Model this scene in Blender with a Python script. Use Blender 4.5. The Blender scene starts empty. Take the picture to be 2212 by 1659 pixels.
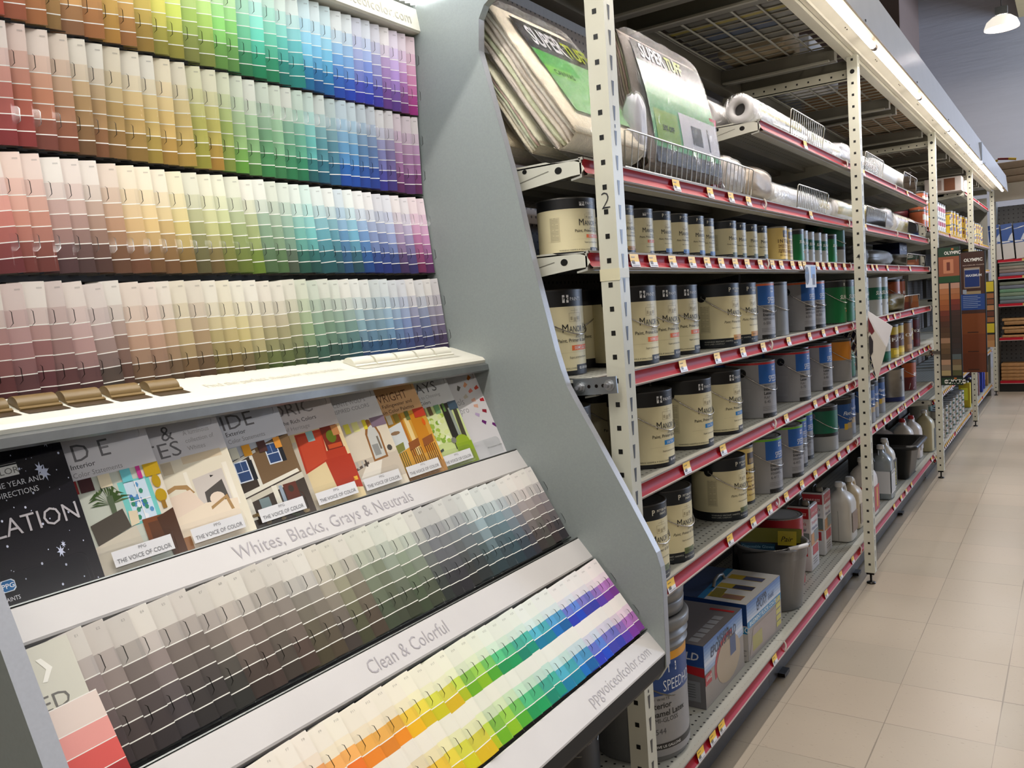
import bpy, bmesh, math, random
from mathutils import Vector, Matrix
R = random.Random(7)
PI = math.pi
sc = bpy.context.scene
COL = sc.collection

# ------------------------------------------------------------------ camera
F, YAW, PIT, ROL, CH = 1797.93, 0.6000, -0.0838, -0.0710, 1.3702
fw = Vector((-math.sin(YAW)*math.cos(PIT), math.cos(YAW)*math.cos(PIT), math.sin(PIT)))
rt = Vector((math.cos(YAW), math.sin(YAW), 0)); up = rt.cross(fw)
c_, s_ = math.cos(ROL), math.sin(ROL)
rx = rt*c_ + up*s_; ux = rt*(-s_) + up*c_
cam = bpy.data.cameras.new('camera'); co = bpy.data.objects.new('camera', cam); COL.objects.link(co)
co.matrix_world = Matrix(((rx.x, ux.x, -fw.x, 0), (rx.y, ux.y, -fw.y, 0), (rx.z, ux.z, -fw.z, CH), (0, 0, 0, 1)))
cam.sensor_width = 36; cam.lens = F*36/2212; cam.clip_start = .02
sc.camera = co

# ------------------------------------------------------------------ world, view, area lights
w = bpy.data.worlds.new('world'); sc.world = w; w.use_nodes = True
w.node_tree.nodes['Background'].inputs[0].default_value = (.75, .72, .66, 1)
w.node_tree.nodes['Background'].inputs[1].default_value = .25
sc.view_settings.view_transform = 'Standard'; sc.view_settings.look = 'None'
sc.view_settings.gamma = 1; sc.view_settings.use_curve_mapping = False
sc.view_settings.exposure = -0.30

def area(name, loc, size, size_y, power, color=(1, 1, 1), rot=(0, 0, 0)):
    l = bpy.data.lights.new(name, 'AREA'); l.shape = 'RECTANGLE'; l.size = size; l.size_y = size_y
    l.energy = power; l.color = color
    o = bpy.data.objects.new(name, l); COL.objects.link(o); o.location = loc; o.rotation_euler = rot
    return o
# ceiling lamps of the shop (high bays over the aisle)
for x, y, pw in ((.6, -1.0, 60), (1.1, 2.6, 34), (1.1, 6.5, 34), (1.1, 10.5, 34)):
    area('high_bay_light', (x, y, 5.4), .9, .9, pw, (1, .93, .82))
# the matching fluorescent strip of the facing aisle side
for k in range(5):
    area('facing_strip_light', (1.45, -1.6+2.44*k, 2.36), .06, 2.3, (22, 9, 5, 5, 5)[k], (1, .95, .90), (0, math.radians(28), 0))
# bluish area light added to brighten the far wall; no window is built there
area('far_wall_fill_light', (5.85, 13.2, 3.0), 2.6, 2.2, 900, (.60, .74, 1.0), (0, math.radians(90), 0))

# ------------------------------------------------------------------ helpers
def lin(c):
    r = []
    for v in c[:3]:
        v = max(0, min(255, v))/255.0
        r.append(v/12.92 if v <= .04045 else ((v+.055)/1.055)**2.4)
    return tuple(r)
def mix(a, b, t): return tuple(a[i]*(1-t)+b[i]*t for i in range(3))
MATS = {}
def vcmat(name, rough=.5, metal=0, coat=0, noise=.05, nscale=8, bump=0, bscale=200, emit=0, spec=.5):
    m = bpy.data.materials.new(name); m.use_nodes = True; nt = m.node_tree; N = nt.nodes; L = nt.links
    b = N['Principled BSDF']; b.inputs['Roughness'].default_value = rough; b.inputs['Metallic'].default_value = metal
    b.inputs['Coat Weight'].default_value = coat; b.inputs['Coat Roughness'].default_value = .12
    b.inputs['Specular IOR Level'].default_value = spec
    a = N.new('ShaderNodeAttribute'); a.attribute_name = 'Col'
    tc = N.new('ShaderNodeTexCoord'); n = N.new('ShaderNodeTexNoise'); n.inputs['Scale'].default_value = nscale
    n.inputs['Detail'].default_value = 4; L.new(tc.outputs['Object'], n.inputs['Vector'])
    mr = N.new('ShaderNodeMapRange'); mr.inputs['From Min'].default_value = .3; mr.inputs['From Max'].default_value = .7
    mr.inputs['To Min'].default_value = 1-noise; mr.inputs['To Max'].default_value = 1+noise*.4
    L.new(n.outputs['Fac'], mr.inputs['Value'])
    mx = N.new('ShaderNodeVectorMath'); mx.operation = 'SCALE'
    L.new(a.outputs['Color'], mx.inputs[0]); L.new(mr.outputs[0], mx.inputs['Scale'])
    L.new(mx.outputs[0], b.inputs['Base Color'])
    if emit:
        L.new(mx.outputs[0], b.inputs['Emission Color']); b.inputs['Emission Strength'].default_value = emit
    if bump:
        n2 = N.new('ShaderNodeTexNoise'); n2.inputs['Scale'].default_value = bscale; n2.inputs['Detail'].default_value = 3
        L.new(tc.outputs['Object'], n2.inputs['Vector'])
        bp = N.new('ShaderNodeBump'); bp.inputs['Strength'].default_value = bump; bp.inputs['Distance'].default_value = .004
        L.new(n2.outputs['Fac'], bp.inputs['Height']); L.new(bp.outputs[0], b.inputs['Normal'])
    MATS[name] = m; return m
matte = vcmat('matte_paint', .65)
satin = vcmat('satin_print', .42, noise=.04)
gloss = vcmat('gloss_print', .22, noise=.04)
card_m = vcmat('card_stock', .55, noise=.02)
shelfm = vcmat('shelf_enamel', .38, noise=.10, nscale=5)
steel = vcmat('galvanised_steel', .35, metal=.85, noise=.12, nscale=30)
chrome = vcmat('bright_wire', .18, metal=1, noise=.02)
railm = vcmat('rail_plastic', .5, spec=.18, noise=.10, nscale=14)
cloth = vcmat('canvas_cloth', .85, noise=.12, nscale=60, bump=.5, bscale=260)
plastic = vcmat('moulded_plastic', .38, noise=.05, bump=.05, bscale=120)
laminate = vcmat('grey_laminate', .36, noise=.05, nscale=240)
wood = vcmat('wood_print', .5, noise=.25, nscale=22)
cardboard = vcmat('cardboard', .8, noise=.1, nscale=12)

def simple(name, rgb, rough=.5, metal=0, alpha=1, trans=0, emit=0, emitc=None):
    m = bpy.data.materials.new(name); m.use_nodes = True; b = m.node_tree.nodes['Principled BSDF']
    b.inputs['Base Color'].default_value = (*lin(rgb), 1); b.inputs['Roughness'].default_value = rough
    b.inputs['Metallic'].default_value = metal; b.inputs['Alpha'].default_value = alpha
    b.inputs['Transmission Weight'].default_value = trans
    if emit:
        b.inputs['Emission Color'].default_value = (*lin(emitc or rgb), 1); b.inputs['Emission Strength'].default_value = emit
    return m
def clear(name, tint=(245, 248, 250), amount=.12, rough=.06, crinkle=0, fres=1.0):
    m = bpy.data.materials.new(name); m.use_nodes = True; nt = m.node_tree; N = nt.nodes; L = nt.links
    out = N['Material Output']; N.remove(N['Principled BSDF'])
    tr = N.new('ShaderNodeBsdfTransparent'); tr.inputs[0].default_value = (*lin(tint), 1)
    gl = N.new('ShaderNodeBsdfGlossy'); gl.inputs['Roughness'].default_value = rough; gl.inputs[0].default_value = (1, 1, 1, 1)
    fr = N.new('ShaderNodeFresnel'); fr.inputs['IOR'].default_value = 1.5
    ad = N.new('ShaderNodeMath'); ad.operation = 'ADD'; ad.inputs[1].default_value = amount; ad.use_clamp = True
    fs = N.new('ShaderNodeMath'); fs.operation = 'MULTIPLY'; fs.inputs[1].default_value = fres; L.new(fr.outputs[0], fs.inputs[0])
    ms = N.new('ShaderNodeMixShader'); L.new(fs.outputs[0], ad.inputs[0]); L.new(ad.outputs[0], ms.inputs[0])
    L.new(tr.outputs[0], ms.inputs[1]); L.new(gl.outputs[0], ms.inputs[2]); L.new(ms.outputs[0], out.inputs[0])
    if crinkle:
        tc = N.new('ShaderNodeTexCoord'); n = N.new('ShaderNodeTexNoise'); n.inputs['Scale'].default_value = 55
        n.inputs['Detail'].default_value = 6; n.inputs['Distortion'].default_value = 1.5
        mp = N.new('ShaderNodeMapping'); mp.inputs['Scale'].default_value = (1, 1, .35); mp.inputs['Rotation'].default_value = (.4, .5, 0)
        L.new(tc.outputs['Object'], mp.inputs[0]); L.new(mp.outputs[0], n.inputs['Vector'])
        b = N.new('ShaderNodeBump'); b.inputs['Strength'].default_value = crinkle; b.inputs['Distance'].default_value = .02
        L.new(n.outputs['Fac'], b.inputs['Height']); L.new(b.outputs[0], gl.inputs['Normal'])
    return m
clearp = clear('clear_plastic', tint=(250, 251, 252), amount=.0, fres=.35)
wrapm = clear('plastic_wrap', tint=(252, 252, 252), amount=.0, rough=.03, crinkle=1.0, fres=.45)
edgep = clear('clear_plastic_edge', tint=(96, 99, 100), amount=.02)
bagm = clear('bag_film', tint=(246, 246, 246), amount=.02, rough=.04, crinkle=1.0, fres=1.3)
tubem = simple('lit_tube', (255, 250, 245), emit=9)
louverl = simple('lit_diffuser', (255, 255, 255), emit=6)

def dotted(name, rgb, pitch_a, pitch_b, rad, axes, xmin=None, hole=(18, 17, 15), rough=.45, noise=.12):
    """enamelled sheet with punched round holes on a grid in object space"""
    m = bpy.data.materials.new(name); m.use_nodes = True; nt = m.node_tree; N = nt.nodes; L = nt.links
    b = N['Principled BSDF']; b.inputs['Roughness'].default_value = rough
    tc = N.new('ShaderNodeTexCoord'); sp = N.new('ShaderNodeSeparateXYZ'); L.new(tc.outputs['Object'], sp.inputs[0])
    def mth(op, a, bb=None):
        n = N.new('ShaderNodeMath'); n.operation = op
        for i, v in enumerate((a, bb)):
            if v is None: continue
            if isinstance(v, (int, float)): n.inputs[i].default_value = v
            else: L.new(v, n.inputs[i])
        return n.outputs[0]
    def cell(o, p):
        f = mth('SUBTRACT', mth('FLOORED_MODULO', o, p), p/2); return mth('MULTIPLY', f, f)
    A = sp.outputs[axes[0]]; B = sp.outputs[axes[1]]
    d = mth('SQRT', mth('ADD', cell(A, pitch_a), cell(B, pitch_b)))
    inside = mth('LESS_THAN', d, rad)
    if xmin is not None: inside = mth('MULTIPLY', inside, mth('GREATER_THAN', A, xmin))
    n = N.new('ShaderNodeTexNoise'); n.inputs['Scale'].default_value = 9; L.new(tc.outputs['Object'], n.inputs['Vector'])
    cr = N.new('ShaderNodeMapRange'); cr.inputs['To Min'].default_value = 1-noise; cr.inputs['To Max'].default_value = 1+noise*.3
    L.new(n.outputs['Fac'], cr.inputs['Value'])
    sm = N.new('ShaderNodeVectorMath'); sm.operation = 'SCALE'; sm.inputs[0].default_value = lin(rgb); L.new(cr.outputs[0], sm.inputs['Scale'])
    mx = N.new('ShaderNodeMixRGB'); L.new(inside, mx.inputs[0]); L.new(sm.outputs[0], mx.inputs[1]); mx.inputs[2].default_value = (*lin(hole), 1)
    L.new(mx.outputs[0], b.inputs['Base Color'])
    return m
deckm = dotted('punched_deck', (172, 172, 163), .0254, .0254, .0036, (0, 1), xmin=-.98)
pegm = dotted('pegboard_panel', (112, 104, 98), .0254, .0254, .0042, (1, 2))

_tc = {}
def textgeo(s, offset=0.0, shear=0.0, spacing=1.0):
    k = (s, offset, shear, spacing)
    if k in _tc: return _tc[k]
    cu = bpy.data.curves.new('t', 'FONT'); cu.body = s; cu.size = 1; cu.offset = offset; cu.shear = shear
    cu.space_character = spacing; cu.resolution_u = 2; cu.fill_mode = 'FRONT'
    o = bpy.data.objects.new('t', cu); COL.objects.link(o)
    dg = bpy.context.evaluated_depsgraph_get(); me = bpy.data.meshes.new_from_object(o.evaluated_get(dg))
    vs = [(v.co.x, v.co.y) for v in me.vertices]; fs = [tuple(p.vertices) for p in me.polygons]
    bpy.data.objects.remove(o); bpy.data.curves.remove(cu); bpy.data.meshes.remove(me)
    _tc[k] = (vs, fs); return _tc[k]

class MB:
    def __init__(s): s.v = []; s.f = []; s.m = []; s.c = []; s.sm = []
    def add(s, vs, fs, col=(200, 200, 200), mi=0, smooth=False):
        o = len(s.v); s.v += [tuple(p) for p in vs]
        for f in fs:
            s.f.append(tuple(o+i for i in f)); s.m.append(mi); s.c.append(col); s.sm.append(smooth)
    def box(s, a, b, col=(200, 200, 200), mi=0, M=None):
        x0, y0, z0 = a; x1, y1, z1 = b
        vs = [(x0,y0,z0),(x1,y0,z0),(x1,y1,z0),(x0,y1,z0),(x0,y0,z1),(x1,y0,z1),(x1,y1,z1),(x0,y1,z1)]
        if M: vs = [M @ Vector(v) for v in vs]
        s.add(vs, [(0,3,2,1),(4,5,6,7),(0,1,5,4),(1,2,6,5),(2,3,7,6),(3,0,4,7)], col, mi)
    def bbox(s, a, b, bev, col=(200, 200, 200), mi=0, M=None):
        """box with bevelled edges"""
        bm = bmesh.new(); bmesh.ops.create_cube(bm, size=1)
        for v in bm.verts: v.co = Vector([a[i]+(b[i]-a[i])*(v.co[i]+.5) for i in range(3)])
        bmesh.ops.bevel(bm, geom=bm.edges[:], offset=bev, segments=2, affect='EDGES', profile=.5)
        vs = [v.co.copy() for v in bm.verts]
        if M: vs = [M @ v for v in vs]
        s.add(vs, [[v.index for v in f.verts] for f in bm.faces], col, mi, True); bm.free()
    def quad(s, p, col=(200, 200, 200), mi=0): s.add(p, [tuple(range(len(p)))], col, mi)
    def prism(s, poly, axis, a, b, col=(200, 200, 200), mi=0, smooth=False):
        """extrude a 2D polygon along axis (0,1,2) from a to b"""
        def P(q, t):
            if axis == 0: return (t, q[0], q[1])
            if axis == 1: return (q[0], t, q[1])
            return (q[0], q[1], t)
        n = len(poly); vs = [P(q, a) for q in poly]+[P(q, b) for q in poly]
        s.add(vs, [tuple(range(n))[::-1], tuple(range(n, 2*n))], col, mi)
        s.add(vs, [(i, (i+1) % n, n+(i+1) % n, n+i) for i in range(n)], col, mi, smooth)
    def strip(s, prof, a, b, col=(200, 200, 200), mi=0, smooth=False, axis=1):
        """open polyline (x,z) swept along y"""
        n = len(prof); vs = [(q[0], a, q[1]) for q in prof]+[(q[0], b, q[1]) for q in prof]
        s.add(vs, [(i, i+1, n+i+1, n+i) for i in range(n-1)], col, mi, smooth)
    def lathe(s, prof, n=32, c=(0, 0, 0), col=(200, 200, 200), mi=0, cap=True, smooth=True, sx=1, sy=1):
        vs = []
        for r, z in prof:
            for k in range(n):
                a = 2*PI*k/n; vs.append((c[0]+r*sx*math.cos(a), c[1]+r*sy*math.sin(a), c[2]+z))
        fs = []
        for i in range(len(prof)-1):
            for k in range(n): fs.append((i*n+k, i*n+(k+1) % n, (i+1)*n+(k+1) % n, (i+1)*n+k))
        s.add(vs, fs, col, mi, smooth)
        if cap:
            m = len(prof)-1
            s.add(vs[:n], [tuple(range(n))[::-1]], col, mi); s.add(vs[m*n:], [tuple(range(n))], col, mi)
    def tube(s, pts, r, n=8, col=(200, 200, 200), mi=0, closed=False):
        pts = [Vector(p) for p in pts]; vs = []; m = len(pts); prev = None
        for i, p in enumerate(pts):
            if closed: d = pts[(i+1) % m]-pts[i-1]
            else: d = pts[min(i+1, m-1)]-pts[max(i-1, 0)]
            if d.length < 1e-9: d = Vector((0, 0, 1))
            d.normalize(); a = prev if prev is not None else (Vector((0, 0, 1)) if abs(d.z) < .9 else Vector((1, 0, 0)))
            e = (a-d*a.dot(d)).normalized(); prev = e; g = d.cross(e)
            rr = r[i] if isinstance(r, (list, tuple)) else r
            for k in range(n):
                t = 2*PI*k/n; vs.append(p+(e*math.cos(t)+g*math.sin(t))*rr)
        fs = []
        for i in range(m if closed else m-1):
            j = (i+1) % m
            for k in range(n): fs.append((i*n+k, i*n+(k+1) % n, j*n+(k+1) % n, j*n+k))
        s.add(vs, fs, col, mi, True)
        if not closed: s.add(vs[:n]+vs[-n:], [tuple(range(n))[::-1], tuple(range(n, 2*n))], col, mi)
    def text(s, t, O, U, V, size, col=(30, 30, 30), mi=0, offset=0.0, shear=0.0, spacing=1.0, fn=None, width=None):
        vs, fs = textgeo(t, offset, shear, spacing)
        if not vs: return
        sx = size
        if width:
            mxx = max(v[0] for v in vs); sx = width/mxx if mxx else size
        if fn: pts = [fn(v[0]*sx, v[1]*size) for v in vs]
        else:
            O, U, V = Vector(O), Vector(U), Vector(V); pts = [O+U*(v[0]*sx)+V*(v[1]*size) for v in vs]
        s.add(pts, fs, col, mi)
    def build(s, name, mats, parent=None, shade=None):
        me = bpy.data.meshes.new(name); me.from_pydata(s.v, [], s.f)
        if not isinstance(mats, (list, tuple)): mats = [mats]
        for m in mats: me.materials.append(m)
        me.polygons.foreach_set('material_index', s.m); me.polygons.foreach_set('use_smooth', s.sm)
        at = me.color_attributes.new('Col', 'FLOAT_COLOR', 'CORNER'); buf = []
        cache = {}
        for f, c in zip(s.f, s.c):
            if c not in cache: cache[c] = (*lin(c), 1.0)
            buf.extend(cache[c]*len(f))
        at.data.foreach_set('color', buf); me.update()
        o = bpy.data.objects.new(name, me); COL.objects.link(o)
        if parent is not None: o.parent = parent
        return o
def tag(o, label, cat, group=None, kind=None):
    if label: o['label'] = label
    if cat: o['category'] = cat
    if group: o['group'] = group
    if kind: o['kind'] = kind
    return o
def thing(name, label, cat, loc=(0, 0, 0), rz=0, group=None):
    o = bpy.data.objects.new(name, None); o.empty_display_size = .05; COL.objects.link(o)
    o.location = loc; o.rotation_euler = (0, 0, rz); return tag(o, label, cat, group)
def dup(root, loc, rz=0, label=None, group=None):
    r = root.copy(); COL.objects.link(r); r.location = loc; r.rotation_euler = (0, 0, rz)
    if label: r['label'] = label
    if group: r['group'] = group
    for ch in list(root.children):
        c = ch.copy(); COL.objects.link(c); c.parent = r
        for g in list(ch.children):
            d = g.copy(); COL.objects.link(d); d.parent = c
    return r
def struct(o): o['kind'] = 'structure'; return o
# ------------------------------------------------------------------ room
def floor_material():
    m = bpy.data.materials.new('vinyl_floor_tiles'); m.use_nodes = True; nt = m.node_tree; N = nt.nodes; L = nt.links
    b = N['Principled BSDF']; tc = N.new('ShaderNodeTexCoord')
    mp = N.new('ShaderNodeMapping'); mp.inputs['Location'].default_value = (.8255/.3048, -2.7077/.3048, 0); mp.inputs['Scale'].default_value = (1/.3048, 1/.3048, 1)
    L.new(tc.outputs['Object'], mp.inputs[0])
    def mth(op, a, bb=None):
        n = N.new('ShaderNodeMath'); n.operation = op
        for i, v in enumerate((a, bb)):
            if v is None: continue
            if isinstance(v, (int, float)): n.inputs[i].default_value = v
            else: L.new(v, n.inputs[i])
        return n.outputs[0]
    sp = N.new('ShaderNodeSeparateXYZ'); L.new(mp.outputs[0], sp.inputs[0])
    def edge(o):
        f = mth('FRACT', o); return mth('MINIMUM', f, mth('SUBTRACT', 1, f))
    d = mth('MINIMUM', edge(sp.outputs[0]), edge(sp.outputs[1]))
    n0 = N.new('ShaderNodeTexNoise'); n0.inputs['Scale'].default_value = 2.2; L.new(tc.outputs['Object'], n0.inputs['Vector'])
    wdt = mth('MULTIPLY', mth('POWER', n0.outputs[0], 2), .016)
    joint = mth('LESS_THAN', d, wdt)
    fl = N.new('ShaderNodeVectorMath'); fl.operation = 'FLOOR'; L.new(mp.outputs[0], fl.inputs[0])
    wn = N.new('ShaderNodeTexWhiteNoise'); wn.noise_dimensions = '2D'; L.new(fl.outputs[0], wn.inputs['Vector'])
    c1 = N.new('ShaderNodeMixRGB'); L.new(wn.outputs[0], c1.inputs[0])
    c1.inputs[1].default_value = (*lin((176, 165, 148)), 1); c1.inputs[2].default_value = (*lin((185, 171, 153)), 1)
    n1 = N.new('ShaderNodeTexNoise'); n1.inputs['Scale'].default_value = 1.1; n1.inputs['Detail'].default_value = 6; L.new(tc.outputs['Object'], n1.inputs['Vector'])
    r1 = N.new('ShaderNodeMapRange'); r1.inputs['From Min'].default_value = .35; r1.inputs['From Max'].default_value = .65; r1.inputs['To Min'].default_value = .9; r1.inputs['To Max'].default_value = 1.03
    L.new(n1.outputs[0], r1.inputs[0])
    s1 = N.new('ShaderNodeVectorMath'); s1.operation = 'SCALE'; L.new(c1.outputs[0], s1.inputs[0]); L.new(r1.outputs[0], s1.inputs['Scale'])
    mp2 = N.new('ShaderNodeMapping'); mp2.inputs['Scale'].default_value = (60, 130, 1); mp2.inputs['Rotation'].default_value = (0, 0, .6); L.new(tc.outputs['Object'], mp2.inputs[0])
    n2 = N.new('ShaderNodeTexNoise'); n2.inputs['Scale'].default_value = 1; n2.inputs['Detail'].default_value = 2; L.new(mp2.outputs[0], n2.inputs['Vector'])
    r2 = N.new('ShaderNodeMapRange'); r2.inputs['From Min'].default_value = .66; r2.inputs['From Max'].default_value = .74; L.new(n2.outputs[0], r2.inputs[0])
    c2 = N.new('ShaderNodeMixRGB'); L.new(mth('MULTIPLY', r2.outputs[0], .45), c2.inputs[0]); L.new(s1.outputs[0], c2.inputs[1]); c2.inputs[2].default_value = (*lin((130, 112, 95)), 1)
    c3 = N.new('ShaderNodeMixRGB'); L.new(mth('MULTIPLY', joint, .55), c3.inputs[0]); L.new(c2.outputs[0], c3.inputs[1]); c3.inputs[2].default_value = (*lin((72, 58, 46)), 1)
    # floor colour turns darker towards the kick plate of the shelving
    spx = N.new('ShaderNodeSeparateXYZ'); L.new(tc.outputs['Object'], spx.inputs[0])
    dr = N.new('ShaderNodeMapRange'); dr.inputs['From Min'].default_value = -.90; dr.inputs['From Max'].default_value = -.86; dr.inputs['To Min'].default_value = .55; dr.inputs['To Max'].default_value = 0
    L.new(spx.outputs[0], dr.inputs[0])
    c4 = N.new('ShaderNodeMixRGB'); L.new(mth('MULTIPLY', dr.outputs[0], n1.outputs[0]), c4.inputs[0]); L.new(c3.outputs[0], c4.inputs[1]); c4.inputs[2].default_value = (*lin((60, 50, 40)), 1)
    L.new(c4.outputs[0], b.inputs['Base Color'])
    r3 = N.new('ShaderNodeMapRange'); r3.inputs['To Min'].default_value = .22; r3.inputs['To Max'].default_value = .5; L.new(n1.outputs[0], r3.inputs[0]); L.new(r3.outputs[0], b.inputs['Roughness'])
    bp = N.new('ShaderNodeBump'); bp.inputs['Strength'].default_value = .25; bp.inputs['Distance'].default_value = .004; L.new(n1.outputs[0], bp.inputs['Height']); L.new(bp.outputs[0], b.inputs['Normal'])
    return m
def wallmat(name, rgb, sc_=(3, 30, 3), amt=.08):
    m = bpy.data.materials.new(name); m.use_nodes = True; nt = m.node_tree; N = nt.nodes; L = nt.links
    b = N['Principled BSDF']; b.inputs['Roughness'].default_value = .7
    tc = N.new('ShaderNodeTexCoord'); mp = N.new('ShaderNodeMapping'); mp.inputs['Scale'].default_value = sc_; L.new(tc.outputs['Object'], mp.inputs[0])
    n = N.new('ShaderNodeTexNoise'); n.inputs['Scale'].default_value = 1; n.inputs['Detail'].default_value = 5; L.new(mp.outputs[0], n.inputs['Vector'])
    r = N.new('ShaderNodeMapRange'); r.inputs['To Min'].default_value = 1-amt; r.inputs['To Max'].default_value = 1+amt*.5; L.new(n.outputs[0], r.inputs[0])
    s = N.new('ShaderNodeVectorMath'); s.operation = 'SCALE'; s.inputs[0].default_value = lin(rgb); L.new(r.outputs[0], s.inputs['Scale']); L.new(s.outputs[0], b.inputs['Base Color'])
    bp = N.new('ShaderNodeBump'); bp.inputs['Strength'].default_value = .3; bp.inputs['Distance'].default_value = .02; L.new(n.outputs[0], bp.inputs['Height']); L.new(bp.outputs[0], b.inputs['Normal'])
    return m
b = MB(); b.box((-6, -4, -.1), (6, 16, 0)); struct(b.build('floor', floor_material()))
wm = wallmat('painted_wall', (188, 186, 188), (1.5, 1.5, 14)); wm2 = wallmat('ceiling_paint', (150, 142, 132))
b = MB(); b.box((-6.1, 15, 0), (6.1, 15.1, 6.2)); struct(b.build('wall_back', wm))
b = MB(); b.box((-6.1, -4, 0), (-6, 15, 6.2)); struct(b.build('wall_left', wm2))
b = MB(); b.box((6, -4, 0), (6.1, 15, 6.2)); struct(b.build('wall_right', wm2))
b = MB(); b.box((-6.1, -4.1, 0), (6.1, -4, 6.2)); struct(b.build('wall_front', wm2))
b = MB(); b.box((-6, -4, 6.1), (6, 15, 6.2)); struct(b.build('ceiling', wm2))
b = MB(); b.box((-3.4, 13.2, 0), (-2.02, 15, 6.1)); struct(b.build('wall_corner', wallmat('brown_wall', (128, 108, 98))))

# ------------------------------------------------------------------ the colour card display
P0Y, P1Y = .363, 1.51
class Slope:
    def __init__(s, T, B):
        s.T = T; dx, dz = B[0]-T[0], B[1]-T[1]; s.len = math.hypot(dx, dz); s.d = (dx/s.len, dz/s.len); s.n = (-s.d[1], s.d[0])
    def xz(s, t, n=0): return (s.T[0]+s.d[0]*t+s.n[0]*n, s.T[1]+s.d[1]*t+s.n[1]*n)
    def p(s, y, t, n=0): q = s.xz(t, n); return (q[0], y, q[1])
    def frame(s, y, t=0, n=0, a=0, roll=0):
        U = Vector((a*s.n[0], 1, a*s.n[1])).normalized(); V = Vector((-s.d[0], 0, -s.d[1])); W = U.cross(V)
        o = Vector(s.p(y, t, n)); M = Matrix(((U.x, V.x, W.x, o.x), (U.y, V.y, W.y, o.y), (U.z, V.z, W.z, o.z), (0, 0, 0, 1)))
        return M @ Matrix.Rotation(roll, 4, 'Z')
ROWS = [Slope((-1.230, 2.006), (-1.236, 1.832)), Slope((-1.238, 1.829), (-1.240, 1.655)), Slope((-1.240, 1.648), (-1.221, 1.467)),
        Slope((-1.216, 1.463), (-1.196, 1.290)), Slope((-.995, 1.034), (-.903, .879)), Slope((-.848, .843), (-.737, .705))]
BR = Slope((-1.138, 1.258), (-1.056, 1.065))
S1 = Slope((-1.034, 1.068), (-1.007, 1.031)); S2 = Slope((-.891, .881), (-.858, .843)); S3 = Slope((-.741, .699), (-.703, .660))
DL = Vector((-.95, .97, .60))
disp = thing('paint_display', 'tall grey paint colour display full of fanned colour cards beside the shelving', 'display stand', DL)
def dpart(mb, name, mats, label=None, parent=None, M=None):
    o = mb.build(name, mats, parent or disp)
    if parent is None or parent is disp:
        o.matrix_basis = Matrix.Translation(-DL) @ (M or Matrix())
    elif M: o.matrix_basis = M
    if label: o['label'] = label
    return o
outline = [(-1.40, .56), (-1.40, 2.26), (-.93, 2.26), (-.93, 2.075), (-.96, 2.065), (-1.005, 2.045), (-1.036, 2.028), (-1.052, 2.003), (-1.058, 1.939), (-1.026, 1.805),
           (-.993, 1.668), (-.957, 1.473), (-.916, 1.284), (-.905, 1.244), (-.894, 1.21), (-.878, 1.18), (-.829, 1.093), (-.772, .988),
           (-.726, .901), (-.710, .869), (-.702, .84), (-.700, .80), (-.702, .632), (-.722, .60), (-1.0, .56)]
GREY = (150, 158, 156)
for a, bb, nm in ((1.51, 1.530, 'right'), (.343, .363, 'left')):
    b = MB(); b.prism(outline, 1, a, bb, GREY)
    # front edge band, a touch bluer than the faces
    n = len(outline)
    for i in range(7, 22):
        p, q = outline[i], outline[i+1]
        b.quad([(p[0]+.0004, a, p[1]), (q[0]+.0004, a, q[1]), (q[0]+.0004, bb, q[1]), (p[0]+.0004, bb, p[1])], (160, 164, 172))
    dpart(b, 'side_panel', laminate)
b = MB()
for s in ROWS:
    b.quad([s.p(P0Y, -.002, -.028), s.p(P1Y, -.002, -.028), s.p(P1Y, s.len+.006, -.028), s.p(P0Y, s.len+.006, -.028)], (24, 24, 26))
    b.quad([s.p(P0Y, s.len+.002, -.028), s.p(P1Y, s.len+.002, -.028), s.p(P1Y, s.len+.003, -.006), s.p(P0Y, s.len+.003, -.006)], (30, 30, 32))
b.box((-1.39, P0Y, .60), (-1.36, P1Y, 2.05), (60, 62, 64))
b.quad([(-1.259, P0Y, 2.07), (-1.259, P1Y, 2.07), (-1.262, P1Y, 2.0), (-1.262, P0Y, 2.0)], (24, 24, 26))
dpart(b, 'card_board', matte)
# header sign and lit canopy
b = MB(); b.prism([(-1.26, 2.068), (-1.222, 2.066), (-1.2135, 2.016), (-1.218, 2.012), (-1.26, 2.012)], 1, P0Y, P1Y, (222, 219, 204))
hs = Slope((-1.2215, 2.0665), (-1.213, 2.016))
b.text('ppgvoiceofcolor.com', hs.p(1.215, .040, .0006), (0, 1, 0), (-hs.d[0], 0, -hs.d[1]), .034, (186, 182, 168), offset=-.004, width=.268)
dpart(b, 'header_sign', satin)
b = MB(); b.box((-1.30, P0Y, 2.08), (-.940, P1Y, 2.24), (190, 194, 194)); b.box((-.950, P0Y, 2.06), (-.940, P1Y, 2.08), (190, 194, 194))
dpart(b, 'canopy', laminate)
b = MB(); b.quad([(-1.222, P0Y, 2.078), (-.952, P0Y, 2.078), (-.952, P1Y, 2.078), (-1.222, P1Y, 2.078)])
dpart(b, 'canopy_diffuser', louverl)
b = MB()
hx, x = .018, -1.215
g = 0
while x < -.960:
    y = P0Y+.004+(hx*.5 if g % 2 else 0)
    while y < P1Y-hx:
        b.quad([(x, y, 2.066), (x+.012, y+hx*.5, 2.066), (x+.012, y+hx*.5, 2.072), (x, y, 2.072)], (235, 236, 236))
        b.quad([(x+.012, y+hx*.5, 2.066), (x, y+hx, 2.066), (x, y+hx, 2.072), (x+.012, y+hx*.5, 2.072)], (235, 236, 236))
        y += hx
    x += .012; g += 1
dpart(b, 'honeycomb_louvre', plastic, 'white honeycomb louvre')
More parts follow.
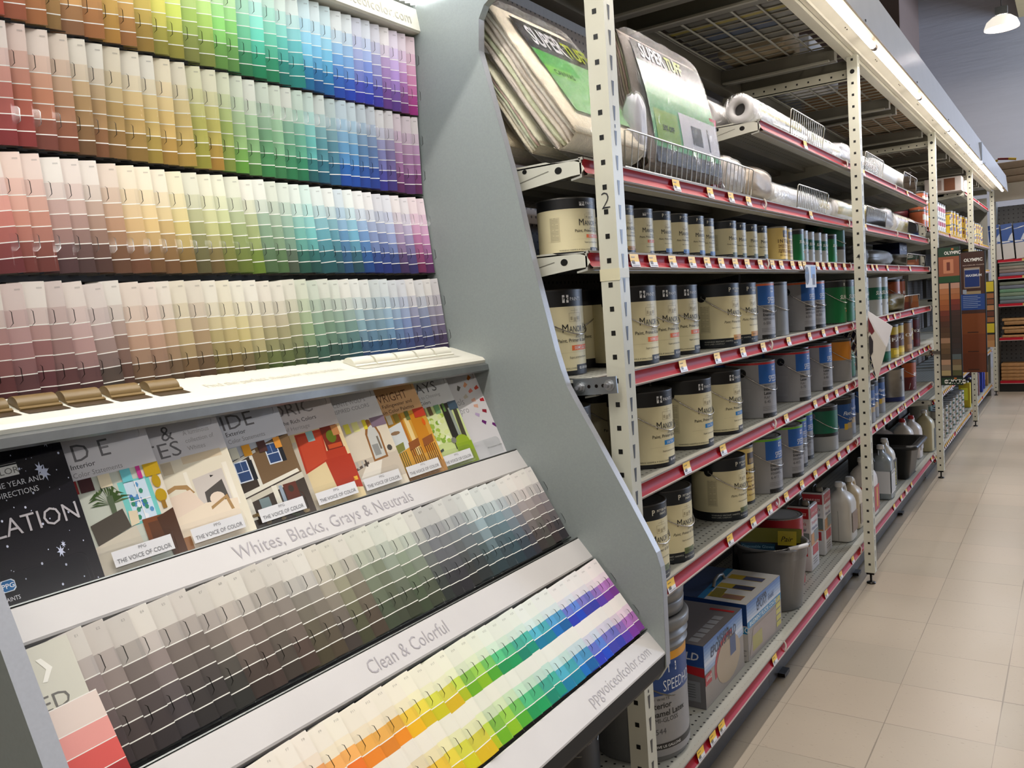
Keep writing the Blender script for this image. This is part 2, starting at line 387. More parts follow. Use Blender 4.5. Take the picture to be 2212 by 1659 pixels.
# ledge
lg = Slope((-1.190, 1.302), (-1.107, 1.278))
CREAM = (226, 223, 208)
b = MB()
b.prism([(-1.20, 1.304), (-1.190, 1.302), (-1.107, 1.278), (-1.101, 1.272), (-1.103, 1.266), (-1.20, 1.268)], 1, P0Y, P1Y, CREAM)
b.text('Find the perfect sheen for your project', lg.p(.815, .052, .0006), (0, 1, 0), (-lg.d[0], 0, -lg.d[1]), .026, (206, 202, 187), offset=-.004, width=.30)
ledge = dpart(b, 'title_ledge', satin)
b = MB()
b.prism([(-1.20, 1.268), (-1.103, 1.266), (-1.094, 1.262), (-1.092, 1.250), (-1.098, 1.246), (-1.110, 1.247), (-1.112, 1.256), (-1.20, 1.258)], 1, P0Y, P1Y, (150, 153, 153))
dpart(b, 'aluminium_rail', steel)
def bar(y0, y1, col, dark):
    b = MB(); L_ = y1-y0
    n = 8; pts = []
    for i in range(n+1):
        a = PI*i/n; pts.append(lg.xz(.026-.0155*math.cos(a), .0005+.013*math.sin(a)))
    b.prism(pts, 1, y0, y1, col, smooth=True)
    b.prism([lg.xz(.041, .0005), lg.xz(.041, .004), lg.xz(.047, .003), lg.xz(.047, .0005)], 1, y0, y1+.002, col)
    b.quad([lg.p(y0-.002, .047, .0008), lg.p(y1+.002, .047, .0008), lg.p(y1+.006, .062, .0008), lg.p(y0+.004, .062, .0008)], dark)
    dpart(b, 'sheen_sample_bar', satin, 'gold sample bar' if col[2] < 150 else 'cream sample bar')
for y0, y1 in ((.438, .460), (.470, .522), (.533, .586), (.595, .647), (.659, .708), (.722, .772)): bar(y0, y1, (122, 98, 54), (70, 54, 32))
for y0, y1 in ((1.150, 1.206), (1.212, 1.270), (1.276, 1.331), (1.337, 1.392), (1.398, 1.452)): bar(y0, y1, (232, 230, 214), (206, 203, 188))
# brochure tray back, title strips, base
b = MB()
b.quad([BR.p(P0Y, -.004, -.030), BR.p(P1Y, -.004, -.030), BR.p(P1Y, BR.len+.01, -.030), BR.p(P0Y, BR.len+.01, -.030)], (30, 31, 33))
b.quad([(-1.12, P0Y, 1.256), (-1.12, P1Y, 1.256), BR.p(P1Y, -.004, -.030), BR.p(P0Y, -.004, -.030)], (30, 31, 33))
dpart(b, 'brochure_tray', matte)
for s, txt, y0, wd, t, sz, nm in ((S1, 'Whites, Blacks, Grays & Neutrals', .744, .392, .033, .032, 'upper'), (S2, 'Clean & Colorful', .846, .186, .036, .033, 'lower'), (S3, 'ppgvoiceofcolor.com', 1.222, .246, .038, .031, 'bottom')):
    b = MB()
    b.prism([s.xz(-.001, -.03), s.xz(-.001, 0), s.xz(.001, .002), s.xz(s.len-.002, .002), s.xz(s.len+.001, 0), s.xz(s.len+.001, -.03)], 1, P0Y, P1Y, (208, 205, 203))
    b.text(txt, s.p(y0, t, .0026), (0, 1, 0), (-s.d[0], 0, -s.d[1]), sz, (170, 166, 170), offset=-.006, width=wd)
    dpart(b, 'title_strip', satin)
    if s is not S3:
        b = MB(); b.prism([s.xz(-.004, -.02), s.xz(-.004, .0015), s.xz(-.002, .0022), s.xz(-.001, -.02)], 1, P0Y, P1Y, (120, 122, 120)); dpart(b, 'aluminium_rail', steel)
b = MB()
b.prism([(-.745, .690), (-.712, .655), (-.703, .658), (-.705, .628), (-.716, .612), (-.80, .600), (-1.36, .600), (-1.36, .64), (-.80, .66)], 1, P0Y, P1Y, (28, 27, 25))
dpart(b, 'base_board', matte)

# ---- card pockets
def pocket(M, mb=None):
    b = mb or MB()
    for y0, y1, x1 in ((-.040, -.064, .0080), (-.118, -.143, .0075)):
        T = lambda p: M @ Vector(p) if mb else Vector(p)
        poly = [(-.003, y0, .0045), (x1-.003, y0, .0045), (x1, y0-.003, .0045), (x1, y1+.005, .0045), (x1-.005, y1, .0045), (-.003, y1, .0045)]
        b.add([T(p) for p in poly], [(0, 1, 2, 3, 4, 5)], (240, 242, 244), 0)
        ed = poly[1:5]
        wr = .0011; inn = [(ed[0][0], ed[0][1]-wr*.4), (ed[1][0]-wr, ed[1][1]), (ed[2][0]-wr, ed[2][1]+wr*.3), (ed[3][0], ed[3][1]+wr*.4)]
        for i in range(3):
            p, q = ed[i], ed[i+1]
            b.add([T((p[0], p[1], .0047)), T((q[0], q[1], .0047)), T((*inn[i+1], .0047)), T((*inn[i], .0047))], [(0, 1, 2, 3)], (90, 92, 92), 1)
    T = lambda p: M @ Vector(p) if mb else Vector(p)
    b.add([T(p) for p in ((-.003, -.176, .0045), (-.0026, -.176, .0045), (-.0026, -.04, .0045), (-.003, -.04, .0045))], [(0, 1, 2, 3)], (240, 242, 244), 0)
    b.add([T(p) for p in ((-.040, -.1755, .003), (0, -.1755, .003), (0, -.1735, .004), (-.040, -.1735, .004))], [(0, 1, 2, 3)], (90, 92, 92), 1)
    return b

# ---- colour cards
W_ = (240, 238, 230)
ANCH = [
 ([(168,45,42),(165,70,45),(160,78,42),(150,95,50),(146,98,48),(160,120,45),(150,130,35),(140,140,50),(95,145,60),(40,130,60),(0,118,85),(20,125,130),(0,95,150),(15,70,165),(30,45,175),(62,52,140),(105,50,140),(150,45,120)],
  [(225,130,105),(222,140,95),(225,150,95),(226,165,100),(235,185,110),(246,205,110),(250,225,110),(215,235,110),(150,225,120),(130,225,170),(120,225,205),(125,225,225),(130,205,235),(130,190,240),(150,180,240),(165,160,220),(190,150,215),(240,160,205)]),
 ([(140,22,32),(118,34,32),(125,40,38),(112,62,38),(108,60,28),(122,80,34),(140,104,36),(165,125,50),(140,128,40),(120,135,50),(90,145,45),(40,120,60),(0,95,65),(10,85,85),(15,70,110),(0,65,140),(22,45,130),(45,42,115),(60,30,85),(105,35,95)],
  [(214,120,115),(228,150,135),(222,130,100),(214,165,125),(226,185,130),(232,195,125),(238,205,135),(240,215,140),(222,218,120),(190,215,120),(185,220,160),(160,215,170),(120,205,180),(120,205,200),(125,190,210),(115,175,220),(130,160,220),(155,150,205),(180,150,195),(215,150,200)]),
 ([(72,22,34),(125,42,34),(82,46,44),(62,40,40),(92,52,28),(112,72,34),(98,76,26),(92,84,36),(88,110,24),(86,104,48),(60,80,66),(4,74,58),(18,74,78),(16,62,96),(0,52,125),(22,30,95),(60,40,90),(105,30,80)],
  [(196,130,132),(232,148,120),(202,162,150),(178,152,140),(196,154,122),(220,190,132),(205,192,120),(196,200,138),(176,190,128),(168,190,150),(140,190,170),(115,188,178),(105,172,190),(110,160,200),(135,165,210),(160,165,205),(190,165,200),(215,150,195)]),
 ([(46,28,34),(74,24,28),(58,32,32),(52,38,32),(84,56,36),(62,50,28),(88,68,26),(78,64,38),(66,76,28),(40,74,40),(34,66,54),(16,60,66),(20,54,78),(16,54,100),(26,44,96),(36,34,74),(48,34,58)],
  [(186,146,146),(158,108,104),(190,160,155),(176,150,146),(204,168,142),(182,156,120),(196,182,132),(212,200,134),(180,168,134),(150,164,118),(128,162,130),(138,172,160),(150,185,190),(128,165,190),(130,155,200),(134,140,178),(150,135,150)]),
 ([(52,42,42),(46,40,38),(28,26,24),(56,48,38),(60,50,40),(72,58,40),(58,56,46),(74,62,38),(60,66,48),(52,56,46),(30,34,34),(34,36,38),(38,56,64),(34,50,60),(40,42,56),(58,50,48),(44,40,42)],
  [(158,142,140),(170,156,150),(132,120,112),(176,166,156),(160,150,140),(150,146,140),(172,164,152),(150,150,124),(142,156,134),(150,162,150),(150,152,156),(120,128,134),(166,182,188),(148,174,184),(160,168,180),(170,160,158),(158,150,152)]),
 ([(225,95,100),(236,110,90),(240,130,90),(242,135,70),(240,120,40),(244,140,30),(250,165,5),(242,190,5),(236,210,10),(190,200,10),(110,180,20),(20,160,80),(0,140,110),(0,130,160),(0,100,190),(20,65,185),(50,60,180),(120,60,160),(150,50,150)],
  [(246,190,185),(248,195,180),(248,195,170),(250,195,150),(250,200,140),(250,205,120),(250,215,110),(248,225,90),(240,235,110),(200,230,110),(160,225,120),(120,220,160),(120,220,200),(120,215,220),(130,190,235),(140,170,235),(165,160,230),(210,160,220),(220,150,210)])]
def pick(lst, f):
    f = max(0, min(.9999, f))*(len(lst)-1); i = int(f); return mix(lst[i], lst[i+1], f-i)
def cname(c):
    import colorsys
    h, s, v = colorsys.rgb_to_hsv(*[x/255 for x in c]); h *= 360
    if s < .22: return ('black' if v < .16 else 'charcoal' if v < .25 else 'dark grey') if v < .45 else 'pale grey'
    pre = 'deep ' if v < .36 else 'bright ' if v > .8 and s > .7 else ''
    for lim, n in ((12, 'red'), (24, 'rust' if v < .75 else 'coral'), (38, 'brown' if v < .75 else 'orange'), (47, 'ochre' if v < .8 else 'amber'), (64, 'olive' if v < .75 else 'yellow'), (95, 'leaf green' if v > .5 else 'moss green'),
                   (150, 'green'), (178, 'sea green'), (200, 'teal'), (222, 'blue'), (250, 'indigo blue' if v < .7 else 'periwinkle'), (280, 'violet'), (315, 'purple'), (346, 'plum'), (361, 'red')):
        if h <= lim: return pre+n
ORD = ['', 'second', 'third', 'fourth', 'fifth', 'sixth', 'seventh', 'eighth', 'ninth', 'tenth', 'eleventh', 'twelfth', 'thirteenth', 'fourteenth', 'fifteenth', 'sixteenth', 'seventeenth', 'eighteenth', 'nineteenth', 'twentieth']
def ordn(i):
    if i == 0: return 'nearest'
    if i < 20: return ORD[i]+' card'
    n = i+1
    tens = {2: 'twenty', 3: 'thirty', 4: 'forty'}[n//10]
    return (tens+'-'+['', 'first', 'second', 'third', 'fourth', 'fifth', 'sixth', 'seventh', 'eighth', 'ninth'][n % 10] if n % 10 else {2: 'twentieth', 3: 'thirtieth', 4: 'fortieth'}[n//10])+' card'
RN = ['top row', 'second row', 'third row', 'fourth row', 'neutrals row', 'bright bottom row']
CW, CHT = .046, .1715
def card(row, k, NC):
    s = ROWS[row]; y = 1.5045-.02865*k+R.uniform(-.0022, .0022); f = 1-k/((NC-1) if row > 3 else 34)
    ff = f+R.uniform(-.035, .035)
    deep = pick(ANCH[row][0], ff); mid = pick(ANCH[row][1], ff); lum = R.uniform(.86, 1.06)
    mid = tuple(min(250, c*lum) for c in mid); deep = tuple(min(250, c*R.uniform(.9, 1.1)) for c in deep)
    if row == 5:
        cols = [mix(W_, mid, .10), mix(W_, mid, .25), mix(mid, deep, .35), deep, mix(W_, mid, .06), mix(W_, mid, .35), mix(mid, deep, .4), deep]
        cols[3] = tuple(c*.96 for c in deep); hs_ = [.032, .016, .018, .020, .026, .018, .020, .0215]; wl = {3, 7}
    else:
        t = R.uniform(-.10, .12); dk = R.uniform(-.06, .14)
        cols = [mix(W_, mid, .22+t), mix(W_, mid, .45+t), mix(W_, mid, .80), mix(mid, deep, .05+max(0, dk)), mix(mid, deep, .28+dk), mix(mid, deep, .74), deep]
        if row == 4: cols = [mix(W_, mid, .30+t), mix(W_, mid, .62+t), mix(mid, deep, .05+max(0, dk)), mix(mid, deep, .30+dk), mix(mid, deep, .52+dk), mix(mid, deep, .80), deep]
        hs_ = [.0375, .0235]+[.0221]*5; wl = {2, 3, 4, 5, 6}
    cols = [tuple(round(v) for v in c) for c in cols]
    b = MB(); z = .0006; yy = 0; w0 = -CW
    for i, (c, hh) in enumerate(zip(cols, hs_)):
        y1 = yy-hh
        if i in wl:
            b.quad([(w0, yy-.0015, z), (0, yy-.0015, z), (0, yy, z), (w0, yy, z)], (246, 245, 238)); top = yy-.0015
        else: top = yy
        if i == 0:
            b.quad([(w0, y1, z), (0, y1, z), (0, yy-.003, z), (-.001, yy-.001, z), (-.003, yy, z), (w0+.003, yy, z), (w0, yy-.003, z)], c)
        else: b.quad([(w0, y1, z), (0, y1, z), (0, top, z), (w0, top, z)], c)
        yy = y1
    b.quad([(w0, yy, 0), (w0, 0, 0), (0, 0, 0), (0, yy, 0)], (236, 234, 226))
    b.quad([(0, yy, 0), (0, -.003, 0), (0, -.003, z), (0, yy, z)], (236, 234, 226)); b.quad([(w0, yy, 0), (0, yy, 0), (0, yy, z), (w0, yy, z)], (236, 234, 226))
    if row in (4, 5):
        code = ('E' if row == 4 else 'F')+str(NC-k)
        b.text(code, (-.0105, -.0105, z+.0002), (1, 0, 0), (0, 1, 0), .0046, tuple(c*.72 for c in cols[0]))
    else: b.quad([(-.0105, -.0105, z+.0002), (-.0035, -.0105, z+.0002), (-.0035, -.0082, z+.0002), (-.0105, -.0082, z+.0002)], tuple(c*.86 for c in cols[0]))
    roll = R.uniform(-.010, .010)
    if R.random() < .10: roll += R.choice((-.035, .03, .045))
    o = b.build('colour_card', card_m)
    o.matrix_world = s.frame(y, R.uniform(-.0015, .002), R.uniform(0, .0015), .48+R.uniform(-.04, .04), roll)
    where = {0: 'against the grey end panel in the', }.get(k, '')
    if k == 0: lab = f'{cname(deep)} colour card against the right end panel, {RN[row]}'
    else: lab = f'{cname(deep)} colour card, {ordn(k)} from the right end of the {RN[row]}'
    tag(o, lab, 'paint colour card', 'colour cards in the '+RN[row])
NCARDS = {0: 40, 1: 40, 2: 40, 3: 40, 4: 36, 5: 32}
rest = MB(); npk = 0
for row in (5, 4, 3, 2, 1, 0):
    for k in range(NCARDS[row]):
        card(row, k, 36 if row > 3 else 40) 
        y = 1.5045-.02865*k; M = ROWS[row].frame(y, 0, 0, .48)
        if npk < 100: dpart(pocket(None), 'card_pocket', [clearp, edgep], M=M); npk += 1
        else: pocket(M, rest)
o = dpart(rest, 'card_pocket', [clearp, edgep]); o['kind'] = 'stuff'
# ------------------------------------------------------------------ brochures
class Brush:
    """draws flat print on a brochure face; x -W..0, y -H..0"""
    def __init__(s, b, z): s.b = b; s.z = z; s.k = 0
    def q(s, x0, y0, x1, y1, c): s.k += 1; z = s.z+s.k*.00002; s.b.quad([(x0, y0, z), (x1, y0, z), (x1, y1, z), (x0, y1, z)], c)
    def poly(s, pts, c): s.k += 1; z = s.z+s.k*.00002; s.b.quad([(x, y, z) for x, y in pts], c)
    def disc(s, x, y, rx_, ry_, c, n=14): s.poly([(x+rx_*math.cos(2*PI*i/n), y+ry_*math.sin(2*PI*i/n)) for i in range(n)], c)
    def t(s, txt, x, y, size, c, off=-.003, shear=0, width=None): s.k += 1; s.b.text(txt, (x, y, s.z+s.k*.00002), (1, 0, 0), (0, 1, 0), size, c, offset=off, shear=shear, width=width)
BH, BW = .207, .150
def sw(p, y, items):
    for x0, x1, c in items: p.q(x0, y, x1, y+.019, c)
def art_dark(p):
    p.q(-BW, -BH, 0, 0, (24, 23, 30))
    for i in range(60):
        x, y = R.uniform(-BW, -.004), R.uniform(-BH, -.004); r = R.choice((.0005, .0008, .0014)); p.disc(x, y, r, r*1.4, (200, 205, 225), 5)
    for x, y, r in ((-.018, -.012, .004), (-.034, -.045, .006), (-.030, -.052, .007), (-.035, -.150, .003), (-.040, -.158, .005)):
        p.poly([(x+r*(1 if i % 2 else .4)*math.cos(i*PI/7), y+1.7*r*(1 if i % 2 else .4)*math.sin(i*PI/7)) for i in range(14)], (205, 212, 235))
    p.q(-BW, -.046, -.058, -.032, (228, 226, 220)); p.t('OLOR', -.090, -.043, .012, (110, 108, 104), off=0)
    p.t('OF THE YEAR AND', -.108, -.060, .0105, (225, 225, 228), off=0, width=.076); p.t('GN DIRECTIONS', -.108, -.073, .0105, (225, 225, 228), off=0, width=.066)
    p.t('LATION', -.106, -.122, .034, (186, 182, 186), width=.100, off=-.002)
    p.poly([(-.116+x, -.188+y) for x, y in ((0, .003), (.003, 0), (.014, 0), (.017, .003), (.017, .012), (.014, .015), (.003, .015), (0, .012))], (225, 235, 245))
    p.poly([(-.115+x, -.187+y) for x, y in ((0, .003), (.003, 0), (.012, 0), (.015, .003), (.015, .010), (.012, .013), (.003, .013), (0, .010))], (40, 110, 170))
    p.t('PPG', -.1145, -.1835, .0085, (245, 248, 250), off=.012, width=.014); p.t('PAINTS', -.116, -.200, .0075, (225, 225, 228), off=.004, width=.018)
def head(p, c=(226, 224, 226)): p.q(-BW, -BH, 0, 0, (222, 214, 198)); p.q(-BW, -.068, 0, 0, c)
INK = (92, 90, 94)
def art_inside(p):
    head(p); p.t('I D E', -.126, -.042, .036, (120, 118, 120), width=.07); p.t('Interior', -.113, -.052, .0105, (60, 58, 60), off=0); p.t('Color Statements', -.113, -.0645, .0105, (150, 148, 150), width=.066)
    p.q(-BW, -BH, 0, -.068, (196, 202, 190))
    p.q(-.030, -.165, .0, -.075, (224, 216, 200)); p.q(-.062, -.150, -.018, -.085, (120, 205, 200)); p.q(-.054, -.146, -.024, -.088, (205, 225, 240))
    for i in range(22): p.disc(R.uniform(-.052, -.026), R.uniform(-.144, -.09), .003, .004, R.choice(((70, 120, 190), (235, 240, 245), (90, 150, 200), (60, 140, 110))), 6)
    p.q(-.040, -.146, -.0385, -.088, (240, 240, 240)); p.q(-.054, -.117, -.024, -.1155, (240, 240, 240))
    for i in range(16):
        a = PI*(.05+.9*i/15); x, y = -.078, -.112; L_ = R.uniform(.022, .034)
        p.poly([(x, y), (x+L_*.6*math.cos(a)-.001, y+L_*.9*math.sin(a)), (x+L_*math.cos(a), y+L_*.55*math.sin(a)), (x+L_*.6*math.cos(a)+.001, y+L_*.8*math.sin(a)-.002)], R.choice(((60, 84, 40), (88, 108, 60), (44, 64, 34))))
    p.poly([(-.080, -.135), (-.074, -.135), (-.073, -.100), (-.081, -.100)], (90, 104, 80))
    p.poly([(-.110, -.164), (-.062, -.150), (-.066, -.122), (-.112, -.134)], (78, 72, 64)); p.poly([(-.115, -BH), (-.05, -BH), (-.056, -.15), (-.115, -.165)], (206, 198, 180))
    p.poly([(-.062, -.150), (-.050, -.148), (-.048, -.13), (-.060, -.128)], (222, 208, 178)); p.q(-.046, -.185, -.006, -.145, (120, 66, 32)); p.q(-.040, -.178, -.022, -.152, (92, 54, 30)); p.poly([(-.020, -BH), (0, -BH), (0, -.140), (-.026, -.148)], (74, 44, 26))
    p.disc(-.010, -.118, .008, .010, (184, 150, 26)); p.disc(-.010, -.096, .006, .010, (184, 150, 26)); p.q(-.013, -.138, -.007, -.126, (150, 110, 40))
    sw(p, -.087, ((-.124, -.112, (140, 30, 34)), (-.110, -.092, (66, 32, 36)), (-.084, -.068, (232, 220, 190)), (-.054, -.040, (110, 195, 205)), (-.032, -.026, (190, 60, 140)), (-.022, 0, (190, 155, 30))))
def art_whites(p):
    head(p); p.t('S  &', -.126, -.036, .034, (120, 118, 120), width=.052); p.t('TES', -.130, -.062, .034, (120, 118, 120), width=.060)
    for i, t in enumerate(('A luminous', 'collection of', 'Whites')): p.t(t, -.060, -.034-.0125*i, .0105, (175, 172, 172), width=(.042, .046, .028)[i])
    p.q(-BW, -BH, 0, -.068, (234, 226, 204)); p.q(-.075, -.078, -.012, -.066, (224, 206, 176)); sw(p, -.088, ((-.128, -.110, (206, 192, 166)), (-.108, -.092, (206, 192, 166))))
    p.poly([(-.070, -.155), (-.020, -.150), (-.020, -.098), (-.070, -.104)], (212, 204, 196)); p.poly([(-.060, -.150), (-.024, -.148), (-.026, -.115), (-.058, -.128)], (84, 80, 76)); p.poly([(-.042, -.104), (-.036, -.106), (-.042, -.108)], (40, 36, 34))
    p.q(-.018, -.16, -.010, -.09, (244, 238, 222)); p.q(-.080, -.16, -.074, -.09, (244, 238, 222))
    p.poly([(-.126, -.130), (-.118, -.112), (-.098, -.106), (-.080, -.110), (-.072, -.124), (-.078, -.126), (-.084, -.116), (-.098, -.112), (-.112, -.117), (-.118, -.130)], (176, 140, 92))
    p.poly([(-.118, -.160), (-.062, -.150), (-.078, -.118), (-.112, -.122)], (236, 216, 196)); p.poly([(-.125, -BH), (-.02, -BH), (-.012, -.150), (-.062, -.144), (-.125, -.158)], (240, 224, 200))
    p.disc(-.042, -.142, .012, .010, (238, 220, 200)); p.poly([(-.056, -.152), (-.026, -.140), (-.022, -.165), (-.027, -.165), (-.030, -.146), (-.056, -.157)], (176, 140, 92)); p.q(-.120, -BH, -.1, -.185, (170, 120, 80))
def house(p):
    head(p, (222, 224, 230)); p.t('SIDE', -.126, -.036, .036, (120, 118, 120), width=.076); p.t('Exterior', -.105, -.047, .0105, (60, 58, 60), off=0); p.t('Color Statements', -.105, -.0595, .0105, (150, 148, 150), width=.066)
    p.q(-BW, -BH, 0, -.066, (62, 52, 44)); p.poly([(-BW, -.066), (-.02, -.066), (-BW, -.098)], (180, 186, 196)); p.poly([(-.078, -.078), (0, -.066), (0, -.135), (-.078, -.14)], (118, 94, 66))
    p.poly([(-BW, -.100), (-.066, -.078), (-.066, -.083), (-BW, -.105)], (226, 224, 212)); p.q(-.080, -.145, -.074, -.080, (226, 224, 212))
    for x, y in ((-.108, -.125), (-.048, -.108)):
        p.q(x-.002, y-.002, x+.022, y+.034, (214, 224, 236)); p.q(x, y, x+.020, y+.032, (52, 76, 120)); p.q(x, y+.015, x+.020, y+.0165, (214, 224, 236)); p.q(x+.0095, y+.0165, x+.0105, y+.032, (150, 170, 200))
        p.q(x+.0225, y-.002, x+.030, y+.032, (36, 40, 46))
    p.poly([(-BW, -.150), (-.006, -.128), (-.004, -.134), (-BW, -.158)], (232, 228, 212)); p.poly([(-BW, -.160), (0, -.136), (0, -.146), (-BW, -.168)], (206, 200, 182))
    p.q(-.112, -.19, -.102, -.155, (232, 228, 212)); p.q(-.062, -.18, -.053, -.145, (232, 228, 212)); p.q(-.090, -.185, -.072, -.160, (120, 138, 140)); p.q(-.042, -.178, -.018, -.148, (96, 46, 34)); p.disc(-.030, -.158, .005, .006, (60, 50, 40)); p.q(-.050, -.178, -.044, -.148, (150, 165, 180))
    for i in range(26): p.disc(R.uniform(-.124, -.002), R.uniform(-BH+.004, -.181), .005, .003, R.choice(((70, 84, 50), (120, 100, 66), (52, 66, 40), (150, 128, 90))), 6)
    sw(p, -.086, ((-.125, -.112, (150, 118, 70)), (-.109, -.095, (225, 224, 205)), (-.087, -.073, (235, 165, 50)), (-.060, -.045, (80, 52, 48)), (-.030, -.018, (222, 150, 60))))
def art_red(p):
    head(p, (222, 216, 216)); p.t('ORIC', -.124, -.032, .034, (140, 134, 134), width=.084); p.t('The Rich Colors', -.112, -.047, .0105, (60, 58, 60), off=0, width=.072); p.t('of Heritage', -.108, -.0595, .0105, (165, 160, 160), width=.05)
    p.q(-BW, -BH, 0, -.066, (226, 206, 160)); p.q(-.130, -BH, -.096, -.08, (206, 196, 176)); p.poly([(-.098, -.140), (-.046, -.126), (-.040, -.068), (-.094, -.068)], (184, 62, 38)); p.poly([(-.094, -.136), (-.049, -.124), (-.044, -.073), (-.090, -.073)], (196, 74, 46))
    p.q(-.042, -.110, -.008, -.066, (120, 44, 30)); p.disc(-.025, -.086, .010, .012, (96, 112, 30)); p.q(-.038, -.108, -.010, -.100, (196, 80, 40)); p.q(-.046, -.125, -.006, -.110, (180, 60, 36)); p.poly([(-.050, -.18), (0, -.19), (0, -.125), (-.054, -.125)], (176, 56, 34)); p.q(-.012, -.175, -.004, -.168, (230, 180, 60))
    sw(p, -.086, ((-.118, -.104, (160, 116, 70)), (-.072, -.058, (150, 190, 190)), (-.02, -.006, (190, 130, 80))))
def art_wolf(p):
    head(p, (228, 228, 230)); p.t('R', -.134, -.034, .034, (110, 108, 112)); p.t('S', -.130, -.062, .034, (110, 108, 112)); p.t("VICENTE WOLF'S", -.108, -.032, .0108, (150, 148, 150), width=.082, off=-.002); p.t('INSPIRED COLORS', -.108, -.0445, .0108, (150, 148, 150), width=.086, off=-.002)
    p.q(-BW, -BH, 0, -.068, (226, 216, 196)); p.q(-BW, -.19, 0, -.14, (206, 194, 176)); p.poly([(-.058, -.150), (-.055, -.095), (-.047, -.078), (-.036, -.074), (-.026, -.082), (-.022, -.100), (-.024, -.148)], (150, 104, 60)); p.poly([(-.054, -.146), (-.051, -.098), (-.044, -.084), (-.036, -.080), (-.029, -.088), (-.026, -.102), (-.028, -.144)], (206, 208, 204)); p.q(-.050, -.140, -.036, -.118, (150, 152, 150)); p.q(-.034, -.130, -.030, -.104, (120, 110, 96)); p.disc(-.04, -.073, .006, .005, (150, 104, 60), 8)
    p.poly([(-.105, -.18), (-.055, -.175), (-.040, -.150), (-.075, -.150)], (236, 230, 218)); p.poly([(-.110, -.155), (-.070, -.146), (-.070, -.151), (-.110, -.160)], (96, 84, 76))
    for x in (-.105, -.097, -.086, -.078): p.q(x, -.155, x+.004, -.142, R.choice(((70, 62, 56), (190, 186, 180), (110, 100, 90))))
    p.q(-.020, -.142, -.004, -.138, (220, 210, 190)); p.disc(-.014, -.132, .006, .006, (80, 76, 72), 8)
    sw(p, -.086, ((-.110, -.100, (200, 176, 120)), (-.094, -.082, (240, 232, 90)), (-.076, -.062, (238, 236, 160)), (-.052, -.044, (225, 210, 60)), (-.034, 0, (130, 112, 130))))
def art_wright(p):
    head(p, (234, 188, 138)); p.t('D WRIGHT', -.130, -.040, .026, (120, 84, 62), width=.104); p.t('The Fallingwater and', -.116, -.0515, .0105, (60, 40, 28), off=.002, width=.096); p.t('Taliesin Color Palettes', -.120, -.0635, .0105, (60, 40, 28), off=.002, width=.100)
    p.q(-BW, -BH, 0, -.068, (214, 160, 60)); p.poly([(-.112, -.150), (-.062, -.138), (-.062, -.085), (-.112, -.095)], (220, 226, 228)); p.q(-.056, -.16, -.046, -.08, (240, 214, 150)); p.q(-.040, -.16, -.010, -.075, (206, 136, 30)); p.q(-.066, -.16, -.060, -.07, (190, 120, 40)); p.disc(-.088, -.105, .012, .004, (150, 120, 90), 8)
    for x0 in (-.108, -.070, -.034):
        c = (134, 138, 70) if x0 < -.1 else (146, 84, 36)
        p.poly([(x0, -.148), (x0+.028, -.142), (x0+.030, -.126), (x0+.002, -.131)], c)
        for i in range(6): p.q(x0+.001+i*.005, -.185, x0+.003+i*.005, -.145, tuple(v*.7 for v in c))
    p.q(-BW, -BH, 0, -.183, (176, 128, 70)); sw(p, -.086, ((-.116, -.104, (226, 196, 60)), (-.096, -.084, (236, 228, 206)), (-.078, -.066, (160, 140, 60)), (-.050, -.040, (110, 116, 60)), (-.028, 0, (190, 62, 40)))); p.disc(-.012, -.098, .004, .008, (226, 100, 20), 8)
def art_ways(p):
    head(p, (226, 228, 230)); p.t('WAYS', -.126, -.036, .032, (110, 110, 114), width=.092); p.t('r Guide to Choosing', -.118, -.0485, .0105, (160, 160, 162), width=.086); p.t('terior Colors', -.118, -.0605, .0105, (50, 50, 52), off=.002, width=.054)
    p.q(-BW, -BH, 0, -.068, (206, 222, 150)); p.q(-.112, -.150, -.046, -.085, (226, 236, 180))
    for i in range(40): p.disc(R.uniform(-.11, -.05), R.uniform(-.148, -.088), .006, .005, R.choice(((170, 200, 80), (222, 234, 160), (140, 180, 60), (240, 246, 220))), 7)
    p.poly([(-.046, -.17), (-.028, -.17), (-.022, -.068), (-.044, -.068)], (38, 36, 30)); p.poly([(-.020, -.17), (-.008, -.17), (-.004, -.068), (-.014, -.068)], (70, 66, 50)); p.q(-.028, -.17, -.020, -.08, (150, 160, 150))
    p.disc(-.024, -.160, .020, .018, (150, 178, 30)); p.q(-.044, -.185, 0, -.160, (140, 170, 26)); p.disc(-.045, -.150, .007, .007, (130, 130, 120), 8); p.q(-BW, -BH, 0, -.180, (138, 158, 60)); p.poly([(-.112, -.168), (-.080, -.160), (-.080, -.165), (-.112, -.174)], (60, 70, 70)); p.disc(-.100, -.157, .010, .006, (70, 120, 40), 8)
    sw(p, -.086, ((-.112, -.100, (70, 40, 38)), (-.098, -.086, (160, 140, 110)), (-.080, -.070, (110, 90, 60)), (-.062, -.048, (110, 160, 110)), (-.040, -.034, (90, 130, 60)), (-.024, 0, (62, 82, 100))))
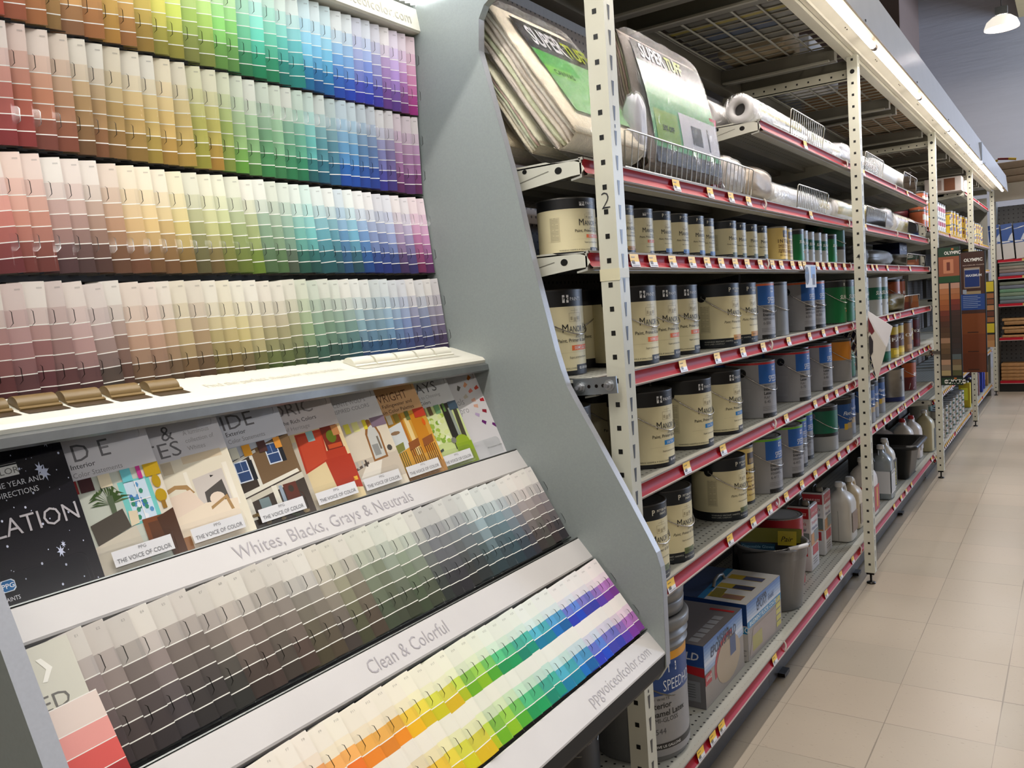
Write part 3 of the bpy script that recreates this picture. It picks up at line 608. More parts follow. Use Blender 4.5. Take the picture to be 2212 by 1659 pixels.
def art_tools(p):
    p.q(-BW, -BH, 0, 0, (224, 222, 224)); p.t('tools', -.098, -.078, .022, (150, 150, 152), width=.036); p.t('e pro', -.098, -.098, .022, (150, 150, 152), width=.040)
    for i, (x, y, c) in enumerate(((-.022, -.022, (196, 110, 40)), (-.040, -.036, (226, 160, 120)), (-.062, -.040, (90, 84, 76)), (-.012, -.048, (214, 80, 60)), (-.032, -.052, (222, 130, 110)), (-.052, -.062, (206, 196, 180)), (-.010, -.078, (196, 40, 50)), (-.034, -.088, (226, 176, 150)), (-.016, -.104, (150, 30, 50)), (-.040, -.108, (190, 170, 206)), (-.030, -.128, (104, 30, 110)), (-.004, -.140, (104, 30, 110)), (-.034, -.074, (230, 180, 160)))):
        a = math.atan2(y+.075, x+.09); ca, sa = math.cos(a), math.sin(a)
        p.poly([(x+u*ca-v*sa, y+u*sa+v*ca) for u, v in ((-.006, -.0028), (.006, -.0045), (.006, .0045), (-.006, .0028))], c)
    p.t('PPG Architectural Coatings', -.050, -.188, .005, (90, 90, 90), off=0, width=.044)
BRO = [(.566, art_dark, 'dark starry brochure with pale capital lettering, leftmost in the rack'), (.690, art_inside, 'interior brochure showing a palm plant and brown cushion'), (.812, art_whites, 'cream brochure showing a pillow on a carved armchair by a fireplace'),
       (.935, house, 'exterior brochure showing a brown gabled house with porch'), (1.056, art_red, 'brochure showing red painted cabinets in a cream room'), (1.172, art_wolf, 'pale brochure showing an ornate gilt mirror above a bed'),
       (1.290, art_wright, 'orange topped brochure showing wooden chairs by a window'), (1.398, art_ways, 'brochure showing a lime green chair and leafy window'), (1.503, art_tools, 'white brochure with a ring of coloured dashes, rightmost in the rack')]
for i, (y, art, lab) in enumerate(BRO):
    b = MB(); b.box((-BW, -BH, -.003), (0, 0, 0), (228, 226, 222)); art(Brush(b, .0002))
    o = b.build('brochure', gloss); o.matrix_world = BR.frame(y+.008, .001, -.004, .20, R.uniform(-.006, .004)); tag(o, lab, 'brochure', 'brochures in the display rack')
    # clear holder with flaps above and below
    b = MB(); M = BR.frame(y+.006, 0, 0, .20)
    top = i not in ()
    def flap(x0, x1, y0, y1, rnd):
        r = .010; z = .004
        cs = [(x1-r+r*math.cos(a), (y0+r-r*math.sin(a)) if rnd < 0 else (y1-r+r*math.sin(a)), z) for a in [PI/2*j/5 for j in range(6)]]
        poly = [(x0, y0, z), (x0, y1, z)]+cs[::-1]+[(x1, y0, z)] if rnd > 0 else [(x0, y1, z), (x0, y0, z)]+cs[::-1]+[(x1, y1, z)]
        b.quad(poly, (240, 242, 244), 0)
        e = cs[::-1]+[(x1, y0 if rnd > 0 else y1, z)]; e = [(x0, cs[-1][1], z)]+e
        for j in range(len(e)-1): b.quad([e[j], e[j+1], (e[j+1][0], e[j+1][1], z-.0012), (e[j][0], e[j][1], z-.0012)], (110, 112, 112), 1)
    x0 = -.118
    flap(x0, -.012, -.032, .006, -1)
    dpart(b, 'holder_flap', [clearp, edgep], M=M); b = MB()
    flap(x0, -.014, -.206, -.168, 1)
    if art not in (art_dark, art_tools):
        b.quad([(-.100, -.200, .0043), (-.018, -.200, .0043), (-.018, -.178, .0043), (-.100, -.178, .0043)], (226, 226, 228), 2)
        b.text('PPG', (-.065, -.1845, .0047), (1, 0, 0), (0, 1, 0), .0062, (140, 140, 142), 2, width=.011); b.text('THE VOICE OF COLOR', (-.096, -.196, .0047), (1, 0, 0), (0, 1, 0), .0088, (120, 120, 124), 2, width=.074, offset=.004)
    dpart(b, 'holder_flap', [clearp, edgep, satin], M=M)
# leaflet in the neutrals row, far left
s = ROWS[4]
b = MB(); b.box((-.10, -.175, -.002), (0, 0, 0), (206, 204, 190)); p = Brush(b, .0003)
p.t('E', -.066, -.036, .016, (240, 238, 226), off=.01); p.poly([(-.040, -.016), (-.034, -.016), (-.026, -.030), (-.036, -.044), (-.041, -.043), (-.033, -.030)], (238, 236, 226)); p.t('VED', -.070, -.076, .026, (110, 108, 104), width=.050, off=-.004)
o = b.build('leaflet', satin); o.matrix_world = s.frame(.482, .004, .002, .1, 0); tag(o, 'pale green grey leaflet with a white arrow at the left end of the neutrals row', 'leaflet')
b = MB(); yy = 0
for c, hh in (((232, 214, 204), .032), ((236, 160, 152), .026), ((222, 92, 86), .026), ((176, 46, 48), .026), ((236, 190, 184), .02), ((236, 170, 165), .03)):
    b.quad([(-.07, yy-hh, .0006), (0, yy-hh, .0006), (0, yy-.0012, .0006), (-.07, yy-.0012, .0006)], c); b.quad([(-.07, yy-.0012, .0006), (0, yy-.0012, .0006), (0, yy, .0006), (-.07, yy, .0006)], (244, 240, 232)); yy -= hh
b.quad([(-.07, yy, 0), (-.07, 0, 0), (0, 0, 0), (0, yy, 0)], (230, 228, 222))
o = b.build('colour_card', card_m); o.matrix_world = s.frame(.485, .078, .012, .25, .03); tag(o, 'loose pink and red colour card lying over the leaflet at the far left', 'paint colour card')
# ------------------------------------------------------------------ uprights
PC = (206, 205, 188); DK = (20, 19, 17)
POSTY = [1.58+2.4384*k for k in range(5)]
def post_mesh():
    b = MB(); x0, x1, dy, z0, z1 = -.022, .022, .045, .055, 2.40
    b.box((x0, 0, z0), (x1, .002, z1), PC); b.box((x1-.002, .002, z0), (x1, dy, z1), PC); b.box((x0, .002, z0), (x0+.002, dy, z1), PC)
    z = z0+.035; i = 0
    while z < z1-.02:
        b.quad([(-.005, -.0004, z), (.005, -.0004, z), (.005, -.0004, z+.0105), (-.005, -.0004, z+.0105)], DK)
        xx = x1+.0004; zz = z-.012
        b.quad([(xx, .0175, zz), (xx, .0225, zz), (xx, .0260, zz+.030), (xx, .0145, zz+.030)], DK)
        if i % 6 == 2: b.quad([(xx, .0175, zz+.036), (xx, .0225, zz+.036), (xx, .0225, zz+.043), (xx, .0175, zz+.043)], DK)
        z += .0508; i += 1
    n = 12
    b.quad([(.010*math.cos(2*PI*k/n), -.0006, 2.33+.010*math.sin(2*PI*k/n)) for k in range(n)], DK)
    return b
for i, (y, lab) in enumerate(zip(POSTY, ('cream punched steel upright marked 2, nearest the paint display', 'cream punched steel upright marked 4 beside the bent cardboard sign', 'cream punched steel upright marked 6 beside the stain sample boards', 'cream punched steel upright behind the stain sample boards', 'farthest cream punched steel upright at the end of the aisle'))):
    if i == 0:
        t0 = t = thing('upright_post', lab, 'shelf post', (-.812, y, 0), 0, 'punched steel uprights along the aisle'); post_mesh().build('post', shelfm, t)
        b = MB(); b.box((-.017, .004, .045), (.017, .040, .062), (30, 28, 26)); b.tube([(0, .02, .008), (0, .02, .05)], .005, 8, (40, 38, 36)); b.lathe([(.020, .001), (.020, .006), (.008, .010)], 16, (0, .02, 0), (50, 48, 45)); b.build('levelling_foot', steel, t)
        PO = [t0]+[dup(t0, (-.812, yy, 0)) for yy in POSTY[1:]]
    t = PO[i]; t['label'] = lab
    if i in (0, 1, 2):
        num = '246'[i]; zz = (1.575, 1.502, 1.50)[i]; sz = (.05, .04, .034)[i]
        b = MB(); b.text(num, (-.012, -.0009, zz), (1, 0, 0), (0, 0, 1), sz, (38, 38, 40), offset=-.02); b.build('handwritten_number', matte, t)
    if i == 0:
        b = MB(); b.box((-.0235, -.001, 1.425), (.0235, 0, 1.45), (214, 208, 176)); b.box((.022, 0, 1.43), (.0228, .045, 1.45), (214, 210, 188)); b.build('tape_piece', satin, t)
# bolted plate joining post and display bracket
t = thing('joining_plate', 'galvanised plate with two bolts fixed to the first upright', 'bracket', (-.850, 1.5545, 1.205))
Mr = Matrix.Rotation(math.radians(-3), 4, 'Y')
b = MB(); b.box((-.052, -.002, -.018), (.052, .002, .018), (150, 156, 160), M=Mr)
for x in (-.014, .004, .020):
    b.quad([Mr @ Vector((x+.004*math.cos(2*PI*k/10), -.0026, .004*math.sin(2*PI*k/10))) for k in range(10)], (40, 34, 34))
b.build('plate', steel, t)
for x in (-.035, .035):
    b = MB()
    def yl(prof, n, c, col, b=b):
        vs = []; 
        for r, h in prof: vs += [(c[0]+r*math.cos(2*PI*k/n+.3), c[1]-h, c[2]+r*math.sin(2*PI*k/n+.3)) for k in range(n)]
        fs = [(i*n+k, i*n+(k+1) % n, (i+1)*n+(k+1) % n, (i+1)*n+k) for i in range(len(prof)-1) for k in range(n)]
        b.add([Mr @ Vector(v) for v in vs], fs+[tuple(range((len(prof)-1)*n, len(prof)*n))], col)
    yl([(.012, .002), (.012, .004)], 20, (x, 0, 0), (176, 180, 184)); yl([(.0085, .004), (.0085, .011)], 6, (x, 0, 0), (190, 192, 194)); yl([(.0048, .011), (.0048, .020)], 12, (x, 0, 0), (150, 152, 156))
    b.build('bolt', steel, t)

# ------------------------------------------------------------------ overhead rack
OC = (92, 88, 77)
def rack(y0, y1, lab):
    t = thing('overhead_rack', lab, 'overhead rack', (-1.1, y0, 2.3), 0, 'overhead racks above the shelving')
    o = lambda b, n, m=shelfm: (b.build(n, m, t), None)[0]
    Y = y1-y0; f = .27
    b = MB(); b.prism([(.250, .095), (.290, .095), (.290, .165), (.250, .165), (.250, .160), (.285, .160), (.285, .10), (.250, .10)], 1, .0, Y, (200, 196, 178)); o(b, 'front_beam')
    b = MB(); b.box((-.29, 0, .03), (-.25, Y, .12), OC); b.box((-.25, 0, .03), (-.235, Y, .036), OC); o(b, 'rear_beam')
    b = MB(); b.box((-.29, .016, .010), (.270, .022, .052), (196, 192, 172)); b.box((-.29, .016, .010), (.270, .045, .013), (196, 192, 172))
    x = -.27
    while x < .25:
        b.quad([(x, .0155, .027), (x+.008, .0155, .027), (x+.008, .0155, .035), (x, .0155, .035)], DK); x += .0508
    o(b, 'cross_arm')
    for yy in (.10, Y/2-.14, Y/2+.06, Y-.18):
        b = MB(); b.box((-.25, yy, .055), (.25, yy+.05, .112), OC); b.box((-.24, yy-.015, .050), (.23, yy, .058), (140, 136, 122)); o(b, 'cross_beam')
    for ya, yb in ((.02, Y/2-.01), (Y/2+.01, Y-.02)):
        b = MB(); x = -.235
        while x <= .251: b.tube([(x, ya, .122), (x, yb, .122)], .0045, 5, (150, 146, 132)); x += .0965
        y = ya
        while y <= yb: b.tube([(-.25, y, .127), (.25, y, .127)], .0036, 5, (146, 142, 128)); y += .076
        for x in (-.25, .25): b.tube([(x, ya, .124), (x, yb, .124)], .0032, 5, (170, 167, 154))
        o(b, 'wire_deck')
    return t
labs = ('wire decked overhead rack above the drop cloths', 'wire decked overhead rack holding cardboard boxes', 'third wire decked overhead rack along the aisle', 'farthest wire decked overhead rack by the end wall')
for i in range(4): rack(POSTY[i]+.02, POSTY[i+1]+.02, labs[i])
rk = rack(POSTY[0]-2.4184, POSTY[0]+.018, 'wire decked overhead rack directly above the paint display')

# ------------------------------------------------------------------ strip light with valance
LY0, LY1 = -1.02, 11.25
t = thing('strip_light', 'long fluorescent strip light with metal valance above the aisle edge', 'strip light', (-.70, 5.1, 2.34))
def lp(b, n, m):
    o = b.build(n, m, t); o.location = (.70, -5.1, -2.34); return o
b = MB(); HC = (214, 208, 190)
b.strip([(-.808, 2.470), (-.808, 2.410), (-.785, 2.404), (-.782, 2.412), (-.722, 2.432), (-.712, 2.395), (-.700, 2.392)], LY0, LY1, HC)
b.strip([(-.700, 2.392), (-.680, 2.420), (-.655, 2.410), (-.650, 2.356), (-.644, 2.356)], LY0, LY1, (206, 196, 178))
b.prism([(-.808, 2.470), (-.808, 2.404), (-.712, 2.392), (-.650, 2.356), (-.650, 2.47)], 1, LY1, LY1+.004, HC)
b.prism([(-.808, 2.470), (-.808, 2.404), (-.712, 2.392), (-.650, 2.356), (-.650, 2.47)], 1, LY0-.004, LY0, HC)
y = .6
while y < LY1:
    for yy in (y, y+.03): b.box((-.760, yy, 2.4165), (-.756, yy+.006, 2.4205), (90, 84, 74))
    y += .61
lp(b, 'housing', shelfm)
b = MB(); b.prism([(-.644, 2.356), (-.642, 2.356), (-.660, 2.545), (-.663, 2.545)], 1, LY0, LY1, (226, 225, 226)); y = 1.0
while y < LY1: b.box((-.646, y, 2.362), (-.640, y+.008, 2.370), (90, 90, 92)); y += 1.2192
lp(b, 'valance', vcmat('valance_enamel', .22, noise=.03))
y = LY0
k = 0
while y < LY1-.6:
    b = MB(); b.tube([(-.692, y+.022, 2.372), (-.692, y+1.197, 2.372)], .0125, 14); tb_ = lp(b, 'fluorescent_tube', tubem)
    for ya, yb in ((y+.002, y+.022), (y+1.197, y+1.217)): b = MB(); b.tube([(-.692, ya, 2.372), (-.692, yb, 2.372)], .0132, 12, (150, 140, 135)); b.build('tube_cap', steel, tb_)
    a_ = area('strip_tube_light', (-.690, y+.61, 2.352), .03, 1.15, 10, (1, .93, .88))
    y += 1.2192; k += 1
b = MB(); b.box((-.655, 7.98, 2.32), (-.632, 8.02, 2.50), (196, 204, 216)); lp(b, 'hanging_tag', satin)

# ------------------------------------------------------------------ gondola backs and base
t = thing('shelving_back', 'tall dark pegboard back of the paint shelving', 'shelving frame', (-1.39, 6, 0))
b = MB(); b.box((0, -4.468, .10), (-.015, 5.295, 2.30)); o = b.build('pegboard', pegm, t)
b = MB(); b.box((0, -5.7, .10), (-.015, -4.47, .55)); o = b.build('pegboard', pegm, t)
for y in [1.55+1.2192*k for k in range(9)]:
    b = MB(); b.box((.001, y-6-.012, .05), (.034, y-6+.012, 2.32), (120, 116, 106)); b.build('wall_upright', shelfm, t)
b = MB(); b.box((.001, -4.45, 2.10), (.03, 5.29, 2.14), (130, 126, 114)); b.build('top_rail', shelfm, t)
SEC = [1.560+1.2192*k for k in range(9)]
RED = (156, 14, 30)
def shelf(y0, z, tags, lab, L=1.2192, depth=.50, front=-.850, base=False, cols=None, redc=RED, group='steel shelves along the aisle'):
    t = thing('steel_shelf', lab, 'metal shelf', (front-depth/2, y0+L/2, z), 0, group)
    hx = depth/2; hy = L/2-.001; D = (172, 172, 163)
    b = MB(); b.box((-hx, -hy, -.003), (hx-.006, hy, 0)); o = b.build('deck', deckm, t)
    b = MB()
    if base: b.box((hx-.06, -hy, -.175), (hx-.055, hy, -.045), (40, 36, 32)); b.box((hx-.055, -hy, -.05), (hx-.006, hy, -.003), D)
    else:
        b.prism([(hx-.004, -.004), (hx-.004, -.040), (hx-.03, -.044), (hx-.03, -.040), (hx-.008, -.036), (hx-.008, -.004)], 1, -hy, hy, D)
        for f_ in (-.35, .1): b.box((hx*f_, -hy, -.022), (hx*f_+.05, hy, -.003), (150, 148, 138))
    b.box((hx-.010, -hy, -.004), (hx, hy, .002), (168, 166, 156)); b.build('kick_plate' if base else 'front_lip', shelfm, t)
    if base:
        b = MB(); b.box((hx-.09, -hy+.1, -.178), (hx-.03, -hy+.16, -.165), (46, 40, 34)); b.build('base_foot', steel, t)
    if not base:
        for sgn in (-1, 1):
            b = MB(); y = sgn*hy; a, c = (y, y+.003) if sgn < 0 else (y-.003, y)
            b.prism([(-hx, -.045), (-hx, .004), (hx-.09, .004), (hx-.078, .000), (hx-.02, -.004), (hx-.004, -.010), (hx+.002, -.024), (hx-.006, -.033), (hx-.03, -.034), (-.02, -.060), (-hx, -.075)], 1, a, c, (208, 208, 194))
            ye = a-.0004 if sgn < 0 else c+.0004
            for cx_, cz, r in ((hx-.145, -.008, .005), (hx-.06, -.018, .0075)): b.quad([(cx_+r*1.2*math.cos(2*PI*k/14), ye, cz+r*math.sin(2*PI*k/14)) for k in range(14)], DK)
            b.quad([(hx-.20, ye, -.038), (hx-.085, ye, -.015), (hx-.083, ye, -.0165), (hx-.20, ye, -.0395)], (120, 118, 108))
            b.build('bracket', shelfm, t)
    b = MB(); prof = [(hx, .002), (hx+.003, .001), (hx+.003, -.003)]
    b.strip(prof, -hy, hy, (150, 146, 140)); b.strip([(hx+.003, -.003), (hx-.001, -.007), (hx-.002, -.016), (hx+.002, -.026), (hx+.007, -.032)], -hy, hy, redc, smooth=True)
    b.strip([(hx+.007, -.032), (hx+.010, -.0335), (hx+.009, -.037), (hx-.004, -.037)], -hy, hy, (158, 148, 142)); rail = b.build('price_rail', railm, t)
    b = MB(); n = 8; pts = [(hx+.004+.006*math.sin(PI*k/n), hy-.004+.003*math.sin(PI*k/n*2), .002-.038*k/n) for k in range(n+1)]; b.tube(pts, .003, 6, (206, 200, 192)); b.build('rail_clip', railm, rail)
    for yt in tags:
        b = MB(); w_ = .023; yy = yt-(y0+L/2)
        if abs(yy) > hy-.01: continue
        P = [(hx+.0042, -.002), (hx+.0050, -.010), (hx+.0062, -.017), (hx+.0082, -.024), (hx+.0102, -.032)]
        b.strip(P[:3]+[(hx+.0070, -.0195)], yy-w_, yy+w_, (236, 190, 36)); b.strip([(hx+.0070, -.0195)]+P[3:], yy-w_, yy+w_, (222, 220, 222))
        for k in range(7):
            xo = yy-w_+.006+k*.0022; b.strip([(P[2][0]+.0006, -.0165), (P[3][0]+.0006, -.0255)], xo, xo+.0012, (50, 46, 44))
        b.strip([(P[1][0]+.0004, -.008), (P[1][0]+.0005, -.0105)], yy-w_+.006, yy+w_*.1, (150, 120, 40)); b.strip([(P[3][0]+.0014, -.0275), (P[3][0]+.0018, -.0290)], yy-w_+.006, yy+w_-.004, (150, 148, 150))
        b.build('price_tag', satin, rail)
    return t
TG = {'B': [1.77, 1.87, 1.99, 2.12, 2.23, 2.34, 2.46, 2.57, 2.70, 2.83, 2.93, 3.07, 3.17, 3.23, 3.42, 3.51, 3.61, 3.72, 3.88, 4.33, 4.49, 4.6, 4.89, 5.63],
 'A': [2.04, 2.28, 2.45, 2.61, 3.35, 4.36, 5.65], 'U': [3.31, 4.36, 5.62], 'C': [2.02, 2.27, 2.49, 2.69, 2.98, 3.26, 3.47, 3.69, 4.86, 5.06, 5.69],
 'D': [2.01, 2.28, 2.91, 3.3, 3.48, 3.65, 3.84, 4.47, 4.85, 5.05, 5.28, 5.61, 5.89, 6.1, 6.29], 'E': [1.87, 2.3, 2.51, 2.68, 2.87, 3.07, 3.26, 3.46, 3.65, 3.82, 4.45, 4.67, 4.85, 5.07, 5.3, 5.6, 5.82],
 'Z': [2.0, 2.09, 2.16, 2.66, 3.35, 3.6, 3.83, 4.86, 5.08, 5.25, 5.44, 6.29]}
LV = {'U': 1.944, 'A': 1.684, 'B': 1.490, 'C': 1.222, 'D': .957, 'E': .688, 'Z': .185}
NM = {'U': 'top shelf of plastic sheeting rolls', 'A': 'shelf of drop cloths and sheeting', 'B': 'shelf of quart cans', 'C': 'upper shelf of gallon cans', 'D': 'middle shelf of gallon cans', 'E': 'lower shelf of gallon cans', 'Z': 'bottom base shelf with red rail'}
PL = ['first section beside the display', 'second section before the upright marked 4', 'third section past the upright marked 4', 'fourth section before the stain boards']
for L_, z in LV.items():
    for k in range(4):
        if L_ == 'U' and k == 0: continue
        shelf(SEC[k], z, [y for y in TG[L_] if SEC[k] < y < SEC[k+1]], f'{NM[L_]}, {PL[k]}', base=(L_ == 'Z'), front=-.850, depth=.50)
for k in (-1,):
    shelf(SEC[0]-1.2192*1, .185, [], 'steel base shelf underneath the paint display', base=True, front=-.850, depth=.50)
far = {'K': 2.20, 'A': 1.765, 'B': 1.49, 'G': 1.225, 'C': .91, 'D': .56, 'Z': .15}
FN = {'K': 'top shelf', 'A': 'shelf of small yellow cans', 'B': 'second shelf of small yellow cans', 'G': 'shelf of white squeeze bottles', 'C': 'shelf of tall blue tins', 'D': 'lower shelf of tall tins', 'Z': 'bottom shelf'}
PF = ['fifth section behind the stain boards', 'sixth section behind the stain boards', 'seventh section near the aisle end', 'last section at the aisle end']
for L_, z in far.items():
    for k in range(4):
        if L_ == 'K' and k < 2: continue
        if L_ in 'BG' and k < 2: continue
        y0 = SEC[4]+1.2192*k
        tg = [y0+.06+.085*i for i in range(13)]
        shelf(y0, z, tg if z < 1.9 else [], f'{FN[L_]} crowded with tags, {PF[k]}', base=(L_ == 'Z'), depth=.50)
b = MB(); b.box((.0, 5.30, 0), (.53, 5.33, 2.32), (128, 126, 118)); b.build('end_panel', shelfm, bpy.data.objects['shelving_back'])
# ------------------------------------------------------------------ cans
class Lab:
    def __init__(s, r, h, th0): s.b = MB(); s.r = r; s.h = h; s.th = th0
    def P(s, u, v, o=0): a = s.th+u/s.r; rr = s.r+.0006+o; return (rr*math.cos(a), rr*math.sin(a), v*s.h)
    def patch(s, u0, u1, v0, v1, c, o=.0002):
        n = max(1, int(abs(u1-u0)/s.r/.11)); vs = []
        for i in range(n+1):
            u = u0+(u1-u0)*i/n; vs += [s.P(u, v0, o), s.P(u, v1, o)]
        s.b.add(vs, [(2*i, 2*i+2, 2*i+3, 2*i+1) for i in range(n)], c, 0, True)
    def wrap(s, v0, v1, c): s.nw = getattr(s, 'nw', -1)+1; s.patch(-PI*s.r, PI*s.r, v0, v1, c, s.nw*.0001)
    def t(s, txt, u, v, size, c, o=.0007, off=0, shear=0, width=None, sp_=1.0): 
        return s.text(txt, u, v, size, c, o, off, shear, width, sp_)
    def text(s, txt, u, v, size, c, o, off, shear, width, sp_):
        s.b.text(txt, None, None, None, size, c, offset=off, shear=shear, width=width, spacing=sp_, fn=lambda x, y: s.P(u+x, v+y/s.h, o))
def can(name, label, cat, r, h, draw, body=(150, 150, 150), lid=(120, 118, 114), rim=(96, 94, 90), handle=True, th0=math.radians(8), group=None, ear=(16, 16, 16), lidmat=None):
    t = thing(name, label, cat, (0, 0, 0), 0, group)
    b = MB(); b.lathe([(r-.003, 0), (r+.001, .002), (r, .005), (r, h-.006), (r+.0015, h-.003), (r, h-.0005)], 40, col=body, cap=True); b.build('can_body', satin if not lidmat else lidmat, t)
    b = MB(); b.lathe([(r+.0012, h-.003), (r+.0016, h), (r-.002, h+.0012), (r-.006, h), (r-.0075, h-.005), (r-.012, h-.006), (r-.014, h-.001), (r-.018, h+.000), (r-.021, h-.004), (r-.030, h-.0045), (0.001, h-.0045)], 40, col=lid, cap=False); b.build('lid', steel if lid[0] > 60 else satin, t)
    L = Lab(r, h, th0); draw(L); L.b.build('printed_label', satin, t)
    if handle:
        ze = h*.80; b = MB()
        for s in (-1, 1):
            n = 16; rr = .0145; vs = [(rr*math.cos(2*PI*k/n), s*(r+.0022-rr*rr*.5*math.cos(2*PI*k/n)**2/r), ze+rr*math.sin(2*PI*k/n)) for k in range(n)]
            b.add(vs, [tuple(range(n))], ear); vs2 = [(v[0], s*(r-.003), v[2]) for v in vs]; b.add(vs+vs2, [(k, (k+1) % n, n+(k+1) % n, n+k) for k in range(n)], ear)
            b.lathe([(.003, -.004), (.003, .004)], 8, (0, s*(r+.003), ze), (60, 60, 60)); b.build('handle_ear', satin, t); b = MB()
        b = MB(); pts = []; Rr = r*1.30; be = math.radians(36)
        for i in range(25):
            a = PI*i/24; pts.append((math.sin(a)*Rr*math.cos(be), -math.cos(a)*(r+.0045), ze-math.sin(a)*Rr*math.sin(be)))
        b.tube(pts, .0016, 6, (190, 186, 180)); b.build('wire_handle', chrome, t)
    return t
CRM = (226, 216, 176); NAVY = (14, 22, 30); BLK = (14, 14, 16)
def sketch(L, u, v, k=1.0):
    c = (176, 164, 128)
    for u0, u1, v0, v1 in ((0, .038, .10, .104), (0, .001, 0, .10), (.037, .038, 0, .10), (.004, .010, .02, .06), (.014, .022, .0, .05), (.026, .034, .02, .06), (.006, .030, .13, .134), (.018, .0188, .10, .16), (.0, .038, 0, .004)):
        L.patch(u+u0*k, u+u1*k, v+v0*k, v+v1*k, c, .0004)
def ppg(L, u, v, k=1.0, fg=(238, 238, 238), bg=BLK):
    L.patch(u, u+.016*k, v, v+.085*k, fg, .0004); L.t('P', u+.0008*k, v+.028*k, .0100*k, bg, .0008, .012); L.t('P', u+.0056*k, v+.012*k, .0120*k, bg, .0009, .012); L.t('G', u+.0104*k, v+.028*k, .0085*k, bg, .0008, .012)
def manor(tagc, tagt, code, style='ppg', k=1.0):
    def d(L):
        q = L.r/.084
        L.wrap(0, 1, CRM)
        if style == 'ppg':
            L.wrap(.80, 1, BLK); ppg(L, -.060*q, .845, q*1.05); L.t('PAINTS', -.040*q, .865, .0115*q, (230, 230, 230), off=.0)
            L.wrap(0, .05, BLK); L.patch(-.03*q, .14*q, .05, .115, BLK); L.t(code, -.022*q, .062, .0085*q, (235, 235, 235), off=.01)
            L.t("Paint, Primer & Stain Repellent", -.078*q, .385, .0115*q, (40, 38, 36), off=.006); L.patch(-.042*q, .03*q, .285, .345, tagc, .0004); L.t(tagt, -.034*q, .298, .0095*q, (240, 240, 240), off=.008, sp_=1.25)
            L.patch(-.085*q, .06*q, .262, .264, (186, 176, 140), .0004); L.t('Super premium formula', -.050*q, .195, .0065*q, (60, 58, 52))
            L.t("WARNING! HARMFUL IF SWALLOWED", -.125*q, .068, .0055*q, (60, 58, 50))
        else:
            L.wrap(.80, 1, NAVY); L.t('P', -.058*q, .865, .019*q, (225, 222, 205), off=.02); L.t('PITTSBURGH', -.042*q, .895, .0085*q, (225, 222, 205), off=.008); L.t('PAINTS', -.032*q, .850, .0085*q, (225, 222, 205), off=.008)
            L.wrap(0, .14, NAVY); L.t('WARNING! IRRITANT. HARMFUL', -.14*q, .085, .0062*q, (190, 190, 180)); L.t('READ LABEL CAREFULLY', -.14*q, .05, .0055*q, (170, 170, 160)); L.patch(-.045*q, .005*q, .105, .185, tagc, .0004); L.t(tagt, -.040*q, .128, .007*q, tuple(v*.45 for v in tagc)); L.t(code, -.045*q, .05, .0065*q, (200, 200, 190))
            L.t("Paint, Primer & Stain Repellent", -.078*q, .375, .0105*q, (60, 56, 50), shear=.35); L.t('Super premium formula', -.052*q, .285, .0060*q, (90, 86, 78), shear=.35)
        sketch(L, -.045*q, .62, q); L.t('M', -.066*q, .50, .027*q, (34, 34, 36), width=.017*q); L.t('ANOR', -.047*q, .50, .020*q, (34, 34, 36), width=.046*q); L.t('H', .005*q, .50, .027*q, (34, 34, 36), width=.014*q); L.t('ALL', .022*q, .50, .020*q, (34, 34, 36), width=.030*q)
        L.t('Interior', -.030*q, .432, .0135*q, (70, 66, 58), shear=.6, off=-.008)
        x0 = -.150*q; L.patch(x0, x0+.030*q, .24, .66, (206, 196, 158), .0004)
        for i in range(16): L.patch(x0+.002*q, x0+(.026 if i % 4 else .018)*q, .645-i*.025, .650-i*.025, (140, 132, 108), .0006)
    return d
GR = (146, 146, 150)
def speed(stripe, top, code, prod='Interior\nLatex', fin='FLAT', bl=(30, 92, 172), word='SPEEDHIDE', big=False):
    def d(L):
        q = L.r/.084; L.wrap(0, 1, GR); L.wrap(.94, 1, stripe); L.wrap(.975, 1, (40, 38, 40))
        x0 = -.088*q; L.patch(x0, .16*q, .60, .94, bl); ppg(L, -.030*q, .82, q*.95, (236, 238, 242), bl); L.t(word, -.050*q, .63, .030*q, (232, 236, 242), off=-.004, width=.085*q)
        L.t(top, x0+.018*q, .552, .008*q, (60, 60, 64), off=.004, sp_=1.2)
        for i, tx in enumerate(prod.split('\n')): L.t(tx, -.072*q, .475-i*.07, .0145*q, (28, 28, 30), off=.014)
        L.t(fin, -.072*q, .335, .0115*q, (70, 70, 74)); L.t(code, -.072*q, .255, .0150*q, (80, 80, 84), off=-.004)
        for i in range(3): L.patch(x0+.01*q, .03*q, .185-i*.028, .19-i*.028, (100, 100, 104), .0004)
        L.patch(x0+.01*q, .14*q, 0, .075, (22, 22, 24)); L.t('UN1263', -.02*q, .02, .007*q, (225, 225, 225), off=.008)
        x1 = -.165*q; L.patch(x1, x1+.045*q, .12, .52, (154, 154, 158), .0004)
        for i in range(13): L.patch(x1+.003*q, x1+.040*q, .50-i*.028, .503-i*.028, (124, 124, 128), .0006)
    return d
GRN = (0, 104, 52)
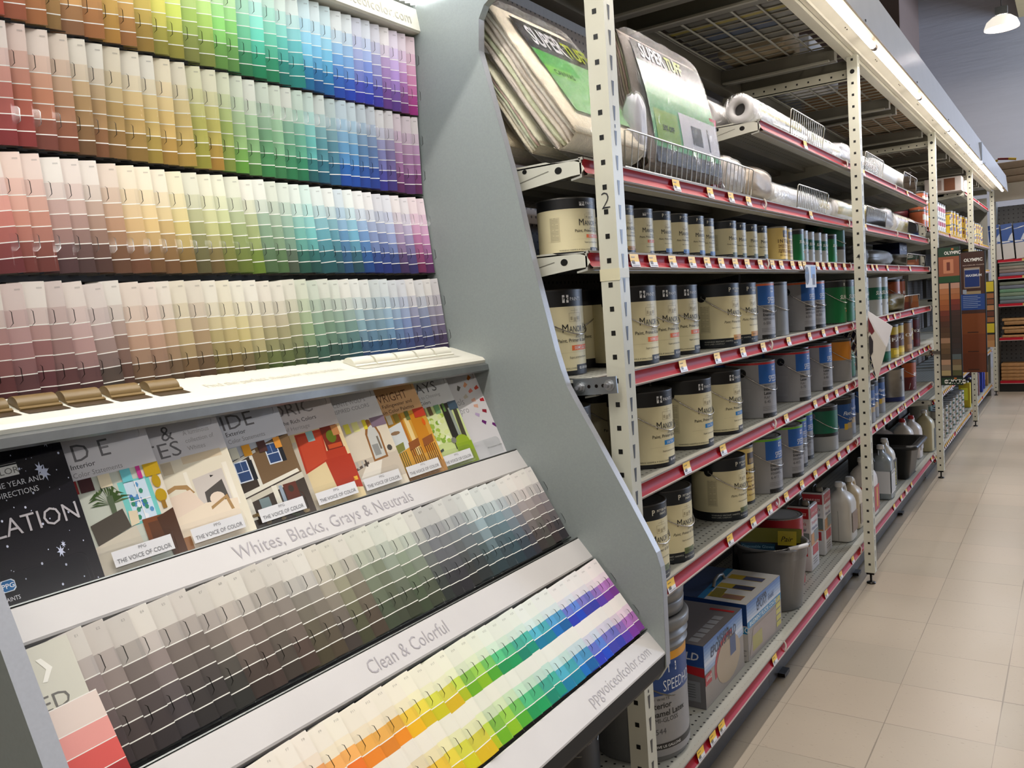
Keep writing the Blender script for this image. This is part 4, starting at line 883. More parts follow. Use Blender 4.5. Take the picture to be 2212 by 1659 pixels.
def sun(full=True, fin='SEMI-GLOSS'):
    def d(L):
        q = L.r/.084
        if full:
            L.wrap(0, 1, GRN); L.wrap(.84, 1, (22, 24, 26)); ppg(L, -.03*q, .87, q*.7); L.t('SUN-PROOF', -.060*q, .56, .026*q, (238, 236, 224), off=.012, shear=.25, width=.14*q)
            L.t('Exterior Latex', -.03*q, .33, .009*q, (230, 230, 210)); L.patch(-.012*q, .002*q, .26, .31, (226, 110, 50), .0005); L.patch(.012*q, .026*q, .26, .31, (226, 110, 50), .0005); L.patch(-.02*q, .1*q, .0, .06, (16, 20, 18)); L.wrap(0, .02, (20, 20, 20))
        else:
            L.wrap(0, 1, (168, 170, 168)); L.wrap(.42, .74, (0, 88, 60)); L.t('P', -.03*q, .83, .016*q, (170, 96, 50), off=.02); L.t('PITTSBURGH', -.012*q, .85, .006*q, (110, 100, 92)); L.t('SUN-PROOF', -.070*q, .55, .028*q, (240, 240, 232), off=.014, shear=.25, width=.14*q)
            L.t('EXTERIOR HOUSE PAINT', -.055*q, .45, .009*q, (220, 226, 190)); L.t(fin, -.03*q, .27, .016*q, (30, 34, 32), off=.016); 
            for i in range(4): L.patch(-.03*q, .05*q, .18-i*.04, .185-i*.04, (110, 112, 110), .0004)
    return d
def interior(L):
    q = L.r/.084; L.wrap(0, 1, (226, 198, 120)); L.wrap(.955, 1, (110, 104, 90)); L.patch(-.05*q, .01*q, .68, .88, (60, 44, 34)); L.patch(-.04*q, .0*q, .70, .78, (150, 120, 60), .0005)
    L.t('INTERIOR', -.086*q, .52, .028*q, (72, 36, 28), off=.012, sp_=1.35); L.t('Eggshell Latex', -.083*q, .43, .013*q, (110, 50, 40)); L.t('for Walls and Trim', -.083*q, .375, .011*q, (110, 50, 40))
    L.t('Washable, Stain Resistant', -.083*q, .29, .012*q, (96, 34, 30), off=.012); L.t('High Hiding Durable Finish', -.083*q, .235, .012*q, (96, 34, 30), off=.012); L.t('Rich Appearance', -.075*q, .14, .011*q, (120, 80, 50), shear=.2); L.wrap(0, .045, (30, 26, 22))
def floorp(L):
    q = L.r/.084; L.wrap(0, 1, (20, 74, 140)); L.wrap(.86, 1, (18, 22, 28)); ppg(L, -.01*q, .88, q*.6, (150, 160, 175)); L.t('Floor & Porch', -.075*q, .60, .025*q, (232, 236, 240), off=.004, shear=.3); L.t('Enamel', -.04*q, .46, .019*q, (226, 230, 236), off=.006, shear=.2)
    L.wrap(0, .30, (132, 134, 140)); L.patch(-.05*q, -.01*q, .28, .42, (176, 152, 110), .0005); L.patch(-.07*q, -.05*q, .26, .40, (196, 160, 50), .0005)
def ceilp(L):
    q = L.r/.084; L.wrap(0, 1, (206, 202, 198)); L.wrap(.80, 1, BLK); ppg(L, -.060*q, .845, q); L.t('PAINTS', -.040*q, .865, .012*q, (230, 230, 230)); L.wrap(.52, .80, (112, 74, 50)); L.t('Premium', -.06*q, .565, .022*q, (24, 22, 22), shear=.4); L.t('CEILING PAINT', -.100*q, .43, .026*q, (40, 38, 38), off=-.006)
    L.t('Interior Latex', -.03*q, .15, .013*q, (60, 40, 34)); L.wrap(0, .10, (170, 40, 36))
def orange(L):
    L.wrap(0, 1, (140, 138, 138)); L.wrap(.50, .93, (206, 130, 34)); L.wrap(.93, 1, (60, 52, 40)); L.patch(.0, .05, .1, .15, (90, 90, 90))
def plaing(L): L.wrap(0, 1, (120, 122, 124)); L.wrap(.94, 1, (30, 30, 32)); L.patch(-.07, -.02, .1, .5, (130, 132, 134), .0004)
def maxim(L):
    q = L.r/.084; L.wrap(0, 1, (96, 22, 26)); L.patch(-.14*q, .14*q, .45, .93, (176, 84, 28)); L.b.add([L.P(u*q, v, .0006) for u, v in ((-.09, .05), (-.05, .05), (-.03, .25), (.0, .38), (.05, .44), (.05, .50), (-.02, .50), (-.06, .40), (-.08, .25))], [tuple(range(9))], (190, 186, 184))
    L.t('MAXIMUM', -.05*q, .50, .030*q, (236, 232, 228), off=.014, width=.12*q); L.wrap(.93, 1, (40, 34, 32)); L.patch(0, .05*q, .06, .12, (200, 180, 90), .0006)
def chromec(L):
    L.wrap(0, .14, (26, 40, 96)); L.patch(.02, .10, .2, .9, (40, 48, 80)); L.t('@', -.06, .70, .02, (60, 58, 56), off=.01); L.t('COIL', -.055, .62, .012, (60, 58, 56))
def greensh(L):
    q = L.r/.084; L.wrap(0, 1, (150, 152, 152)); L.wrap(.40, .90, (0, 98, 72)); L.wrap(.90, 1, (28, 30, 30)); L.wrap(.33, .40, (16, 18, 18)); L.t('SUN', .0, .48, .024*q, (236, 238, 230), off=.014, shear=.2); L.t('Exterior', -.01*q, .345, .013*q, (236, 238, 230), off=.006); L.t('Semi-Gloss', -.01*q, .24, .013*q, (30, 30, 30), off=.01); L.t('Latex', .0, .17, .013*q, (30, 30, 30), off=.01)
def bonus(L):
    q = L.r/.084; L.wrap(0, 1, (212, 206, 200)); L.wrap(.62, 1, (160, 26, 34)); L.t('BONUS', -.09*q, .66, .030*q, (216, 200, 190), off=.006, width=.12*q); L.t("Thompson's", -.06*q, .40, .026*q, (176, 34, 40), off=.006, shear=.2); L.t('WaterSeal', -.06*q, .28, .026*q, (36, 52, 110), off=.006, shear=.2); L.wrap(0, .16, (184, 40, 40))
def stainc(c1, c2, word, wc=(240, 238, 230)):
    def d(L):
        q = L.r/.084; L.wrap(0, 1, c1); L.patch(-.13*q, .13*q, .30, .70, c2); L.wrap(.93, 1, (50, 46, 42)); L.t(word, -.085*q, .50, .032*q, wc, off=.02, width=.13*q); L.patch(-.07*q, .04*q, .10, .24, tuple(min(255, v*1.25) for v in c1), .0005)
    return d
def small(c1, c2, c3):
    def d(L): L.wrap(0, 1, c1); L.wrap(.90, 1, (70, 60, 50)); L.patch(-L.r*.9, L.r*.9, .45, .75, c2); L.patch(-L.r*.5, L.r*.9, .12, .36, c3, .0004)
    return d
G_, GH, Q_, QH = .0835, .193, .0535, .122
BASEMAKE = {}
def mk(key, *a, **k):
    BASEMAKE[key] = [can(*a, **k), False]
def put(key, x, y, z, label, group=None, rz=0):
    t, used = BASEMAKE[key]
    if not used:
        t.location = (x, y, z); t.rotation_euler = (0, 0, rz); t['label'] = label
        if group: t['group'] = group
        BASEMAKE[key][1] = True; return t
    return dup(t, (x, y, z), rz, label, group)
GCN = dict(body=(24, 24, 26), lid=(46, 42, 38))
ORNG = (236, 112, 44); BLU = (20, 128, 200)
mk('mg_semi', 'paint_can', '', 'paint can', G_, GH, manor(ORNG, 'SEMI-GLOSS', '82-500 Brights'), **GCN)
mk('mg_satin', 'paint_can', '', 'paint can', G_, GH, manor(BLU, 'SATIN', '82-400 Brights'), **GCN)
mk('pg_amber', 'paint_can', '', 'paint can', G_, GH, manor((186, 132, 50), 'SATIN', '82-310', 'pitt'), **GCN)
mk('pg_green', 'paint_can', '', 'paint can', G_, GH, manor((94, 106, 62), 'EGGSHELL', '82-310 Pastel Base', 'pitt'), **GCN)
mk('mq_semi', 'paint_can', '', 'paint can', Q_, QH, manor(ORNG, 'SEMI-GLOSS', '82-500'), handle=False, body=(24, 24, 26), lid=(110, 108, 104))
mk('mg_semi_wide', 'paint_can', '', 'paint can', Q_*1.22, QH*1.02, manor(ORNG, 'SEMI-GLOSS', '82-500'), handle=False, body=(24, 24, 26), lid=(110, 108, 104))
for nm, c in (('amber', (186, 132, 50)), ('blue', (86, 130, 196)), ('green', (94, 106, 62))): mk('pq_'+nm, 'paint_can', '', 'paint can', Q_, QH, manor(c, 'SATIN', '82-410', 'pitt'), handle=False, body=(24, 24, 26), lid=(110, 108, 104))
mk('int_q', 'paint_can', '', 'paint can', Q_, QH, interior, handle=False); mk('int_g', 'paint_can', '', 'paint can', G_*.80, GH, interior, handle=True, lid=(46, 42, 38))
mk('sun_q', 'paint_can', '', 'paint can', Q_, QH, sun(True), handle=False); mk('sung_q', 'paint_can', '', 'paint can', Q_*.9, QH, sun(False), handle=False)
mk('sun_g', 'paint_can', '', 'paint can', G_, GH, sun(True), lid=(46, 42, 38)); mk('sung_g', 'paint_can', '', 'paint can', G_, GH*1.05, sun(False), handle=False)
mk('sh_orange', 'paint_can', '', 'paint can', G_, GH, speed((214, 96, 40), 'WHITE AND PASTEL', '6-500', 'Interior\nEnamel Latex', 'SEMI-GLOSS'), lid=(70, 66, 62))
mk('sh_orange2', 'paint_can', '', 'paint can', G_, GH, speed((214, 96, 40), 'NEUTRAL', '6-501', 'Interior\nSemi-Gloss', 'SEMI-GLOSS'), lid=(70, 66, 62))
mk('sh_red', 'paint_can', '', 'paint can', G_, GH, speed((190, 36, 40), 'BRIGHT WHITE', '6-45'), lid=(56, 52, 50)); mk('sh_red70', 'paint_can', '', 'paint can', G_, GH, speed((190, 36, 40), 'WHITE', '6-70'), lid=(56, 52, 50))
mk('sh_red80', 'paint_can', '', 'paint can', G_, GH, speed((190, 36, 40), 'WHITE', '6-80'), lid=(56, 52, 50))
mk('sh_green', 'paint_can', '', 'paint can', G_, GH, speed((112, 184, 52), 'WHITE AND PASTEL', '6-411', 'Interior\nEnamel Latex', 'EGGSHELL'), lid=(50, 48, 46)); mk('sh_green2', 'paint_can', '', 'paint can', G_, GH, speed((112, 184, 52), 'WHITE', '6-415', 'Interior\nEnamel Latex', 'EGGSHELL'), lid=(50, 48, 46))
mk('floor_g', 'paint_can', '', 'paint can', G_, GH, floorp, lid=(60, 58, 56)); mk('ceil_g', 'paint_can', '', 'paint can', G_, GH, ceilp, **GCN); mk('orange_g', 'paint_can', '', 'paint can', G_, GH, orange, lid=(60, 56, 52)); mk('plain_g', 'paint_can', '', 'paint can', G_, GH, plaing, lid=(60, 56, 52))
mk('max_g', 'stain_can', '', 'stain can', G_, GH, maxim, lid=(60, 56, 52)); mk('chrome_g', 'metal_can', '', 'paint can', G_, GH, chromec, body=(150, 146, 140), handle=False, lidmat=steel); mk('green_g', 'paint_can', '', 'paint can', G_, GH, greensh, lid=(56, 54, 52), ear=(120, 122, 120))
mk('bonus_g', 'sealer_can', '', 'sealer can', G_*1.12, GH*1.45, bonus, handle=False)

def row(items, z, group, front=-.862):
    for it in items:
        key, y, dx, lab = it[:4]; r = Q_ if '_q' in key else G_
        put(key, front-r-dx, y, z+.001, lab, group)
Zb, Zc, Zd, Ze, Zz = (LV[k]+.0005 for k in 'BCDEZ')
gb = 'quart cans on the quart shelf'
put('mg_semi_wide', -.955, 1.66, Zb, 'cream quart can with black band and orange corner, between display panel and first upright', gb)
row([('pq_amber', 1.875, .004, 'cream quart can with dark band and amber tag, first right of the upright marked 2'), ('mq_semi', 1.995, .008, 'cream quart can with black band and orange semi-gloss tag'),
 ('pq_blue', 2.107, .006, 'cream quart can with blue tag, just right of the orange tagged quart'), ('pq_blue', 2.222, .004, 'cream quart can with blue tag, second of the four blue tagged quarts'), ('pq_blue', 2.338, .002, 'cream quart can with blue tag, third of the four blue tagged quarts'), ('pq_blue', 2.447, .012, 'cream quart can with blue tag, fourth of the four blue tagged quarts'),
 ('pq_green', 2.612, .0, 'cream quart can standing apart with its side text panel showing'), ('pq_green', 2.724, .006, 'cream quart can with olive tag, second from the gap in the quart row'), ('pq_green', 2.835, .004, 'cream quart can with olive tag, third from the gap in the quart row'), ('pq_green', 2.946, .004, 'cream quart can with olive tag, last cream quart before the yellow ones'),
 ('int_q', 3.068, .0, 'pale yellow quart can, nearer of the two yellow quarts'), ('int_q', 3.178, .012, 'pale yellow quart can, farther of the two yellow quarts'), ('sun_q', 3.295, .0, 'bright green quart can beside the yellow quarts'), ('sung_q', 3.398, .006, 'grey quart can with green band, first after the green quart'),
 ('sung_q', 3.502, .008, 'grey quart can with green band, second after the green quart'), ('sung_q', 3.606, .006, 'grey quart can with green band, third after the green quart'), ('sung_q', 3.711, .006, 'grey quart can with green band, fourth after the green quart'), ('sun_q', 3.822, .0, 'bright green quart can, last quart before the big green can')], Zb, gb)
bq = [('pq_green', 1.62), ('pq_amber', 1.74)]
put('pq_green', -1.13, 1.60, Zb, 'shadowed cream quart can at the back left of the quart shelf', gb)
put('green_g', -.955, 4.02, Zb, 'large green and grey can on the quart shelf behind the upright marked 4')
gc = 'gallon cans on the upper gallon shelf'
row([('mg_semi', 1.655, .075, 'cream gallon can with orange tag in shadow behind the display panel'), ('mg_semi', 1.905, .004, 'cream gallon can with black logo band, first right of the upright on the upper shelf'), ('mg_semi', 2.078, .020, 'cream gallon can with black logo band, second right of the upright on the upper shelf'), ('mg_semi', 2.247, .030, 'cream gallon can with black logo band set back as third on the upper shelf'),
 ('pg_amber', 2.515, .000, 'cream gallon can with dark navy band and amber tag showing its black handle ear'), ('pg_amber', 2.700, .006, 'cream gallon can with navy band and amber tag beside the orange striped can'), ('sh_orange', 2.890, .004, 'grey gallon can with orange rim and blue label, nearest of its kind'),
 ('sh_orange2', 3.415, .0, 'grey gallon can with blue label standing alone past a gap on the upper shelf'), ('sh_orange2', 3.60, .006, 'grey gallon can with orange rim behind the hanging card'), ('sh_orange2', 3.775, .08, 'grey gallon can set back beside the green gallons'), ('sun_g', 3.955, .0, 'green gallon can left of the upright marked 4'), ('sun_g', 4.130, .0, 'green gallon can hidden behind the upright marked 4')], Zc, gc)
put('mg_semi', -1.08, 1.86, Zc+.001, 'cream gallon can with orange lid edge deep behind the first upright', gc, rz=-1.3)
put('plain_g', -.955, 3.07, Zc+.001, 'plain dark grey gallon can with black handle ear, side turned to the aisle', gc, rz=.0)
gd = 'gallon cans on the middle gallon shelf'
row([('ceil_g', 1.625, .055, 'gallon can with brown band behind the grey display panel'), ('mg_satin', 1.960, .0, 'cream gallon can with blue satin tag, first right of the upright on the middle shelf'), ('mg_satin', 2.240, .0, 'cream gallon can with blue satin tag, second on the middle shelf'), ('mg_satin', 2.492, .0, 'cream gallon can with blue satin tag, third on the middle shelf'),
 ('sh_red', 2.850, .0, 'grey gallon can with red rim and blue label, nearest of its kind'), ('sh_red70', 3.300, .0, 'grey gallon can with red rim, side on with big black handle ear'), ('sh_red80', 3.480, .05, 'grey gallon can with red rim tucked behind the second red rimmed can'), ('sh_red80', 3.655, .0, 'grey gallon can with red rim left of the orange can'), ('sh_red80', 3.83, .06, 'grey gallon can with red rim set back beside the orange can'),
 ('orange_g', 4.02, .0, 'orange and grey gallon can behind the upright marked 4'), ('sun_g', 4.195, .02, 'green gallon can behind the lattice sign')], Zd, gd)
for x, y in ((-1.13, 2.05), (-1.13, 2.32), (-1.13, 2.60), (-1.10, 2.85), (-1.12, 3.10), (-1.12, 3.45)):
    put('sh_red' if y > 2.5 else 'mg_satin', x, y, Zd+.001, 'paint can with black lid in the back row of the middle shelf', 'cans in the back row of the middle shelf')
ge = 'gallon cans on the lower gallon shelf'
row([('pg_green', 1.868, -.010, 'cream gallon can with olive tag beside the display panel edge on the lower shelf'), ('pg_green', 2.040, -.006, 'cream gallon can with olive tag facing out, second on the lower shelf'), ('pg_green', 2.500, .0, 'cream gallon can with navy bands and black handle ear, alone on the lower shelf'), ('int_g', 2.690, .02, 'yellow gallon can on the lower shelf'),
 ('sh_green', 2.885, .0, 'grey gallon can with green rim and blue label, nearest green rimmed can'), ('sh_green2', 3.160, .0, 'grey gallon can with green rim, second green rimmed can'), ('sh_green', 3.330, .03, 'grey gallon can with green rim, third green rimmed can'), ('sh_green2', 3.50, .05, 'grey gallon can with green rim beside the dark green can'),
 ('green_g', 3.715, .0, 'dark green and grey gallon can on the lower shelf'), ('floor_g', 3.985, .0, 'blue and grey gallon can left of the upright marked 4'), ('floor_g', 4.155, .02, 'blue and grey gallon can directly behind the upright marked 4')], Ze, ge)
# third and fourth sections
g2 = 'cans past the upright marked 4'
row([('sun_g', 4.38, .03, 'small green can just past the upright marked 4 on the upper shelf'), ('sung_g', 4.56, .02, 'grey can with green band half behind its neighbour past the upright marked 4'), ('sung_g', 4.80, .0, 'grey can with wide green band, middle of three past the upright marked 4'), ('sung_g', 4.97, .0, 'grey can with wide green band, farthest of three past the upright marked 4'),
 ('max_g', 5.98, .10, 'orange brown can at the back right of the upper shelf, nearer one'), ('max_g', 6.18, .10, 'orange brown can at the back right of the upper shelf, farther one')], Zc, g2)
for k, (c1, c2, wd, y, dx, lab) in enumerate((((0, 84, 60), (190, 190, 180), 'FAST', 5.02, .0, 'green can with red foot on the middle shelf past the sign'), ((196, 170, 50), (90, 56, 40), 'FAN', 5.28, .0, 'yellow striped brown can, nearer of the pair'), ((196, 170, 50), (90, 56, 40), 'FAN', 5.46, .0, 'yellow striped brown can, farther of the pair'),
      ((150, 112, 72), (150, 110, 66), 'OAK', 5.75, .0, 'tan wood pattern can on the middle shelf'), ((60, 46, 34), (180, 150, 50), 'OLY', 6.0, .03, 'dark brown can with yellow disc on the middle shelf'), ((92, 18, 26), (76, 16, 22), 'OLY', 6.22, .02, 'dark red gallon can at the right end of the middle shelf'))):
    key = 'st%d' % k; mk(key, 'stain_can', '', 'stain can', G_*.95, GH, stainc(c1, c2, wd), lid=(50, 48, 46), handle=(k > 4)); put(key, -.862-G_-dx, y, Zd+.001, lab)
row([('plain_g', 4.62, .04, 'dark grey can half hidden by the bent cardboard sign')], Zd, g2)
row([('floor_g', 4.52, .0, 'blue floor paint can right of the upright marked 4, nearest of three'), ('floor_g', 4.72, .02, 'blue floor paint can right of the upright marked 4, middle of three'), ('floor_g', 4.90, .02, 'blue floor paint can right of the upright marked 4, farthest of three'), ('chrome_g', 5.40, .0, 'shiny bare metal can with blue foot on the lower shelf'), ('max_g', 5.98, .02, 'orange and maroon can with grey swoosh on the lower shelf'), ('max_g', 6.25, .06, 'maroon can at the right end of the lower shelf')], Ze, g2)

# ------------------------------------------------------------------ pails, boxes, bucket and jugs on the base shelf
def pail(name, lab, loc, col, lidc, draw, r=.145, h=.36, rz=0):
    t = thing(name, lab, 'paint pail', loc, rz)
    b = MB(); b.lathe([(r*.93, 0), (r*.95, .004), (r, h*.82), (r+.006, h*.82+.004), (r+.006, h*.84), (r, h*.845), (r, h*.89), (r+.008, h*.895), (r+.008, h*.91), (r, h*.915), (r+.002, h*.96)], 48, col=col); b.build('pail_body', plastic, t)
    b = MB(); b.lathe([(r+.004, h*.955), (r+.012, h*.96), (r+.013, h*1.02), (r+.008, h*1.035), (r-.010, h*1.035), (r-.014, h*1.01), (.001, h*1.005)], 48, col=lidc, cap=False); b.build('pail_lid', plastic, t)
    L = Lab(r*.985, h, math.radians(11)); draw(L); L.b.build('printed_label', satin, t)
    b = MB(); pts = [(math.sin(PI*i/20)*(r+.03)*.8, -math.cos(PI*i/20)*(r+.008), h*.80-math.sin(PI*i/20)*(r+.03)*.75) for i in range(21)]; b.tube(pts, .0022, 6, (120, 118, 112)); b.build('wire_handle', chrome, t)
    return t
def pl(L):
    L.patch(-.17, .25, .05, .80, (148, 148, 150), .001); L.patch(-.17, .25, .74, .80, (216, 150, 30), .0014); L.patch(-.17, .25, .50, .74, (26, 66, 132), .0014); L.patch(-.20, -.17, .05, .80, (196, 196, 196), .001)
    for i in range(30): L.patch(-.195, -.176, .78-i*.024, .79-i*.024, (90, 90, 92), .0016)
    L.patch(-.085, -.057, .655, .72, (232, 236, 240), .0016); L.t('PPG', -.083, .672, .016, (26, 66, 132), .0022, .014, 0, .024); L.t('SPEEDHIDE', -.105, .525, .042, (226, 232, 240), .0018, -.004, 0, .13); L.t('OFF WHITE', -.150, .462, .010, (60, 60, 62), .0016, .004, 0, None, 1.3)
    L.t('Interior', -.150, .405, .022, (26, 26, 28), .0016, .016); L.t('Enamel Latex', -.150, .345, .022, (26, 26, 28), .0016, .016); L.t('SEMI-GLOSS', -.150, .30, .017, (60, 60, 62), .0016); L.t('6-544', -.150, .215, .021, (80, 80, 84), .0016, -.004)
    L.patch(-.16, .25, .10, .145, (30, 30, 32), .0014); L.t('FIVE US GALLONS', -.135, .112, .010, (226, 226, 226), .0018, .01)
pail('paint_pail', 'grey five gallon pail with blue label and orange stripe beside the display', (-1.005, 1.97, .186), (126, 126, 126), (120, 120, 120), pl, .135, .36)
for k in range(2): 
    b = MB(); b.lathe([(.118, 0), (.134, .004), (.137, .034), (.132, .038), (.120, .038), (.117, .012), (.001, .010)], 40, col=(118, 118, 118)); o = b.build('pail_lid', plastic); o.location = (-1.005+.002*k, 1.972, .186+.375+.036*k); tag(o, ('lower' if k == 0 else 'upper')+' spare grey pail lid stacked on the grey pail', 'pail lid', 'spare lids on the grey pail')
def dark(L): L.patch(-.15, .12, .05, .75, (26, 26, 28), .001); L.t('PREMIUM', -.06, .5, .02, (120, 100, 90), .0016)
pail('paint_pail', 'black pail with orange edged label under the display', (-.93, 1.20, .186), (20, 20, 20), (24, 24, 24), dark, .125, .30)
pail('paint_pail', 'black pail with pale grey lid behind the black pail under the display', (-1.09, 1.62, .186), (20, 20, 20), (128, 124, 118), dark, .135, .34)
def epoxy(loc, rz, lab, sx, sy, sz, var):
    t = thing('boxed_floor_coating_kit', lab, 'boxed kit', loc, rz)
    b = MB(); b.box((-sx/2, -sy/2, 0), (sx/2, sy/2, sz), (100, 100, 104))
    e = .0005; fx = sx/2+e; fy = -sy/2-e; tz = sz+e
    top = (206, 202, 196) if var else (112, 106, 106)
    b.quad([(-sx/2, -sy/2, tz), (sx/2, -sy/2, tz), (sx/2, sy/2, tz), (-sx/2, sy/2, tz)], top)
    # +X face: colour bands
    def X(y0, z0, y1, z1, c, o=0): b.quad([(fx+o, y0, z0), (fx+o, y1, z0), (fx+o, y1, z1), (fx+o, y0, z1)], c)
    def Yf(x0, z0, x1, z1, c, o=0): b.quad([(x0, fy-o, z0), (x1, fy-o, z0), (x1, fy-o, z1), (x0, fy-o, z1)], c)
    h = sy/2
    n = 8
    for i in range(n): X(-h, sz*(.55+.45*i/n), h, sz*(.55+.45*(i+1)/n), mix((206, 214, 226), (36, 88, 160), abs(i-2)/6))
    X(-h, 0, h, sz*.55, (150, 140, 130))
    if var:
        X(-h, sz*.56, h, sz*.68, (36, 130, 180), .0003); b.text('BASEMENT FLOOR COATING', (fx+.0008, -h+.02, sz*.585), (0, 1, 0), (0, 0, 1), .020, (226, 240, 246), offset=.02, width=sy*.86)
        b.text('EPOXY', (fx+.0006, -h+.09, sz*.74), (0, 1, 0), (0, 0, 1), .044, (28, 36, 70), offset=.008, width=.10); b.text('Shield', (fx+.0006, -h+.20, sz*.745), (0, 1, 0), (0, 0, 1), .030, (60, 90, 140), width=.055); b.text('RUST-OLEUM', (fx+.0006, -h+.10, sz*.90), (0, 1, 0), (0, 0, 1), .014, (50, 46, 46), offset=.02)
        b.quad([(fx+.0006, -h+.01, .01), (fx+.0006, h-.07, .01), (fx+.0006, h-.05, sz*.5), (fx+.0006, -h+.05, sz*.5)], (164, 148, 138))
        for i in range(5): X(h-.055, sz*(.10+.115*i), h-.01, sz*(.19+.115*i), (196, 186, 84), .0008)
        b.quad([(fx+.0008, -h+.04, .02), (fx+.0008, -h+.13, .02), (fx+.0008, -h+.13, .07), (fx+.0008, -h+.04, .07)], (170, 160, 90))
        Yf(-sx/2, 0, sx/2, sz, (206, 200, 194)); Yf(-sx/2, sz*.62, sx/2, sz, (26, 62, 122), .0003); Yf(-sx/2, sz*.48, sx/2, sz*.60, (36, 130, 180), .0003); b.text('COATING', (sx/2-.11, fy-.001, sz*.505), (1, 0, 0), (0, 0, 1), .026, (232, 240, 244), offset=.02)
        b.text('d', (sx/2-.05, fy-.001, sz*.70), (1, 0, 0), (0, 0, 1), .034, (220, 226, 236), offset=.01)
        for i in range(3): b.text(('Easy Degreaser', 'Lint Additive', 'Epoxy & Paper')[i], (sx/2-.06, fy-.001, sz*(.17-.045*i)), (1, 0, 0), (0, 0, 1), .009, (60, 56, 54))
        for i in range(3):
            y0 = -h+.03+i*.10; b.quad([(sx/2-.155, y0, tz+.0004), (sx/2-.03, y0, tz+.0004), (sx/2-.03, y0+.045, tz+.0004), (sx/2-.155, y0+.045, tz+.0004)], (196, 166, 50) if i else (196, 166, 50)); b.quad([(sx/2-.10, y0+.003, tz+.0008), (sx/2-.03, y0+.003, tz+.0008), (sx/2-.03, y0+.040, tz+.0008), (sx/2-.10, y0+.040, tz+.0008)], ((150, 110, 90), (54, 56, 80), (80, 82, 110))[i])
        b.quad([(-sx/2, -h, tz+.0004), (-.02, -h, tz+.0004), (-.04, h, tz+.0004), (-sx/2, h, tz+.0004)], (46, 62, 96)); b.quad([(-.03, -h, tz+.0006), (-.005, -h, tz+.0006), (-.03, h, tz+.0006), (-.055, h, tz+.0006)], (40, 120, 170))
        b.quad([(.0, -h+.03, tz+.0006), (.04, -h+.03, tz+.0006), (.03, -h+.12, tz+.0006), (-.01, -h+.12, tz+.0006)], (140, 124, 40))
    else:
        for i in range(16):
            a0, a1 = PI*i/15, PI*(i+1)/15
        n2 = 20; cy, cz, ry_, rz_ = .030, sz*.42, .105, sz*.36
        [b.quad([(fx+.0004, cy+(ry_+e_)*math.cos(a_), cz+(rz_+e_)*math.sin(a_)) for e_, a_ in ((0, math.radians(70+14*j)), (.016, math.radians(70+14*j)), (.016, math.radians(84+14*j)), (0, math.radians(84+14*j)))], (170, 40, 40)) for j in range(9)]; b.quad([(fx+.0008, cy+ry_*math.cos(2*PI*k/n2), cz+rz_*math.sin(2*PI*k/n2)) for k in range(n2)], (176, 156, 128)); X(.045, sz*.42, .095, sz*.72, (60, 76, 116), .0012)
        b.text('EPOXYSHIELD', (fx+.0014, -h+.05, sz*.72), (0, 1, 0), (0, 0, 1), .042, (44, 52, 78), offset=.006, shear=.2, width=sy*.66); b.text('RUST-OLEUM', (fx+.0014, -h+.11, sz*.88), (0, 1, 0), (0, 0, 1), .016, (50, 46, 46), offset=.02); X(-h, sz*.36, -h+.05, sz*.53, (176, 40, 42), .0014); b.text('GARAGE', (fx+.002, -h+.006, sz*.43), (0, 1, 0), (0, 0, 1), .016, (232, 220, 214), offset=.02, width=.042)
        Yf(-sx/2, 0, sx/2, sz, (104, 102, 104)); Yf(-sx/2, sz*.66, sx/2, sz, (28, 66, 130), .0003); b.quad([(-sx/2, fy-.0006, sz*.66), (sx/2, fy-.0006, sz*.50), (sx/2, fy-.0006, sz*.64), (-sx/2, fy-.0006, sz*.74)], (170, 26, 32)); b.text('SHIELD', (sx/2-.125, fy-.001, sz*.76), (1, 0, 0), (0, 0, 1), .032, (206, 208, 210), offset=.02, shear=.2, width=.11)
        Yf(sx/2-.12, sz*.10, sx/2-.015, sz*.42, (128, 130, 134), .0004); b.quad([(sx/2-.105+.022*math.cos(2*PI*k/14), fy-.0008, sz*.25+.026*math.sin(2*PI*k/14)) for k in range(14)], (60, 58, 60))
        for i in range(6): Yf(sx/2-.075, sz*(.36-.04*i), sx/2-.03, sz*(.37-.04*i), (80, 82, 84), .0008)
        for i in range(6): b.quad([(sx/2-.055, -h+.02+i*.038, tz+.0005), (sx/2-.025, -h+.02+i*.038, tz+.0005), (sx/2-.025, -h+.05+i*.038, tz+.0005), (sx/2-.055, -h+.05+i*.038, tz+.0005)], (150, 150, 152))
        b.quad([(sx/2-.09, h-.05, tz+.0005), (sx/2-.01, h-.05, tz+.0005), (sx/2-.01, h-.035, tz+.0005), (sx/2-.09, h-.035, tz+.0005)], (176, 36, 38))
    b.build('carton', satin, t)
    b = MB(); b.tube([(-.02, -.05, sz+.002), (-.02, -.035, sz+.022), (-.02, 0, sz+.028), (-.02, .035, sz+.022), (-.02, .05, sz+.002)], .006, 8, (110, 108, 102)); b.build('carry_handle', plastic, t)
epoxy((-1.03, 2.37, .186), math.radians(0), 'grey and blue boxed epoxy kit with red swoosh next to the grey pail', .25, .335, .19, 0)
epoxy((-1.035, 2.74, .186), math.radians(-2), 'white topped blue boxed epoxy kit between grey kit and bucket', .28, .33, .19, 1)
